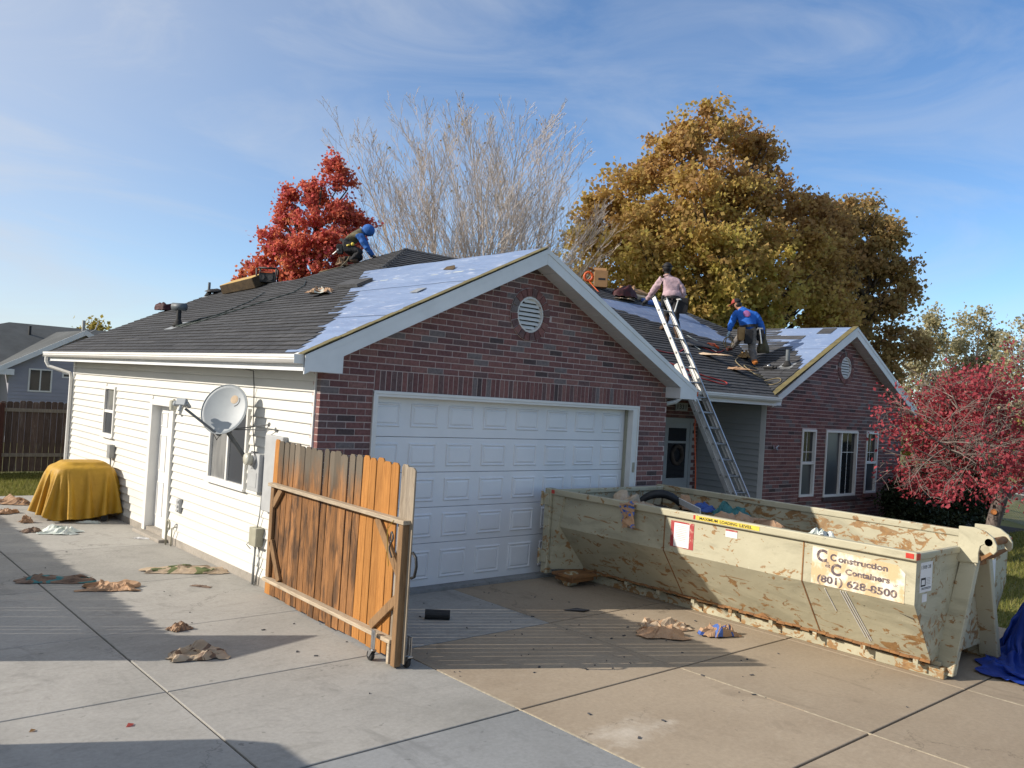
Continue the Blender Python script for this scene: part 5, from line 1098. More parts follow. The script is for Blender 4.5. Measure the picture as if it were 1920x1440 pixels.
# ------------------------------------------------------------------ satellite dish
sdish = thing('satellite_dish', 'grey oval satellite dish with long arm mounted on the siding', 'satellite dish', (XL, 1.55, 1.5))
DC = Vector((-1.12, 1.73, 2.14)); dn_ = Vector((-.74, -.58, .35)).normalized(); dr = Vector((0, 0, 1)).cross(dn_).normalized(); du = dn_.cross(dr)
n, rings = 40, 8; vs = []; DA, DB = .31, .335
for i in range(rings + 1):
    r_ = .03 + .97 * i / rings
    for k in range(n):
        a = 2 * math.pi * k / n; vs.append(DC + dr * (DA * r_ * math.cos(a)) + du * (DB * r_ * math.sin(a)) + dn_ * (.05 * (r_ * r_ - 1) ))
fs = [(i * n + k, i * n + (k + 1) % n, (i + 1) * n + (k + 1) % n, (i + 1) * n + k) for i in range(rings) for k in range(n)] + [tuple(range(n))[::-1]]
b = B(); b.add(vs, fs); o_ = b.obj('reflector', 'dish', sdish, smooth=True); md = o_.modifiers.new('t', 'SOLIDIFY'); md.thickness = .008; md.offset = 0
b = B(); b.tube([DC + dr * ((DA + .002) * math.cos(a)) + du * ((DB + .002) * math.sin(a)) + dn_ * .002 for a in [2 * math.pi * k / 40 for k in range(41)]], .007, 6, cap=False); b.obj('reflector_rim', 'dish', sdish, smooth=True)
LNB = Vector((-1.60, 1.92, 2.20)); LOW = DC - du * .345 - dn_ * .01
b = B(); b.beam(LOW + dn_ * -.02, LNB + Vector((.05, 0, -.08)), .03, .022, du); b.obj('feed_arm', 'dish_arm', sdish)
b = B(); b.obox(LNB, dr * .065, du * .045, dn_ * .03); b.tube([LNB - dn_ * .03, LNB - dn_ * .10], [.03, .036], 10); b.tube([LNB + dr * .07, LNB + dr * .07 - dn_ * .09 - du * .03], .026, 8); b.tube([LNB - dr * .075, LNB - dr * .10 - dn_ * .02 - du * .04], .03, 8); b.tube([LNB - du * .04, LNB - du * .12], .022, 8); b.obj('receiver_head', 'dish', sdish, bevel=.005)
MT = Vector((XL - .02, 1.58, 1.52)); BK = DC - dn_ * .14
b = B(); b.tube([MT + Vector((-.03, 0, 0)), MT + Vector((-.12, .05, .02)), Vector((-1.06, 1.68, 1.83)), Vector((-1.05, 1.69, 1.93)), BK + Vector((0, 0, -.03))], .030, 10); b.obj('mast', 'dish_arm', sdish, smooth=True)
b = B(); b.obox(BK + dn_ * .03, dr * .05, du * .13, dn_ * .025); b.beam(LOW + dn_ * -.03, BK, .05, .03, du); b.obox(MT + Vector((-.01, 0, 0)), (.012, 0, 0), (0, .07, 0), (0, 0, .09)); b.obj('mount_bracket', 'dish_arm', sdish, bevel=.004)
for (yy, zz) in ((1.25, 1.98), (1.05, 1.93)): b = B(); b.tube([Vector((-1.05, 1.68, 1.88)), (XL - .01, yy, zz)], .007, 6); b.lathe([(.03, 0), (.03, .012)], (XL, yy, zz), (-1, 0, 0), 10); b.obj('stay_rod', 'dish_arm', sdish)
b = B(); b.tube([LOW + dn_ * .1 - du * .03, LOW - du * .07, BK - du * .2, Vector((-1.03, 1.66, 1.85))], .005, 5); b.obj('cable', 'black', sdish)
# moon-shaped emblem on the reflector
def dsurf(a, c): r2 = (a / DA) ** 2 + (c / DB) ** 2; return DC + dr * a + du * c + dn_ * (.05 * (r2 - 1) + .007)
b = B(); cx_, cy_ = .09, .15; pts = [(cx_ + .055 * math.cos(a), cy_ + .055 * math.sin(a)) for a in [2 * math.pi * k / 18 for k in range(18)]]; b.add([dsurf(*p) for p in pts], [tuple(range(18))]); b.obj('emblem', 'kraft_pale', sdish)
b = B(); q1 = [(cx_ + .085 * math.cos(a), cy_ - .01 + .085 * math.sin(a)) for a in [R(-80 + 8 * k) for k in range(14)]]; q2 = [(cx_ + .075 * math.cos(a), cy_ - .01 + .075 * math.sin(a)) for a in [R(-80 + 8 * k) for k in range(14)]]
b.add([dsurf(*p) for p in q1 + q2], [(k, k + 1, 15 + k, 14 + k) for k in range(13)]); b.obj('emblem', 'ink_black', sdish)

# ------------------------------------------------------------------ draped covers
def drape(verts, faces, colliders, frames=40, bend=1.2, mass=.35, self_col=False):
    """let a sheet fall over solid shapes and return the settled mesh"""
    me = bpy.data.meshes.new('sheet'); me.from_pydata(verts, [], faces); o = bpy.data.objects.new('sheet', me); COL.objects.link(o); cs = []
    for bb in colliders:
        cm = bpy.data.meshes.new('solid'); cm.from_pydata(bb.v, [], bb.f); c = bpy.data.objects.new('solid', cm); COL.objects.link(c); c.modifiers.new('col', 'COLLISION'); c.collision.thickness_outer = .012; c.collision.cloth_friction = 30; cs.append(c)
    m_ = o.modifiers.new('cloth', 'CLOTH'); t_ = m_.settings; t_.quality = 5; t_.mass = mass; t_.bending_stiffness = bend; t_.tension_stiffness = 14; t_.compression_stiffness = 14; t_.shear_stiffness = 6; t_.air_damping = 1.5
    m_.collision_settings.distance_min = .012; m_.collision_settings.use_self_collision = self_col; m_.collision_settings.self_distance_min = .01; m_.point_cache.frame_start = 1; m_.point_cache.frame_end = frames
    for f in range(1, frames + 1): sc.frame_set(f)
    nm = bpy.data.meshes.new_from_object(o.evaluated_get(bpy.context.evaluated_depsgraph_get()))
    for q_ in [o] + cs: bpy.data.objects.remove(q_)
    sc.frame_set(1); nm.polygons.foreach_set('use_smooth', [True] * len(nm.polygons)); return nm
def sheet_grid(n, sx, sy, c, z, disc=.6, rot=0.0, wob=.02, seed=0):
    vs = []
    for i in range(n + 1):
        for j in range(n + 1):
            u, v = 2 * i / n - 1, 2 * j / n - 1; du_, dv_ = u * math.sqrt(1 - v * v / 2), v * math.sqrt(1 - u * u / 2); x, y = (u + (du_ - u) * disc) * sx, (v + (dv_ - v) * disc) * sy
            vs.append((c[0] + x * math.cos(rot) - y * math.sin(rot), c[1] + x * math.sin(rot) + y * math.cos(rot), z + wob * mnoise.noise((x * 3 + seed, y * 3, 1))))
    return vs, [(i * (n + 1) + j, (i + 1) * (n + 1) + j, (i + 1) * (n + 1) + j + 1, i * (n + 1) + j + 1) for i in range(n) for j in range(n)]
def frustum(cx, cy, z0, z1, a0, b0, a1, b1):
    bb = B(); ns = 20; sq = lambda th, a, c_: (cx + a * math.copysign(abs(math.cos(th)) ** .45, math.cos(th)), cy + c_ * math.copysign(abs(math.sin(th)) ** .45, math.sin(th)))
    prof = [(z0, 1, 0), (z1 - .10, 1, 1), (z1 - .03, .95, 1), (z1, .85, 1), (z1 + .01, .01, 1)]
    for (z, k, t_) in prof: bb.v += [(*sq(2 * math.pi * i / ns, (a0 + (a1 - a0) * t_) * k, (b0 + (b1 - b0) * t_) * k), z) for i in range(ns)]
    bb.f = [(r_ * ns + i, r_ * ns + (i + 1) % ns, (r_ + 1) * ns + (i + 1) % ns, (r_ + 1) * ns + i) for r_ in range(len(prof) - 1) for i in range(ns)]; return bb
GCX, GCY = -1.28, 7.30
fl_ = B().box(GCX - 3, GCX + 3, GCY - 3, GCY + 3, GZ - .4, GZ)
v_, f_ = sheet_grid(66, 1.30, 1.27, (GCX - .03, GCY - .03), GZ + 1.02, .85, .10, .06, 2)
nm = drape(v_, f_, [frustum(GCX, GCY, GZ, GZ + .90, .54, .50, .49, .45), frustum(GCX + .02, GCY + .02, GZ + .7, GZ + .97, .44, .38, .38, .32), fl_], 42, 1.6); nm.materials.append(M['tarp_yellow'])
gc = bpy.data.objects.new('grill_cover', nm); COL.objects.link(gc); sb_ = gc.modifiers.new('s', 'SUBSURF'); sb_.levels = 1; sb_.render_levels = 1; tag(gc, 'mustard yellow tarp cover over a grill beside the siding wall', 'tarp')
b = B(); b.lathe([(.02, -.02), (.06, -.02), (.06, .02), (.02, .02)], (-1.02, 6.70, GZ + .06), (0, 1, 0), 14); b.obj('grill_wheel', 'rubber', gc)
# blue tarp bundled by the dumpster
fl_ = B().box(2, 9, -9, -3, GZ - .4, GZ)
v_, f_ = sheet_grid(60, 1.08, .95, (5.14, -5.97), GZ + .92, .45, .5, .5, 7)
nm = drape(v_, f_, [frustum(5.02, -6.25, GZ, GZ + .3, .12, .12, .06, .06), frustum(5.40, -5.98, GZ, GZ + .62, .36, .50, .26, .36), frustum(5.35, -5.80, GZ, GZ + .78, .16, .18, .12, .12), frustum(4.72, -6.05, GZ, GZ + .16, .2, .16, .12, .1), fl_], 40, .5, self_col=False); nm.materials.append(M['tarp_blue'])
bt_ = bpy.data.objects.new('blue_tarp', nm); COL.objects.link(bt_); sb_ = bt_.modifiers.new('s', 'SUBSURF'); sb_.levels = 1; sb_.render_levels = 1; tag(bt_, 'crumpled blue tarp bundle beside the dumpster hook at the right border', 'tarp')
def lump(cx, cy, hx, hy, h, seed, mat, name, label, cat, n=44, m=16, z0=GZ, fold=.06, ex=2.4):
    vs = []
    for i in range(m + 1):
        t_ = i / m
        for k in range(n):
            th = 2 * math.pi * k / n; c_, s_ = math.cos(th), math.sin(th); kk = (abs(c_) ** ex + abs(s_) ** ex) ** (-1 / ex)
            r_ = math.cos(t_ * math.pi / 2) ** .55; z = h * math.sin(t_ * math.pi / 2) ** .8
            f = 1 + fold * math.sin(th * 7 + 3 * math.sin(th * 2 + seed)) * (1 - t_) + .16 * mnoise.noise((c_ * 1.8 + seed, s_ * 1.8, t_ * 2))
            zz = z * (1 + .45 * mnoise.noise((c_ * 2 * r_ + seed, s_ * 2 * r_, 3.3))) + h * .22 * (.5 - abs(mnoise.noise((c_ * 3.4 * r_ + seed, s_ * 3.4 * r_, t_ * 3)))) + h * .10 * (.5 - abs(mnoise.noise((c_ * 8 * r_ + seed, s_ * 8 * r_, t_ * 6)))); f += fold * 1.2 * (.4 - abs(mnoise.noise((c_ * 4 + seed, s_ * 4, t_ * 5))))
            vs.append((cx + hx * c_ * kk * r_ * f, cy + hy * s_ * kk * r_ * f, z0 + max(.003, zz)))
    b = B(); b.add(vs, [(i * n + k, i * n + (k + 1) % n, (i + 1) * n + (k + 1) % n, (i + 1) * n + k) for i in range(m) for k in range(n)] + [tuple(m * n + k for k in range(n))]); o = b.obj(name, mat, smooth=True); return tag(o, label, cat)
# ------------------------------------------------------------------ plants
RT = Vector((.749, -.663, 0)); DP = Vector((.663, .749, 0))
def leaves(name, cen, pv, size, mat, parent, aspect=.42, jitter=.35, droop=0.0):
    """one mesh of many small folded leaves"""
    cen = np.asarray(cen, float); n = len(cen)
    d = rng.normal(size=(n, 3)); d[:, 2] -= droop; d /= np.linalg.norm(d, axis=1)[:, None]
    w_ = np.cross(d, rng.normal(size=(n, 3))); w_ /= np.linalg.norm(w_, axis=1)[:, None]
    nn = np.cross(d, w_); s_ = size * (1 + jitter * (rng.random(n) * 2 - 1))[:, None]
    V = np.empty((n, 4, 3)); V[:, 0] = cen - d * s_ * .5; V[:, 1] = cen + w_ * s_ * aspect + nn * s_ * .12; V[:, 2] = cen + d * s_ * .5; V[:, 3] = cen - w_ * s_ * aspect + nn * s_ * .12
    me = bpy.data.meshes.new(name); me.vertices.add(4 * n); me.vertices.foreach_set('co', V.ravel())
    me.loops.add(4 * n); me.loops.foreach_set('vertex_index', np.arange(4 * n, dtype=np.int32)); me.polygons.add(n); me.polygons.foreach_set('loop_start', np.arange(0, 4 * n, 4, dtype=np.int32))
    at = me.attributes.new('pv', 'FLOAT', 'POINT'); at.data.foreach_set('value', np.repeat(np.clip(pv, 0.001, .999), 4).astype(np.float32))
    me.materials.append(M[mat]); me.update(calc_edges=True); me.validate()
    o = bpy.data.objects.new(name, me); COL.objects.link(o); attach(o, parent); stuff(o); return o
def clump_cloud(blobs, n_clump, n_leaf, cr, shell=.55, grad=None, depth_sp=1.0):
    """leaf centres gathered in clumps through the volume of a set of balls"""
    bl = np.array(blobs, float); vol = bl[:, 3] ** 2; pick = rng.choice(len(bl), n_clump, p=vol / vol.sum())
    d = rng.normal(size=(n_clump, 3)); d /= np.linalg.norm(d, axis=1)[:, None]
    r_ = (shell + (1.05 - shell) * rng.random(n_clump)) * bl[pick, 3]
    cc = bl[pick, :3] + d * r_[:, None]; dep = np.array([DP.x, DP.y, 0]); cc = cc + dep * ((cc - bl[pick, :3]) @ dep)[:, None] * (depth_sp - 1)
    rad = cr * (.5 + .9 * rng.random(n_clump)); k = rng.integers(int(n_leaf * .5), int(n_leaf * 1.5), n_clump)
    idx = np.repeat(np.arange(n_clump), k); L_ = cc[idx] + rng.normal(size=(len(idx), 3)) * rad[idx][:, None] * np.array([.55, .55, .42])
    base = rng.random(n_clump)
    pv = base[idx] * .6 + rng.random(len(idx)) * .4
    return cc, L_, pv
def limb_paths(trunk_pts, targets, r0, bend=.25, up=.5):
    out = []; tp = [Vector(p) for p in trunk_pts]; zmax = tp[-1].z
    for t_ in targets:
        t_ = Vector(t_); hd = math.hypot(t_.x - tp[0].x, t_.y - tp[0].y); za = max(tp[0].z + .25 * (zmax - tp[0].z), t_.z - hd * .9 - random.uniform(.3, 1.2)); za = min(za, zmax)
        for i in range(len(tp) - 1):
            if tp[i].z <= za <= tp[i + 1].z + 1e-6: f = (za - tp[i].z) / max(1e-6, tp[i + 1].z - tp[i].z); s_ = tp[i].lerp(tp[i + 1], f); break
        else: s_ = tp[-1]
        m1 = s_.lerp(t_, .4) + Vector((random.uniform(-.2, .2), random.uniform(-.2, .2), -(t_ - s_).length * .06)); m2 = s_.lerp(t_, .75) + Vector((random.uniform(-.2, .2), random.uniform(-.2, .2), 0))
        ln = (t_ - s_).length; ra = min(r0 * .5, .02 + .018 * ln); out.append(([s_, m1, m2, t_], [ra, ra * .65, ra * .35, .012]))
    return out
def leafy_tree(name, label, blobs, base, trunk_r, mat_leaf, mat_bark, n_clump, n_leaf, cr, lsize, top=None, shell=.5, nlimb=40, cat='tree', group=None, recolor=None, aspect=.42, depth_sp=1.0):
    base = Vector(base); t_ = thing(name, label, cat, base, group)
    bl = np.array(blobs); zt_ = top or float(bl[:, 2].max() - .3 * bl[:, 3].max()); cx, cy = bl[:, 0].mean(), bl[:, 1].mean()
    tp = [base, base.lerp(Vector((cx, cy, zt_)), .3) + Vector((.1, -.1, 0)), base.lerp(Vector((cx, cy, zt_)), .65), Vector((cx, cy, zt_))]
    b = B(); b.tube(tp, [trunk_r, trunk_r * .75, trunk_r * .45, .03], 10); b.obj('trunk', mat_bark, t_, smooth=True)
    cc, L_, pv = clump_cloud(blobs, n_clump, n_leaf, cr, shell, depth_sp=depth_sp)
    b = B()
    for (p, r_) in limb_paths(tp, cc[rng.choice(len(cc), min(nlimb, len(cc)), replace=False)], trunk_r): b.tube(p, r_, 5)
    stuff(b.obj('limbs', mat_bark, t_, smooth=True))
    if recolor is not None: pv = recolor(L_, pv)
    leaves('crown', L_, pv, lsize, mat_leaf, t_, aspect); return t_
OAK = [(21.39, 11.01, 13.41, 1.03), (20.0, 10.92, 12.43, 1.1), (23.03, 10.9, 13.34, 1.17), (23.86, 10.17, 12.77, 0.9), (19.93, 12.34, 11.73, 1.14), (18.45, 12.33, 10.59, 1.1), (18.56, 13.59, 9.96, 1.03), (18.2, 13.92, 8.79, 1.03), (18.08, 14.05, 7.32, 0.93), (18.46, 13.75, 6.21, 1.14), (18.14, 11.3, 9.01, 1.36), (19.32, 10.24, 10.09, 1.46), (21.31, 9.8, 10.63, 1.51), (23.25, 9.42, 10.77, 1.14), (25.04, 9.18, 10.35, 0.96), (17.11, 10.91, 7.27, 1.32), (18.34, 9.81, 7.94, 1.41), (19.46, 8.81, 8.04, 1.41), (21.45, 8.38, 8.51, 1.36), (24.37, 8.46, 8.79, 1.14), (18.15, 10.01, 6.23, 1.32), (19.42, 8.89, 6.33, 1.41), (21.55, 8.33, 6.76, 1.26), (24.37, 8.49, 7.33, 1.14), (17.81, 11.65, 5.77, 1.07), (19.76, 9.95, 4.96, 1.46), (21.49, 8.41, 5.3, 1.26)]
OAK = OAK + [(x + 2.2, y + 2.5, z - .2, r_) for x, y, z, r_ in OAK[10:24:2]]
OAK = OAK + [(25.6, 8.6, 9.3, 1.05), (26.3, 8.9, 8.2, 1.1), (26.2, 8.2, 7.0, 1.1), (25.6, 8.0, 6.0, 1.1), (26.6, 8.8, 9.9, .8), (27.2, 8.6, 9.0, .9), (26.2, 8.9, 10.7, .9), (27.3, 8.9, 10.4, .9), (28.0, 9.0, 10.2, .9), (27.6, 8.8, 7.6, 1.0)]
DULL = [(29.21, 9.47, 11.28, 0.88), (30.9, 9.31, 11.57, 1.0), (30.65, 8.22, 10.58, 0.93), (28.08, 9.16, 9.89, 1.13), (30.05, 8.77, 9.37, 1.28), (30.94, 7.99, 9.09, 0.88), (32.52, 7.94, 8.36, 0.62), (28.11, 9.18, 7.97, 1.13), (30.16, 8.71, 7.51, 1.04), (31.08, 7.89, 7.55, 0.7), (28.78, 9.95, 6.7, 1.04), (29.85, 9.01, 6.21, 1.04), (31.26, 7.77, 5.98, 0.97), (32.05, 7.07, 5.7, 0.7), (30.8, 8.19, 4.78, 0.93)]
MAPLE = [(7.1, 14.39, 9.21, 0.36), (7.37, 14.16, 8.8, 0.36), (6.78, 14.69, 8.39, 0.46), (6.21, 15.2, 8.27, 0.29), (6.07, 15.34, 7.6, 0.49), (6.44, 14.34, 7.47, 0.58), (7.34, 14.21, 7.79, 0.55), (7.75, 13.84, 7.63, 0.29), (5.93, 15.47, 6.77, 0.52), (6.03, 14.06, 6.42, 0.63), (6.72, 13.44, 6.63, 0.63), (7.69, 13.91, 7.0, 0.42), (5.8, 15.61, 5.86, 0.52), (5.95, 14.14, 5.62, 0.66), (6.66, 13.52, 5.68, 0.6), (8.11, 13.53, 7.56, 0.13), (7.55, 14.05, 6.17, 0.46), (6.4, 15.0, 5.0, .7), (7.1, 14.4, 5.2, .6)]
MAPLE2 = [(7.02, 19.86, 6.67, 0.17), (6.98, 19.9, 6.04, 0.34), (7.18, 19.73, 5.49, 0.45), (6.9, 19.98, 5.56, 0.26), (7.05, 19.8, 4.8, .5)]
PALEA = [(53.95, 15.65, 9.61, 0.87), (53.55, 16.04, 8.05, 1.02), (54.42, 15.27, 8.12, 0.8), (53.37, 16.23, 6.39, 1.24), (52.94, 16.65, 4.35, 1.09)]
PALEA += [(52.5, 17.0, 2.6, 1.5), (54.5, 15.2, 5.0, 1.4), (55.0, 14.8, 2.8, 1.6)]
PALEB = [(57.84, 14.89, 9.48, 1.05), (58.66, 14.16, 10.0, 0.83), (59.3, 13.61, 8.55, 1.05), (57.59, 15.14, 7.95, 1.35), (58.84, 14.06, 6.81, 1.51), (57.42, 15.33, 5.94, 1.35), (58.66, 14.27, 3.97, 1.51)]
PALEB += [(57.5, 15.2, 2.4, 1.7), (59.8, 13.2, 5.2, 1.6), (60.0, 13.0, 2.6, 1.7)]
PALEC = [(55.97, 11.23, 8.23, 0.91), (55.89, 11.34, 6.46, 1.26), (56.5, 10.74, 9.16, 0.77), (57.1, 10.25, 6.92, 1.23), (56.19, 11.11, 4.38, 1.4)]
PALEC += [(55.5, 11.8, 2.4, 1.6), (57.3, 10.0, 4.2, 1.5), (57.6, 9.8, 2.4, 1.6)]
leafy_tree('oak_tree', 'large autumn tree with brown and gold leaves behind the roof workers', OAK, (21.2, 10.6, -.1), .42, 'leaf_oak', 'bark', 1650, 56, .40, .158, 12.5, .30, 110, recolor=lambda L_, pv: np.clip(pv * .62 + .42 * (1 - np.clip((L_[:, 2] - 4.5) / 7.0, 0, 1)) - .03 * np.clip(L_[:, 0] - 21, 0, 9), 0, .99))
leafy_tree('oak_tree', 'dull brown leafy tree at the right of the big autumn tree', DULL, (29.9, 8.9, -.1), .3, 'leaf_oak_dark', 'bark', 520, 46, .40, .17, 10.5, .3, 70)
def mcol(L_, pv): return np.clip(pv * .75 + .2 * np.clip((8.0 - L_[:, 2]) / 3, 0, 1), 0, 1)
leafy_tree('maple_tree', 'bright red maple tree rising behind the kneeling worker', MAPLE, (6.7, 14.6, -.1), .14, 'leaf_maple', 'bark', 620, 44, .20, .105, 8.6, .3, 50, recolor=mcol)
leafy_tree('maple_tree', 'small orange red maple top behind the ridge beside the foam pad', MAPLE2, (7.05, 19.85, -.1), .08, 'leaf_maple', 'bark', 70, 34, .17, .125, 6.3, .3, 14)
leafy_tree('hazy_tree', 'pale olive far tree nearest to the right gable end', PALEA, (53.6, 16.0, -.1), .25, 'leaf_pale', 'bark_pale', 230, 34, .6, .21, 9.2, .2, 70)
leafy_tree('hazy_tree', 'broad pale yellow green far tree above the crimson tree', PALEB, (58.3, 14.5, -.1), .3, 'leaf_pale', 'bark_pale', 330, 36, .6, .21, 9.6, .2, 110)
leafy_tree('hazy_tree', 'thin greyish far tree at the right border', PALEC, (56.3, 11.0, -.1), .25, 'leaf_pale', 'bark_pale', 190, 26, .7, .2, 8.8, .2, 110)
for k, (x, y, h, lb) in enumerate([(44, 10.5, 3.2, 'yellow leaved bush beyond the crimson tree, left one'), (47, 7.0, 3.6, 'yellow leaved bush beyond the crimson tree, right one'), (50, 3.6, 5.0, 'far pale bush at the right border behind the chain link fence'), (41, 12.5, 4.6, 'tall pale far bush just right of the gable eave'), (46, 9.2, 5.2, 'tall pale far bush between the two yellow bushes')]):
    bl = [(x, y, h * .55, h * .42), (x + 1.2, y - 1.2, h * .5, h * .36), (x - 1.1, y + 1.2, h * .45, h * .36)]
    leafy_tree('far_bush', lb, bl, (x, y, -.1), .1, 'leaf_yellow' if k < 2 else 'leaf_pale', 'bark_pale', 90, 30, .5, .26, None, .3, 20, cat='bush')
tw = thing('far_tree', 'small twiggy tree with yellow leaves behind the neighbour roof', 'tree', (7.1, 38.5, -.1)); b = B()
b.tube([(7.1, 38.5, -.1), (7.1, 38.5, 2.6)], [.12, .09], 7)
for k in range(46):
    a = random.uniform(-1.1, 1.1); p0 = Vector((7.1, 38.5, random.uniform(2.0, 2.9))); p1 = p0 + RT * math.sin(a) * 1.2 + Vector((0, 0, 1.3 * math.cos(a) + .4)); b.tube([p0, p0.lerp(p1, .5) + Vector((0, 0, .2)), p1, p1 + Vector((random.uniform(-.3, .3), 0, .6))], [.04, .028, .018, .008], 4)
b.obj('trunk', 'bark_grey', tw)
cc, L_, pv = clump_cloud([(7.11, 38.51, 4.6, .5), (7.58, 38.09, 4.8, .45), (6.67, 38.9, 4.4, .4)], 40, 8, .3, .2); leaves('crown', L_, pv, .18, 'leaf_yellow', tw)
# bare multi-stem tree
bt = thing('bare_tree', 'leafless pale grey tree with many upright stems behind the ridge', 'tree', (12.6, 13.9, -.1)); bb = B(); tips = []
BC = Vector((12.6, 13.9, 0))
def grow(p, d, ln, r_, lvl, out):
    n = 5 if lvl < 2 else 3; pts = [p]; rad = [r_]; q_ = p.copy(); dd = d.copy()
    for i in range(n):
        dd = (dd + Vector((random.gauss(0, .06), random.gauss(0, .06), .02 if lvl == 0 else .05))).normalized(); q_ = q_ + dd * (ln / n); pts.append(q_.copy()); rad.append(max(.005, r_ * (1 - (i + 1) / n * .85)))
    bb.tube(pts, rad, 6 if lvl == 0 else (4 if lvl == 1 else 3), cap=False)
    if lvl < 3:
        cnt = (19, 8, 4)[lvl]
        for k in range(cnt):
            f = .22 + .76 * (k + random.random()) / cnt; i = min(int(f * n), n - 1); s_ = pts[i].lerp(pts[i + 1], f * n - i); ax = Vector((random.gauss(0, 1), random.gauss(0, 1), 0)).normalized(); pd = (pts[i + 1] - pts[i]).normalized()
            ang = random.uniform(.32, .62) if lvl < 2 else random.uniform(.35, .8); nd = (pd * math.cos(ang) + ax * math.sin(ang)).normalized(); grow(s_, nd, ln * (.42 * (1 - f) + .16) * random.uniform(.7, 1.25), max(.006, rad[i] * .45), lvl + 1, out)
    else: out.append(pts[-1])
for (u0, u1, dp, h) in [(-.9, -3.3, .2, 10.2), (-.7, -2.6, -.8, 11.8), (-.5, -1.9, .7, 12.0), (-.35, -1.1, -.5, 12.4), (-.1, -.5, .6, 12.4), (.05, .05, -.3, 12.9), (.2, .6, .5, 12.6), (.4, 1.1, -.6, 12.2), (.7, 1.7, .4, 12.6), (1.0, 2.3, -.3, 12.5), (1.3, 2.9, .3, 11.4), (-.6, -3.9, -.3, 8.6), (1.1, 3.3, -.4, 9.2), (.1, .3, 1.2, 12.0), (-.2, -1.5, -1.3, 11.4), (.9, 2.0, -1.3, 11.6)]:
    p0 = BC + RT * u0 * .5 + DP * dp * .3 + Vector((0, 0, -.1)); p1 = BC + RT * u1 * 1.25 + DP * dp * 1.2 + Vector((0, 0, h * .895)); d = (p1 - p0); ln = d.length; st_ = (p0 - BC).lerp(Vector((0, 0, 0)), 0); grow(p0, (d.normalized() + RT * (u0 - u1) * .03).normalized(), ln, .07, 0, tips)
o_ = bb.obj('branches', 'bark_pale', bt); stuff(o_)
L_ = np.array([tips[i] for i in rng.choice(len(tips), 500) if tips[i].z > 9]); leaves('last_leaves', L_ + rng.normal(size=L_.shape) * .05, rng.random(len(L_)), .07, 'leaf_oak_dark', bt)
# crimson crab apple by the right gable
ct = thing('crabapple_tree', 'crimson leaved small tree with bare twigs before the right gable', 'tree', (12.55, -2.70, -.1)); b = B(); ctips = []
CB = Vector((12.55, -2.70, -.1))
fork = CB + RT * .28 + Vector((0, 0, 1.45)); b.tube([CB, CB + RT * .05 + Vector((0, 0, .5)), CB + RT * .18 + Vector((0, 0, 1.05)), fork], [.15, .125, .13, .12], 12)
ct_t = b.obj('trunk', 'bark_grey', ct, smooth=True)
B().lathe([(.0, .0), (.055, .0), (.055, -.03)], CB + RT * .10 + Vector((-.12, -.05, .98)), (-.9, -.4, .2), 12).obj('pruning_scar', 'cut_wood', ct_t)
bb = B()
def crab(p, d, ln, r_, lvl):
    n = 5; pts = [p]; rad = [r_]; q_ = p.copy(); dd = d.copy(); g = (.0, -.02, -.05, -.07)[lvl]
    for i in range(n):
        dd = (dd + Vector((random.gauss(0, .13), random.gauss(0, .13), random.gauss(0, .09) + g * (i > 1)))).normalized(); q_ = q_ + dd * (ln / n); pts.append(q_.copy()); rad.append(max(.004, r_ * (1 - (i + 1) / n * .8)))
    rel = (pts[-1] - CB).dot(RT)
    if lvl > 0 and (pts[-1].z < 1.15 or rel < -2.15 + random.uniform(-.2, .25) or pts[-1].z > 2.5 + (rel + 2.3) * 1.35 + random.uniform(-.3, .5)): return
    bb.tube(pts, rad, (8, 6, 4, 3)[lvl], cap=False)
    if lvl < 3:
        cnt = (9, 7, 4)[lvl]
        for k in range(cnt):
            f = .25 + .75 * (k + random.random()) / cnt; i = min(int(f * n), n - 1); s_ = pts[i].lerp(pts[i + 1], min(1, f * n - i)); pd = (pts[i + 1] - pts[i]).normalized(); ax = Vector((random.gauss(0, 1), random.gauss(0, 1), random.gauss(0, .6))).normalized()
            crab(s_, (pd * .65 + ax * .75).normalized(), ln * random.uniform(.35, .6), max(.005, rad[i] * .5), lvl + 1)
    else: ctips.extend([pts[-1], pts[3], pts[4]])
for (u, dpt, z, ln, r_) in [(-.75, -.15, .75, 2.2, .06), (-.45, .5, .9, 2.0, .055), (-.1, -.5, 1.0, 2.2, .06), (.35, .3, .95, 2.2, .065), (.8, -.1, .7, 2.2, .06), (-.95, .15, .45, 2.1, .05), (.1, .6, 1.1, 2.0, .05), (-.55, -.55, .65, 2.0, .05), (-.95, -.3, .62, 2.5, .055), (-.6, .1, 1.0, 2.3, .055)]:
    crab(fork - Vector((0, 0, random.uniform(0, .35))), (RT * u + DP * dpt + Vector((0, 0, z))).normalized(), ln, r_, 0)
stuff(bb.obj('branches', 'twig', ct, smooth=True))
tp_ = np.array([t[:] for t in ctips]); keep = np.array([t[2] > 1.2 and mnoise.noise(Vector(t) * .75 + Vector((3.3, 1, 2))) > -.03 + .10 * (t[2] - 2.6) for t in tp_]); tp_ = tp_[keep]
ix = rng.integers(0, len(tp_), 14500); L_ = tp_[ix] + rng.normal(size=(len(ix), 3)) * .10 - np.array([0, 0, .05]); leaves('crown', L_, rng.random(len(tp_))[ix] * .55 + rng.random(len(ix)) * .45, .075, 'leaf_crab', ct, .36, droop=.6)
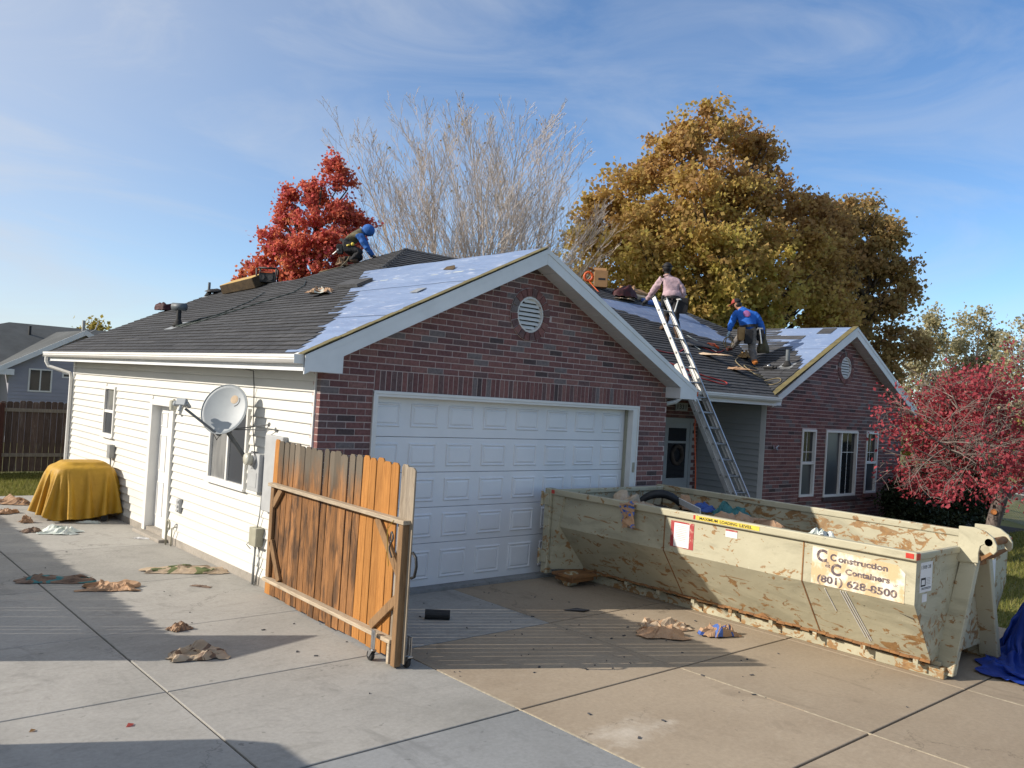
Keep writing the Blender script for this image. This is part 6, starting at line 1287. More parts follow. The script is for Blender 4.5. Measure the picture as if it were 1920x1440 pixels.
# dark shrubs before the right gable
for k, (x, y, r_, h, lb) in enumerate([(14.6, -.25, .8, 1.25, 'dark evergreen shrub against the brick wall, leftmost'), (16.2, -.5, 1.0, 1.7, 'tall dark evergreen shrub behind the crimson tree trunk'), (17.8, -.3, .9, 1.5, 'dark evergreen shrub at the right end of the row')]):
    bl = [(x, y, h * .5, r_ * .8), (x + r_ * .45, y - .2, h * .38, r_ * .6), (x - r_ * .45, y, h * .38, r_ * .6), (x, y, h * .85, r_ * .5)]
    leafy_tree('evergreen_shrub', lb, bl, (x, y, -.1), .06, 'leaf_shrub', 'bark', 260, 44, .17, .075, h * .7, .25, 24, cat='shrub', group='dark shrubs in the front bed')
b = B(); b.box(10.05, 19.5, -1.35, .74, -.3, -.097); struct(b.obj('garden_bed', 'soil'))
# leaf shrub twigs in the neighbour yard
for k, (x, y, lb) in enumerate([(2.2, 16.2, 'bare twiggy sapling above the dark fence, left one'), (2.75, 16.6, 'bare twiggy sapling above the dark fence, right one')]):
    t_ = thing('sapling', lb, 'sapling', (x, y, -.1)); b = B()
    for i in range(9):
        p = Vector((x, y, -.1)); a = random.uniform(-.25, .25); q_ = p + RT * a * 1.6 + Vector((0, 0, random.uniform(1.7, 2.6))); b.tube([p, p.lerp(q_, .5) + RT * a * .2, q_], [.016, .011, .005], 4)
    b.obj('stems', 'bark_grey', t_)
# grass
def grass(name, regions, h, dens):
    P_ = []
    for (x0, x1, y0, y1) in regions:
        n = int((x1 - x0) * (y1 - y0) * dens); P_.append(np.column_stack([rng.uniform(x0, x1, n), rng.uniform(y0, y1, n), np.full(n, -.105)]))
    P_ = np.vstack(P_); n = len(P_); a = rng.uniform(0, 6.28, n); hh = h * (.5 + rng.random(n)); ln = rng.normal(size=(n, 2)) * .35 * hh[:, None]
    V = np.empty((n, 3, 3)); w_ = .006 + .004 * rng.random(n)
    V[:, 0] = P_ + np.column_stack([np.cos(a) * w_, np.sin(a) * w_, np.zeros(n)]); V[:, 1] = P_ - np.column_stack([np.cos(a) * w_, np.sin(a) * w_, np.zeros(n)]); V[:, 2] = P_ + np.column_stack([ln, hh])
    me = bpy.data.meshes.new(name); me.vertices.add(3 * n); me.vertices.foreach_set('co', V.ravel()); me.loops.add(3 * n); me.loops.foreach_set('vertex_index', np.arange(3 * n, dtype=np.int32)); me.polygons.add(n); me.polygons.foreach_set('loop_start', np.arange(0, 3 * n, 3, dtype=np.int32))
    at = me.attributes.new('pv', 'FLOAT', 'POINT'); at.data.foreach_set('value', np.repeat(rng.random(n) * .98 + .01, 3).astype(np.float32)); me.materials.append(M['grass']); me.update(calc_edges=True)
    o = bpy.data.objects.new(name, me); COL.objects.link(o); return stuff(o)
g_ = grass('grass', [(-5.6, 3.0, 10.35, 14.5)], .07, 1500); g_['label'] = 'short lawn grass before the dark fence'; g_['category'] = 'grass'
g_ = grass('grass', [(6.75, 20.0, -8.0, -1.4)], .07, 700); g_['label'] = 'lawn grass right of the dumpster'; g_['category'] = 'grass'
# road beyond and chain link fence
b = B(); b.box(33, 37.5, -60, 120, -.3, -.098); struct(b.obj('road', 'conc_grey'))
cf = thing('chain_link_fence', 'low chain link fence beyond the crimson tree at the right border', 'fence', (18, -3.0, -.1)); A_, C_ = Vector((17.6, -3.4, -.1)), Vector((26.0, 4.0, -.1)); fd_ = (C_ - A_).normalized(); fl = (C_ - A_).length; FH = .80
b = B(); s_ = -FH
while s_ < fl:
    for dr_ in (1, -1):
        a0, a1 = (s_, s_ + FH) if dr_ > 0 else (s_ + FH, s_); z0, z1 = 0, FH
        def cl_(a, z): return A_ + fd_ * a + Vector((0, 0, z))
        t0, t1 = 0.0, 1.0
        if min(a0, a1) < 0 or max(a0, a1) > fl: continue
        b.tube([cl_(a0, 0), cl_(a1, FH)], .0035, 3, cap=False)
    s_ += .085
stuff(b.obj('wire_mesh', 'galv', cf))
b = B(); b.tube([A_ + Vector((0, 0, FH + .01)), C_ + Vector((0, 0, FH + .01))], .022, 8); b.obj('top_rail', 'galv', cf)
for k in range(5): b = B(); p = A_ + fd_ * fl * k / 4; b.tube([p, p + Vector((0, 0, FH + .06))], .026, 8); b.obj('post', 'galv', cf)

# ------------------------------------------------------------------ neighbour house
nh = thing('neighbour_house', 'lavender grey sided house with grey roof behind the dark fence', 'house', (3, 24, -.1))
NX0, NX1, NA, NY, NZ, NZA = .72, 5.2, 2.96, 24.0, 2.60, 3.86
b = B(); b.prism([(NX0, NY, -.1), (NX1, NY, -.1), (NX1, NY, NZ), (NA, NY, NZA - .1), (NX0, NY, NZ)], (0, 4, 0)); b.box(-3.5, 9, NY + 3.0, NY + 8, -.1, NZ); b.obj('wall', 'lav_siding', nh)
b = B(); z = 0.0
while z < NZA - .15:
    f = lambda zz: max(0, (zz - NZ + .05) / (NZA - NZ)) * (NA - NX0); x0, x1 = NX0 + f(z + .12), NX1 - f(z + .12)
    if x1 - x0 > .1: b.prism([(x0, NY, z), (x0, NY - .018, z), (x0, NY - .004, z + .125), (x0, NY, z + .125)], (x1 - x0, 0, 0), pv=random.random())
    z += .127
stuff(b.obj('siding_boards', 'lav_siding', nh))
sl = (NZA - NZ) / (NA - NX0)
def nroof(pts): bb_ = B(); bb_.prism(pts, (0, 0, .06)); return bb_
M['nb_roof'] = pm('grey_shingle', (.105, .112, .112), (.075, .08, .08), 1.3, .95, .5, 30, space='World', fine=.3)
zr_ = lambda x: NZA - abs(x - NA) * sl
nroof([(NX0 - .35, NY - .3, zr_(NX0 - .35)), (NA, NY - .3, NZA), (NA, NY + 4.5, NZA), (NX0 - .35, NY + 4.5, zr_(NX0 - .35))]).obj('roof', 'nb_roof', nh); nroof([(NX1 + .35, NY - .3, zr_(NX1 + .35)), (NA, NY - .3, NZA), (NA, NY + 4.5, NZA), (NX1 + .35, NY + 4.5, zr_(NX1 + .35))]).obj('roof', 'nb_roof', nh)
nroof([(-3.6, NY + 1.0, 2.55), (9.5, NY + 1.0, 2.55), (9.5, NY + 4.2, 4.10), (1.42, NY + 4.2, 4.10)]).obj('roof', 'nb_roof', nh); nroof([(-3.6, NY + 1.0, 2.55), (1.42, NY + 4.2, 4.10), (-3.6, NY + 8, 2.55)]).obj('roof', 'nb_roof', nh)
nroof([(-3.6, NY + 8.4, 2.55), (9.5, NY + 8.4, 2.55), (9.5, NY + 4.2, 4.10), (1.42, NY + 4.2, 4.10)]).obj('roof', 'nb_roof', nh)
for s_ in (-1, 1):
    e = NX0 - .37 if s_ < 0 else NX1 + .37; b = B(); b.prism([(e, NY - .32, zr_(e) - .12), (NA, NY - .32, NZA - .12), (NA, NY - .32, NZA + .07), (e, NY - .32, zr_(e) + .07)], (0, .03, 0)); b.obj('fascia_board', 'fascia', nh)
b = B(); b.box(NX0 - .5, NX0 + .1, NY - .3, NY + .5, 2.20, 2.40); b.obj('eave_return', 'fascia', nh)
def nwin(x0, x1, z0, z1):
    f = .05; b = B(); y = NY - .03; b.box(x0, x1, y, y + .04, z0, z0 + f); b.box(x0, x1, y, y + .04, z1 - f, z1); b.box(x0, x0 + f, y, y + .04, z0 + f, z1 - f); b.box(x1 - f, x1, y, y + .04, z0 + f, z1 - f); b.box((x0 + x1) / 2 - .02, (x0 + x1) / 2 + .02, y, y + .04, z0 + f, z1 - f); w_ = b.obj('window', 'white', nh); B().box(x0 + f, (x0 + x1) / 2 - .02, NY - .02, NY - .015, z0 + f, z1 - f).obj('pane', 'glass', w_); B().box((x0 + x1) / 2 + .02, x1 - f, NY - .02, NY - .015, z0 + f, z1 - f).obj('pane', 'glass', w_)
nwin(1.31, 2.05, 1.66, 2.46); nwin(2.36, 3.0, 2.19, 2.37)
b = B(); b.tube([(1.95, NY + 3.3, 3.6), (1.95, NY + 3.3, 4.05)], .05, 8); b.obj('vent_pipe', 'black', nh); b = B(); b.tube([(3.05, NY + .4, 3.7), (3.05, NY + .4, 4.3)], .06, 8); b.obj('vent_pipe', 'galv', nh); b = B(); b.tube([(3.2, NY + .6, 3.8), (3.5, NY + .6, 4.0), (3.6, NY + .6, 4.3)], .03, 6); b.obj('vent_pipe', 'galv', nh)

# ------------------------------------------------------------------ parked van (left of the frame, its shadow falls across the drive)
van = thing('parked_van', 'white cargo van parked on the left of the drive', 'van', (-7.0, -3.6, GZ))
b = B(); prof = [(-1.30, .25), (-1.30, 1.75), (-1.42, 1.95), (-4.7, 1.98), (-5.25, 1.75), (-5.75, 1.15), (-6.25, 1.0), (-6.35, .30)]
b.prism([(-6.05, y, GZ + z) for y, z in prof], (-1.9, 0, 0)); b.obj('body', 'van', van, bevel=.06, seg=3)
for y in (-2.2, -5.3):
    for x in (-6.12, -7.88): B().lathe([(.10, -.1), (.30, -.1), (.34, -.06), (.34, .06), (.30, .1), (.10, .1)], (x, y, GZ + .34), (1, 0, 0), 22).obj('wheel', 'rubber', van)
B().box(-6.052, -6.04, -5.2, -4.4, GZ + 1.15, GZ + 1.7).obj('window', 'glass', van); B().box(-7.7, -6.3, -1.30, -1.285, GZ + 1.1, GZ + 1.65).obj('window', 'glass', van); B().box(-8.0, -6.0, -1.29, -1.22, GZ + .28, GZ + .45).obj('bumper', 'black', van)
for x in (-7.9, -6.2): B().box(x, x + .1, -1.30, -1.28, GZ + .8, GZ + 1.05).obj('tail_light', 'red_refl', van)
# ------------------------------------------------------------------ people
def person_mesh(name, joints, edges, root, labels, parent=None):
    """one continuous skin-modifier body; faces take the material of the nearest bone"""
    names = list(joints); me = bpy.data.meshes.new(name); me.from_pydata([joints[n_][0] for n_ in names], [(names.index(a), names.index(c)) for a, c, _ in edges], [])
    o = bpy.data.objects.new(name, me); COL.objects.link(o)
    sk = o.modifiers.new('skin', 'SKIN'); sk.branch_smoothing = .6
    for i, n_ in enumerate(names):
        r_ = joints[n_][1]; v = me.skin_vertices[0].data[i]; v.radius = (r_, r_) if isinstance(r_, (int, float)) else r_; v.use_root = (n_ == root)
    o.modifiers.new('sub', 'SUBSURF').levels = 3
    bpy.context.view_layer.update(); ev = o.evaluated_get(bpy.context.evaluated_depsgraph_get()); nm = bpy.data.meshes.new_from_object(ev); bpy.data.objects.remove(o)
    nm.name = name; nm.materials.clear(); mats = []
    for _, _, m_ in edges:
        if m_ not in mats: mats.append(m_)
    for m_ in mats: nm.materials.append(M[m_])
    segs = [(Vector(joints[a][0]), Vector(joints[c][0]), mats.index(m_)) for a, c, m_ in edges]; idx = []
    for p in nm.polygons:
        best = 1e9; bi = 0
        for a, c, mi in segs:
            d = c - a; t_ = max(0, min(1, (p.center - a).dot(d) / d.dot(d))); q_ = (p.center - (a + d * t_)).length
            if q_ < best: best, bi = q_, mi
        idx.append(bi)
    nm.polygons.foreach_set('material_index', idx); nm.polygons.foreach_set('use_smooth', [True] * len(idx)); nm.update()
    cloth_i = {i for i, m_ in enumerate(mats) if m_.startswith('c_')}; cv = set()
    for p in nm.polygons:
        if p.material_index in cloth_i: cv.update(p.vertices)
    nrm = {i: nm.vertices[i].normal.copy() for i in cv}
    for i in cv:
        c = nm.vertices[i].co; r1 = .5 - abs(mnoise.noise(c * 7 + Vector((0, 0, c.z * 4)))); r2 = .5 - abs(mnoise.noise(c * 15 + Vector((3, 1, 2)))); nm.vertices[i].co = c + nrm[i] * (.026 * r1 + .014 * r2)
    nm.update()
    ob = bpy.data.objects.new(name, nm); COL.objects.link(ob)
    return ob
def hand(parent, wrist, d, side, mat, curl=.5, size=.18, name='glove'):
    """palm with four fingers of different lengths and a thumb from the side of the palm"""
    w_ = Vector(wrist); d = Vector(d).normalized(); s_ = Vector(side); s_ = (s_ - d * s_.dot(d)).normalized(); n_ = d.cross(s_); b = B(); pl_ = size * .5
    pts = []; 
    b.add([w_ + d * (pl_ * i) + s_ * (hw * j) + n_ * (th * k) for i, hw, th in ((0, .027, .018), (.5, .04, .019), (1, .042, .015)) for j, k in ((-1, -1), (1, -1), (1, 1), (-1, 1))],
          [(4 * r_ + a, 4 * r_ + (a + 1) % 4, 4 * r_ + 4 + (a + 1) % 4, 4 * r_ + 4 + a) for r_ in range(2) for a in range(4)] + [(3, 2, 1, 0), (8, 9, 10, 11)])
    for j, L_ in ((-1.0, .36), (-.35, .46), (.35, .5), (1.0, .44)):
        p = w_ + d * (pl_ * .95) + s_ * (.031 * j); l = size * L_; q1 = p + d * l * .45 - n_ * l * .12 * curl; q2 = q1 + (d * math.cos(curl) - n_ * math.sin(curl)) * l * .32; q3 = q2 + (d * math.cos(2 * curl) - n_ * math.sin(2 * curl)) * l * .25; b.tube([p, q1, q2, q3], [.0105, .0098, .009, .007], 7)
    p = w_ + d * pl_ * .3 + s_ * .034; q1 = p + (s_ * .7 + d * .7) * .035; q2 = q1 + (s_ * .25 + d - n_ * curl * .6).normalized() * .035; b.tube([p, q1, q2], [.013, .0115, .008], 7)
    return b.obj(name, mat, parent, smooth=True)
def ell(b, c, ax, ay, az, n=16, m=10, f=None):
    c, ax, ay, az = Vector(c), Vector(ax), Vector(ay), Vector(az); vs = []
    for i in range(m + 1):
        ph = -math.pi / 2 + math.pi * i / m
        for k in range(n):
            th = 2 * math.pi * k / n; v = (math.cos(ph) * math.cos(th), math.cos(ph) * math.sin(th), math.sin(ph)); vs.append(c + ax * v[0] + ay * v[1] + az * v[2])
    b.add(vs, [(i * n + k, i * n + (k + 1) % n, (i + 1) * n + (k + 1) % n, (i + 1) * n + k) for i in range(m) for k in range(n)]); return b
def face_bits(parent, c, fwd, up, s_=.1):
    """nose, ears, eyes and mouth on the head centred at c"""
    c, f, u = Vector(c), Vector(fwd).normalized(), Vector(up); u = (u - f * u.dot(f)).normalized(); r_ = f.cross(u)
    b = B(); b.add([c + f * s_ * .86 + u * s_ * .12, c + f * s_ * 1.18 - u * s_ * .22, c + f * s_ * .86 + r_ * s_ * .16 - u * s_ * .28, c + f * s_ * .86 - r_ * s_ * .16 - u * s_ * .28], [(0, 1, 2), (0, 3, 1), (1, 3, 2)])
    for e in (-1, 1): ell(b, c + r_ * e * s_ * .84 - u * s_ * .05, f * .022, r_ * .010, u * .032, 8, 6)
    b.obj('face', 'skin', parent, smooth=True)
    b = B()
    for e in (-1, 1): ell(b, c + f * s_ * .84 + r_ * e * s_ * .34 + u * s_ * .06, f * .008, r_ * .014, u * .008, 8, 6)
    ell(b, c + f * s_ * .86 - u * s_ * .5, f * .006, r_ * .026, u * .006, 8, 6); b.obj('eyes_and_mouth', 'c_boot', parent)
def fr(base, R_=RT, D_=DP):
    base = Vector(base); return lambda u, dep, z: base + R_ * u + D_ * dep + Vector((0, 0, z))
def pouch(parent, c, r_, d, up, s_, mat, name='tool_pouch'):
    c, r_, d, up = Vector(c), Vector(r_).normalized(), Vector(d).normalized(), Vector(up).normalized(); b = B()
    b.add([c + r_ * (x * s_[0] * k) + d * (y * s_[1]) + up * z * s_[2] for z, k in ((-1, .72), (-.6, .95), (1, 1)) for x, y in ((-1, -1), (1, -1), (1, 1), (-1, 1))], [(4 * i + a, 4 * i + (a + 1) % 4, 4 * i + 4 + (a + 1) % 4, 4 * i + 4 + a) for i in range(2) for a in range(4)] + [(3, 2, 1, 0), (8, 9, 10, 11)])
    return b.obj(name, mat, parent, bevel=.012, seg=2)
def hammer(parent, p, d, side, ln=.34):
    p, d, s_ = Vector(p), Vector(d).normalized(), Vector(side).normalized(); b = B(); b.tube([p, p + d * ln], [.014, .017], 8); b.tube([p - s_ * .05, p + s_ * .07], .018, 8); b.obj('hammer', 'alu', parent)
def belt(parent, c, axis, rx, ry, side, mat='c_black', h=.03):
    c, ax = Vector(c), Vector(axis).normalized(); s_ = Vector(side); s_ = (s_ - ax * s_.dot(ax)).normalized(); f = ax.cross(s_); n = 24; b = B()
    b.add([c + s_ * (rx * math.cos(2 * math.pi * k / n) * m_) + f * (ry * math.sin(2 * math.pi * k / n) * m_) + ax * e * h for m_ in (1.0,) for e in (-1, 1) for k in range(n)], [(k, (k + 1) % n, n + (k + 1) % n, n + k) for k in range(n)]); o = b.obj('tool_belt', mat, parent); o.modifiers.new('t', 'SOLIDIFY').thickness = .008; return o

# kneeling worker on the left hip
K0 = Vector((3.36, 6.36, zl(3.36) + .005)); F1 = fr(K0)
J = {'pelvis': (F1(-.20, 0, .34), .145), 'waist': (F1(-.13, 0, .47), .145), 'chest': (F1(.03, .0, .60), .165), 'neckb': (F1(.14, 0, .655), .10), 'neck': (F1(.20, 0, .68), .06), 'head': (F1(.245, 0, .70), .085), 'crown': (F1(.30, 0, .735), .075),
     'shN': (F1(.11, -.17, .585), .07), 'elN': (F1(.24, -.20, .36), .05), 'wrN': (F1(.40, -.13, .17), .034), 'shF': (F1(.11, .17, .585), .07), 'elF': (F1(.22, .22, .38), .05), 'wrF': (F1(.36, .16, .19), .034),
     'hipN': (F1(-.17, -.12, .30), .105), 'knN': (F1(.17, -.17, .23), .075), 'anN': (F1(-.03, -.15, .045), .05), 'toN': (F1(.11, -.15, .035), .042), 'hipF': (F1(-.17, .12, .30), .105), 'knF': (F1(.14, .15, .14), .075), 'anF': (F1(-.20, .13, .10), .05), 'toF': (F1(-.30, .13, .08), .04)}
E_ = [('pelvis', 'waist', 'c_black'), ('waist', 'chest', 'c_olive'), ('chest', 'neckb', 'c_olive'), ('neckb', 'neck', 'c_blue2'), ('neck', 'head', 'c_blue2'), ('head', 'crown', 'c_blue2'), ('chest', 'shN', 'c_olive'), ('shN', 'elN', 'c_blue2'), ('elN', 'wrN', 'c_blue2'), ('chest', 'shF', 'c_olive'), ('shF', 'elF', 'c_blue2'), ('elF', 'wrF', 'c_blue2'),
      ('pelvis', 'hipN', 'c_black'), ('hipN', 'knN', 'c_black'), ('knN', 'anN', 'c_black'), ('anN', 'toN', 'c_boot'), ('pelvis', 'hipF', 'c_black'), ('hipF', 'knF', 'c_black'), ('knF', 'anF', 'c_black'), ('anF', 'toF', 'c_boot')]
w1 = person_mesh('person', J, E_, 'pelvis', None); tag(w1, 'person in blue hood and olive vest kneeling on the roof hip', 'person', 'roof workers')
b = B(); ell(b, F1(.26, 0, .705), RT * .13 + Vector((0, 0, .02)), DP * .115, Vector((-.02, .02, .125))); b.obj('hood', 'c_blue2', w1, smooth=True)
face_bits(w1, F1(.30, 0, .685), RT * .6 + Vector((0, 0, -.8)), RT + Vector((0, 0, .6)), .10)
hand(w1, J['wrN'][0], RT * .9 + Vector((0, 0, -.35)), -DP, 'glove_dark', .3); hand(w1, J['wrF'][0], RT * .9 + Vector((0, 0, -.35)), DP, 'glove_dark', .3)
belt(w1, F1(-.165, 0, .405), F1(-.13, 0, .47) - F1(-.20, 0, .34), .155, .165, DP)
pouch(w1, F1(-.10, -.18, .31), RT, DP, (0, 0, 1), (.09, .045, .10), 'c_black'); pouch(w1, F1(-.27, -.12, .26), RT, DP, (0, 0, 1), (.07, .05, .10), 'c_black')
b = B(); ell(b, F1(.00, -.24, .36), RT * .035, DP * .03, Vector((0, 0, .035))); b.beam(F1(-.06, -.235, .345), F1(-.12, -.235, .32), .03, .02); b.obj('tape_measure', 'yellow_strip', w1, smooth=True)
hammer(w1, F1(-.31, -.13, .24), Vector((0, 0, -.5)) - RT * .5, DP, .14)
b = B(); P0 = F1(-.05, -.25, .10); b.tube([P0, P0 + Vector((-.1, -.1, -.10)), P0 + Vector((-.35, -.3, -.28)), P0 + Vector((-.75, -.2, -.44))], .012, 6); tag(b.obj('air_hose', 'tan_hose', smooth=True), 'short pale air hose trailing from the kneeling worker down the shingles', 'hose')
crumple('paper_wrapper', 'kraft', K0 + Vector((-.28, -.02, -.09)), (.24, .2, .16), 'tan wrapper beside the boots of the kneeling worker', seed=60)

# climbing worker in the pink shirt
K0 = Vector((9.42, 2.66, zf(2.66) + .01)); F2 = fr(K0); UPS = Vector((0, .898, .44))
lfx = Vector((9.46, 3.10, zf(3.10) + .01))
J = {'pelvis': (F2(-.18, .06, .90), (.17, .135)), 'waist': (F2(-.19, .10, 1.05), (.18, .14)), 'chest': (F2(-.25, .16, 1.27), (.205, .14)), 'neckb': (F2(-.29, .20, 1.42), .085), 'neck': (F2(-.30, .21, 1.49), .055), 'head': (F2(-.305, .22, 1.57), .085), 'crown': (F2(-.305, .22, 1.67), .08),
     'shL': (F2(-.43, .18, 1.36), .082), 'elL': (F2(-.57, .24, 1.12), .064), 'wrL': (F2(-.70, .32, .90), .042), 'shR': (F2(-.07, .14, 1.34), .082), 'elR': (F2(.06, .10, 1.10), .064), 'wrR': (F2(.05, .16, .87), .042),
     'hipR': (F2(-.09, .04, .84), .105), 'knR': (F2(-.10, .03, .48), .075), 'shinR': (F2(-.06, .01, .33), .068), 'anR': (F2(.0, .0, .10), .055), 'toR': (F2(.02, .18, .10), .045),
     'hipL': (F2(-.28, .10, .84), .105), 'knL': (lfx + Vector((-.02, -.05, .52)), .075), 'shinL': (lfx + Vector((0, -.04, .36)), .068), 'anL': (lfx + Vector((0, 0, .10)), .055), 'toL': (lfx + Vector((.05, .15, .10)), .045)}
E_ = [('pelvis', 'waist', 'c_pink'), ('waist', 'chest', 'c_pink'), ('chest', 'neckb', 'c_pink'), ('neckb', 'neck', 'skin'), ('neck', 'head', 'hair'), ('head', 'crown', 'hair')]
for s_ in 'LR': E_ += [('chest', 'sh' + s_, 'c_pink'), ('sh' + s_, 'el' + s_, 'c_pink'), ('el' + s_, 'wr' + s_, 'c_pink'), ('pelvis', 'hip' + s_, 'c_black'), ('hip' + s_, 'kn' + s_, 'c_black'), ('kn' + s_, 'shin' + s_, 'c_black'), ('shin' + s_, 'an' + s_, 'c_boot'), ('an' + s_, 'to' + s_, 'c_boot')]
w2 = person_mesh('person', J, E_, 'pelvis', None); tag(w2, 'person in dusty pink shirt and black trousers beside the ladder top', 'person', 'roof workers')
b = B(); ell(b, F2(-.305, .215, 1.635), RT * .105, DP * .115, Vector((0, 0, .12))); b.tube([F2(-.305, .215, 1.66) + (RT * math.cos(a) * .11 + DP * math.sin(a) * .12) for a in [2 * math.pi * k / 20 for k in range(21)]], .012, 6, cap=False); b.obj('hair', 'hair', w2, smooth=True)
face_bits(w2, F2(-.305, .25, 1.59), DP, (0, 0, 1), .10)
hand(w2, J['wrL'][0], DP * .3 - RT * .5 + Vector((0, 0, -.75)), RT, 'glove_dark', .4); hand(w2, J['wrR'][0], Vector((0, 0, -1)) + DP * .2, -RT, 'glove_dark', .6)
belt(w2, F2(-.185, .075, .955), (0, 0, 1), .200, .165, RT)
b = B(); n = 28; b.add([F2(-.19, .09, 0) + RT * (rr * math.cos(2 * math.pi * k / n)) + DP * (rr * .82 * math.sin(2 * math.pi * k / n)) + Vector((0, 0, zz + .012 * math.sin(k * 2.1))) for rr, zz in ((.185, 1.10), (.205, 1.02), (.212, .965)) for k in range(n)], [(i * n + k, i * n + (k + 1) % n, (i + 1) * n + (k + 1) % n, (i + 1) * n + k) for i in range(2) for k in range(n)]); o_ = b.obj('shirt_hem', 'c_pink', w2, smooth=True); o_.modifiers.new('t', 'SOLIDIFY').thickness = .006
b = B(); b.tube([F2(-.30, .21, 1.455) + (RT * math.cos(a) + DP * math.sin(a)) * .072 for a in [2 * math.pi * k / 16 for k in range(17)]], .016, 6, cap=False); b.obj('collar', 'c_pink', w2, smooth=True)
pouch(w2, F2(.02, -.02, .78), RT, DP, (0, 0, 1), (.13, .07, .17), 'c_black'); pouch(w2, F2(-.36, .06, .87), RT, DP, (0, 0, 1), (.06, .07, .12), 'c_black')
hammer(w2, F2(-.08, -.11, .90), Vector((0, 0, -1)) - RT * .25, RT * .7 - DP, .28)

# worker in the blue top at the valley
rf = Vector((11.06, 1.78)); lf_ = Vector((11.10, 2.42)); K0 = Vector((11.06, 1.78, max(zf(1.78), zw(11.06)) + .01)); F3 = fr(K0); lz = max(zf(lf_.y), zw(lf_.x)) + .01; lp_ = Vector((lf_.x, lf_.y, lz))
J = {'pelvis': (F3(-.12, .16, .83), (.175, .14)), 'waist': (F3(-.14, .18, .98), (.18, .14)), 'chest': (F3(-.19, .26, 1.19), (.21, .15)), 'neckb': (F3(-.28, .34, 1.31), .085), 'neck': (F3(-.33, .37, 1.35), .055), 'head': (F3(-.36, .39, 1.40), .085), 'crown': (F3(-.38, .40, 1.49), .075),
     'shL': (F3(-.40, .27, 1.22), .085), 'elL': (F3(-.50, .28, .97), .068), 'wrL': (F3(-.55, .22, .78), .045), 'shR': (F3(.03, .24, 1.20), .085), 'elR': (F3(.17, .24, .97), .068), 'wrR': (F3(.22, .22, .76), .045),
     'hipR': (F3(-.03, .14, .77), .11), 'knR': (F3(-.06, .08, .43), .08), 'anR': (F3(.0, .0, .11), .056), 'toR': (F3(.0, -.14, .07), .046),
     'hipL': (F3(-.22, .19, .77), .11), 'knL': (lp_ + Vector((.02, -.25, .46)), .08), 'anL': (lp_ + Vector((0, 0, .11)), .056), 'toL': (lp_ + RT * -.13 + Vector((0, 0, .08)), .046)}
E_ = [('pelvis', 'waist', 'c_blue'), ('waist', 'chest', 'c_blue'), ('chest', 'neckb', 'c_blue'), ('neckb', 'neck', 'skin'), ('neck', 'head', 'skin'), ('head', 'crown', 'skin')]
for s_ in 'LR': E_ += [('chest', 'sh' + s_, 'c_blue'), ('sh' + s_, 'el' + s_, 'c_blue'), ('el' + s_, 'wr' + s_, 'c_blue'), ('pelvis', 'hip' + s_, 'c_jeans'), ('hip' + s_, 'kn' + s_, 'c_jeans'), ('kn' + s_, 'an' + s_, 'c_jeans'), ('an' + s_, 'to' + s_, 'c_orange' if s_ == 'R' else 'c_maroon')]
w3 = person_mesh('person', J, E_, 'pelvis', None); tag(w3, 'person in bright blue top and red cap bending over the roof valley', 'person', 'roof workers')
hc = F3(-.37, .395, 1.43); hf = (-RT * .8 + DP * .35 + Vector((0, 0, -.35))).normalized(); hu = Vector((0, 0, 1)) - hf * hf.z; hu.normalize(); hr = hf.cross(hu)
face_bits(w3, hc, hf, hu, .10)
b = B(); n = 18; vs = []
for i in range(7):
    ph = math.pi / 2 * i / 6
    for k in range(n): th = 2 * math.pi * k / n; vs.append(hc + hu * .035 + hf * (.115 * math.cos(ph) * math.cos(th)) + hr * (.098 * math.cos(ph) * math.sin(th)) + hu * (.10 * math.sin(ph)))
b.add(vs, [(i * n + k, i * n + (k + 1) % n, (i + 1) * n + (k + 1) % n, (i + 1) * n + k) for i in range(6) for k in range(n)]); b.m = [(0 if math.cos(2 * math.pi * (f[0] % n) / n) > -.1 else 1) for f in b.f]
cp = b.obj('cap', ['cap_red', 'c_black'], w3, smooth=True)
b = B(); b.add([hc + hu * .04 + hf * .09 + hr * .085, hc + hu * .02 + hf * .19 + hr * .05, hc + hu * .02 + hf * .20 - hr * .05, hc + hu * .04 + hf * .09 - hr * .085], [(0, 1, 2, 3)]); o_ = b.obj('cap_brim', 'cap_red', cp); o_.modifiers.new('t', 'SOLIDIFY').thickness = .008
b = B(); ell(b, hc - hf * .03 - hu * .03, hf * .075, hr * .098, hu * .085); b.obj('hair', 'hair', w3, smooth=True)
hand(w3, J['wrL'][0], Vector((0, 0, -1)) - RT * .15, DP, 'glove_blue', .9); hand(w3, J['wrR'][0], Vector((0, 0, -1)) + RT * .1, DP, 'glove_dark', .7)
belt(w3, F3(-.125, .165, .90), F3(-.14, .18, .98) - F3(-.12, .16, .83), .205, .17, RT)
pouch(w3, F3(-.32, .06, .72), RT, DP, (0, 0, 1), (.075, .075, .15), 'c_tan'); pouch(w3, F3(-.17, .0, .66), RT, DP, (0, 0, 1), (.09, .07, .16), 'c_black'); pouch(w3, F3(.13, .12, .72), RT, DP, (0, 0, 1), (.07, .07, .12), 'c_black')
hammer(w3, F3(.07, -.02, .86), Vector((0, 0, -1)) + RT * .18, RT, .34)
b = B(); c_ = F3(-.20, .115, 1.19); ell(b, c_, RT * .085, DP * .02, Vector((0, 0, .08)) + DP * .035); b.obj('shirt_print', 'logo', w3, smooth=True)
b = B(); n = 16; vs = []
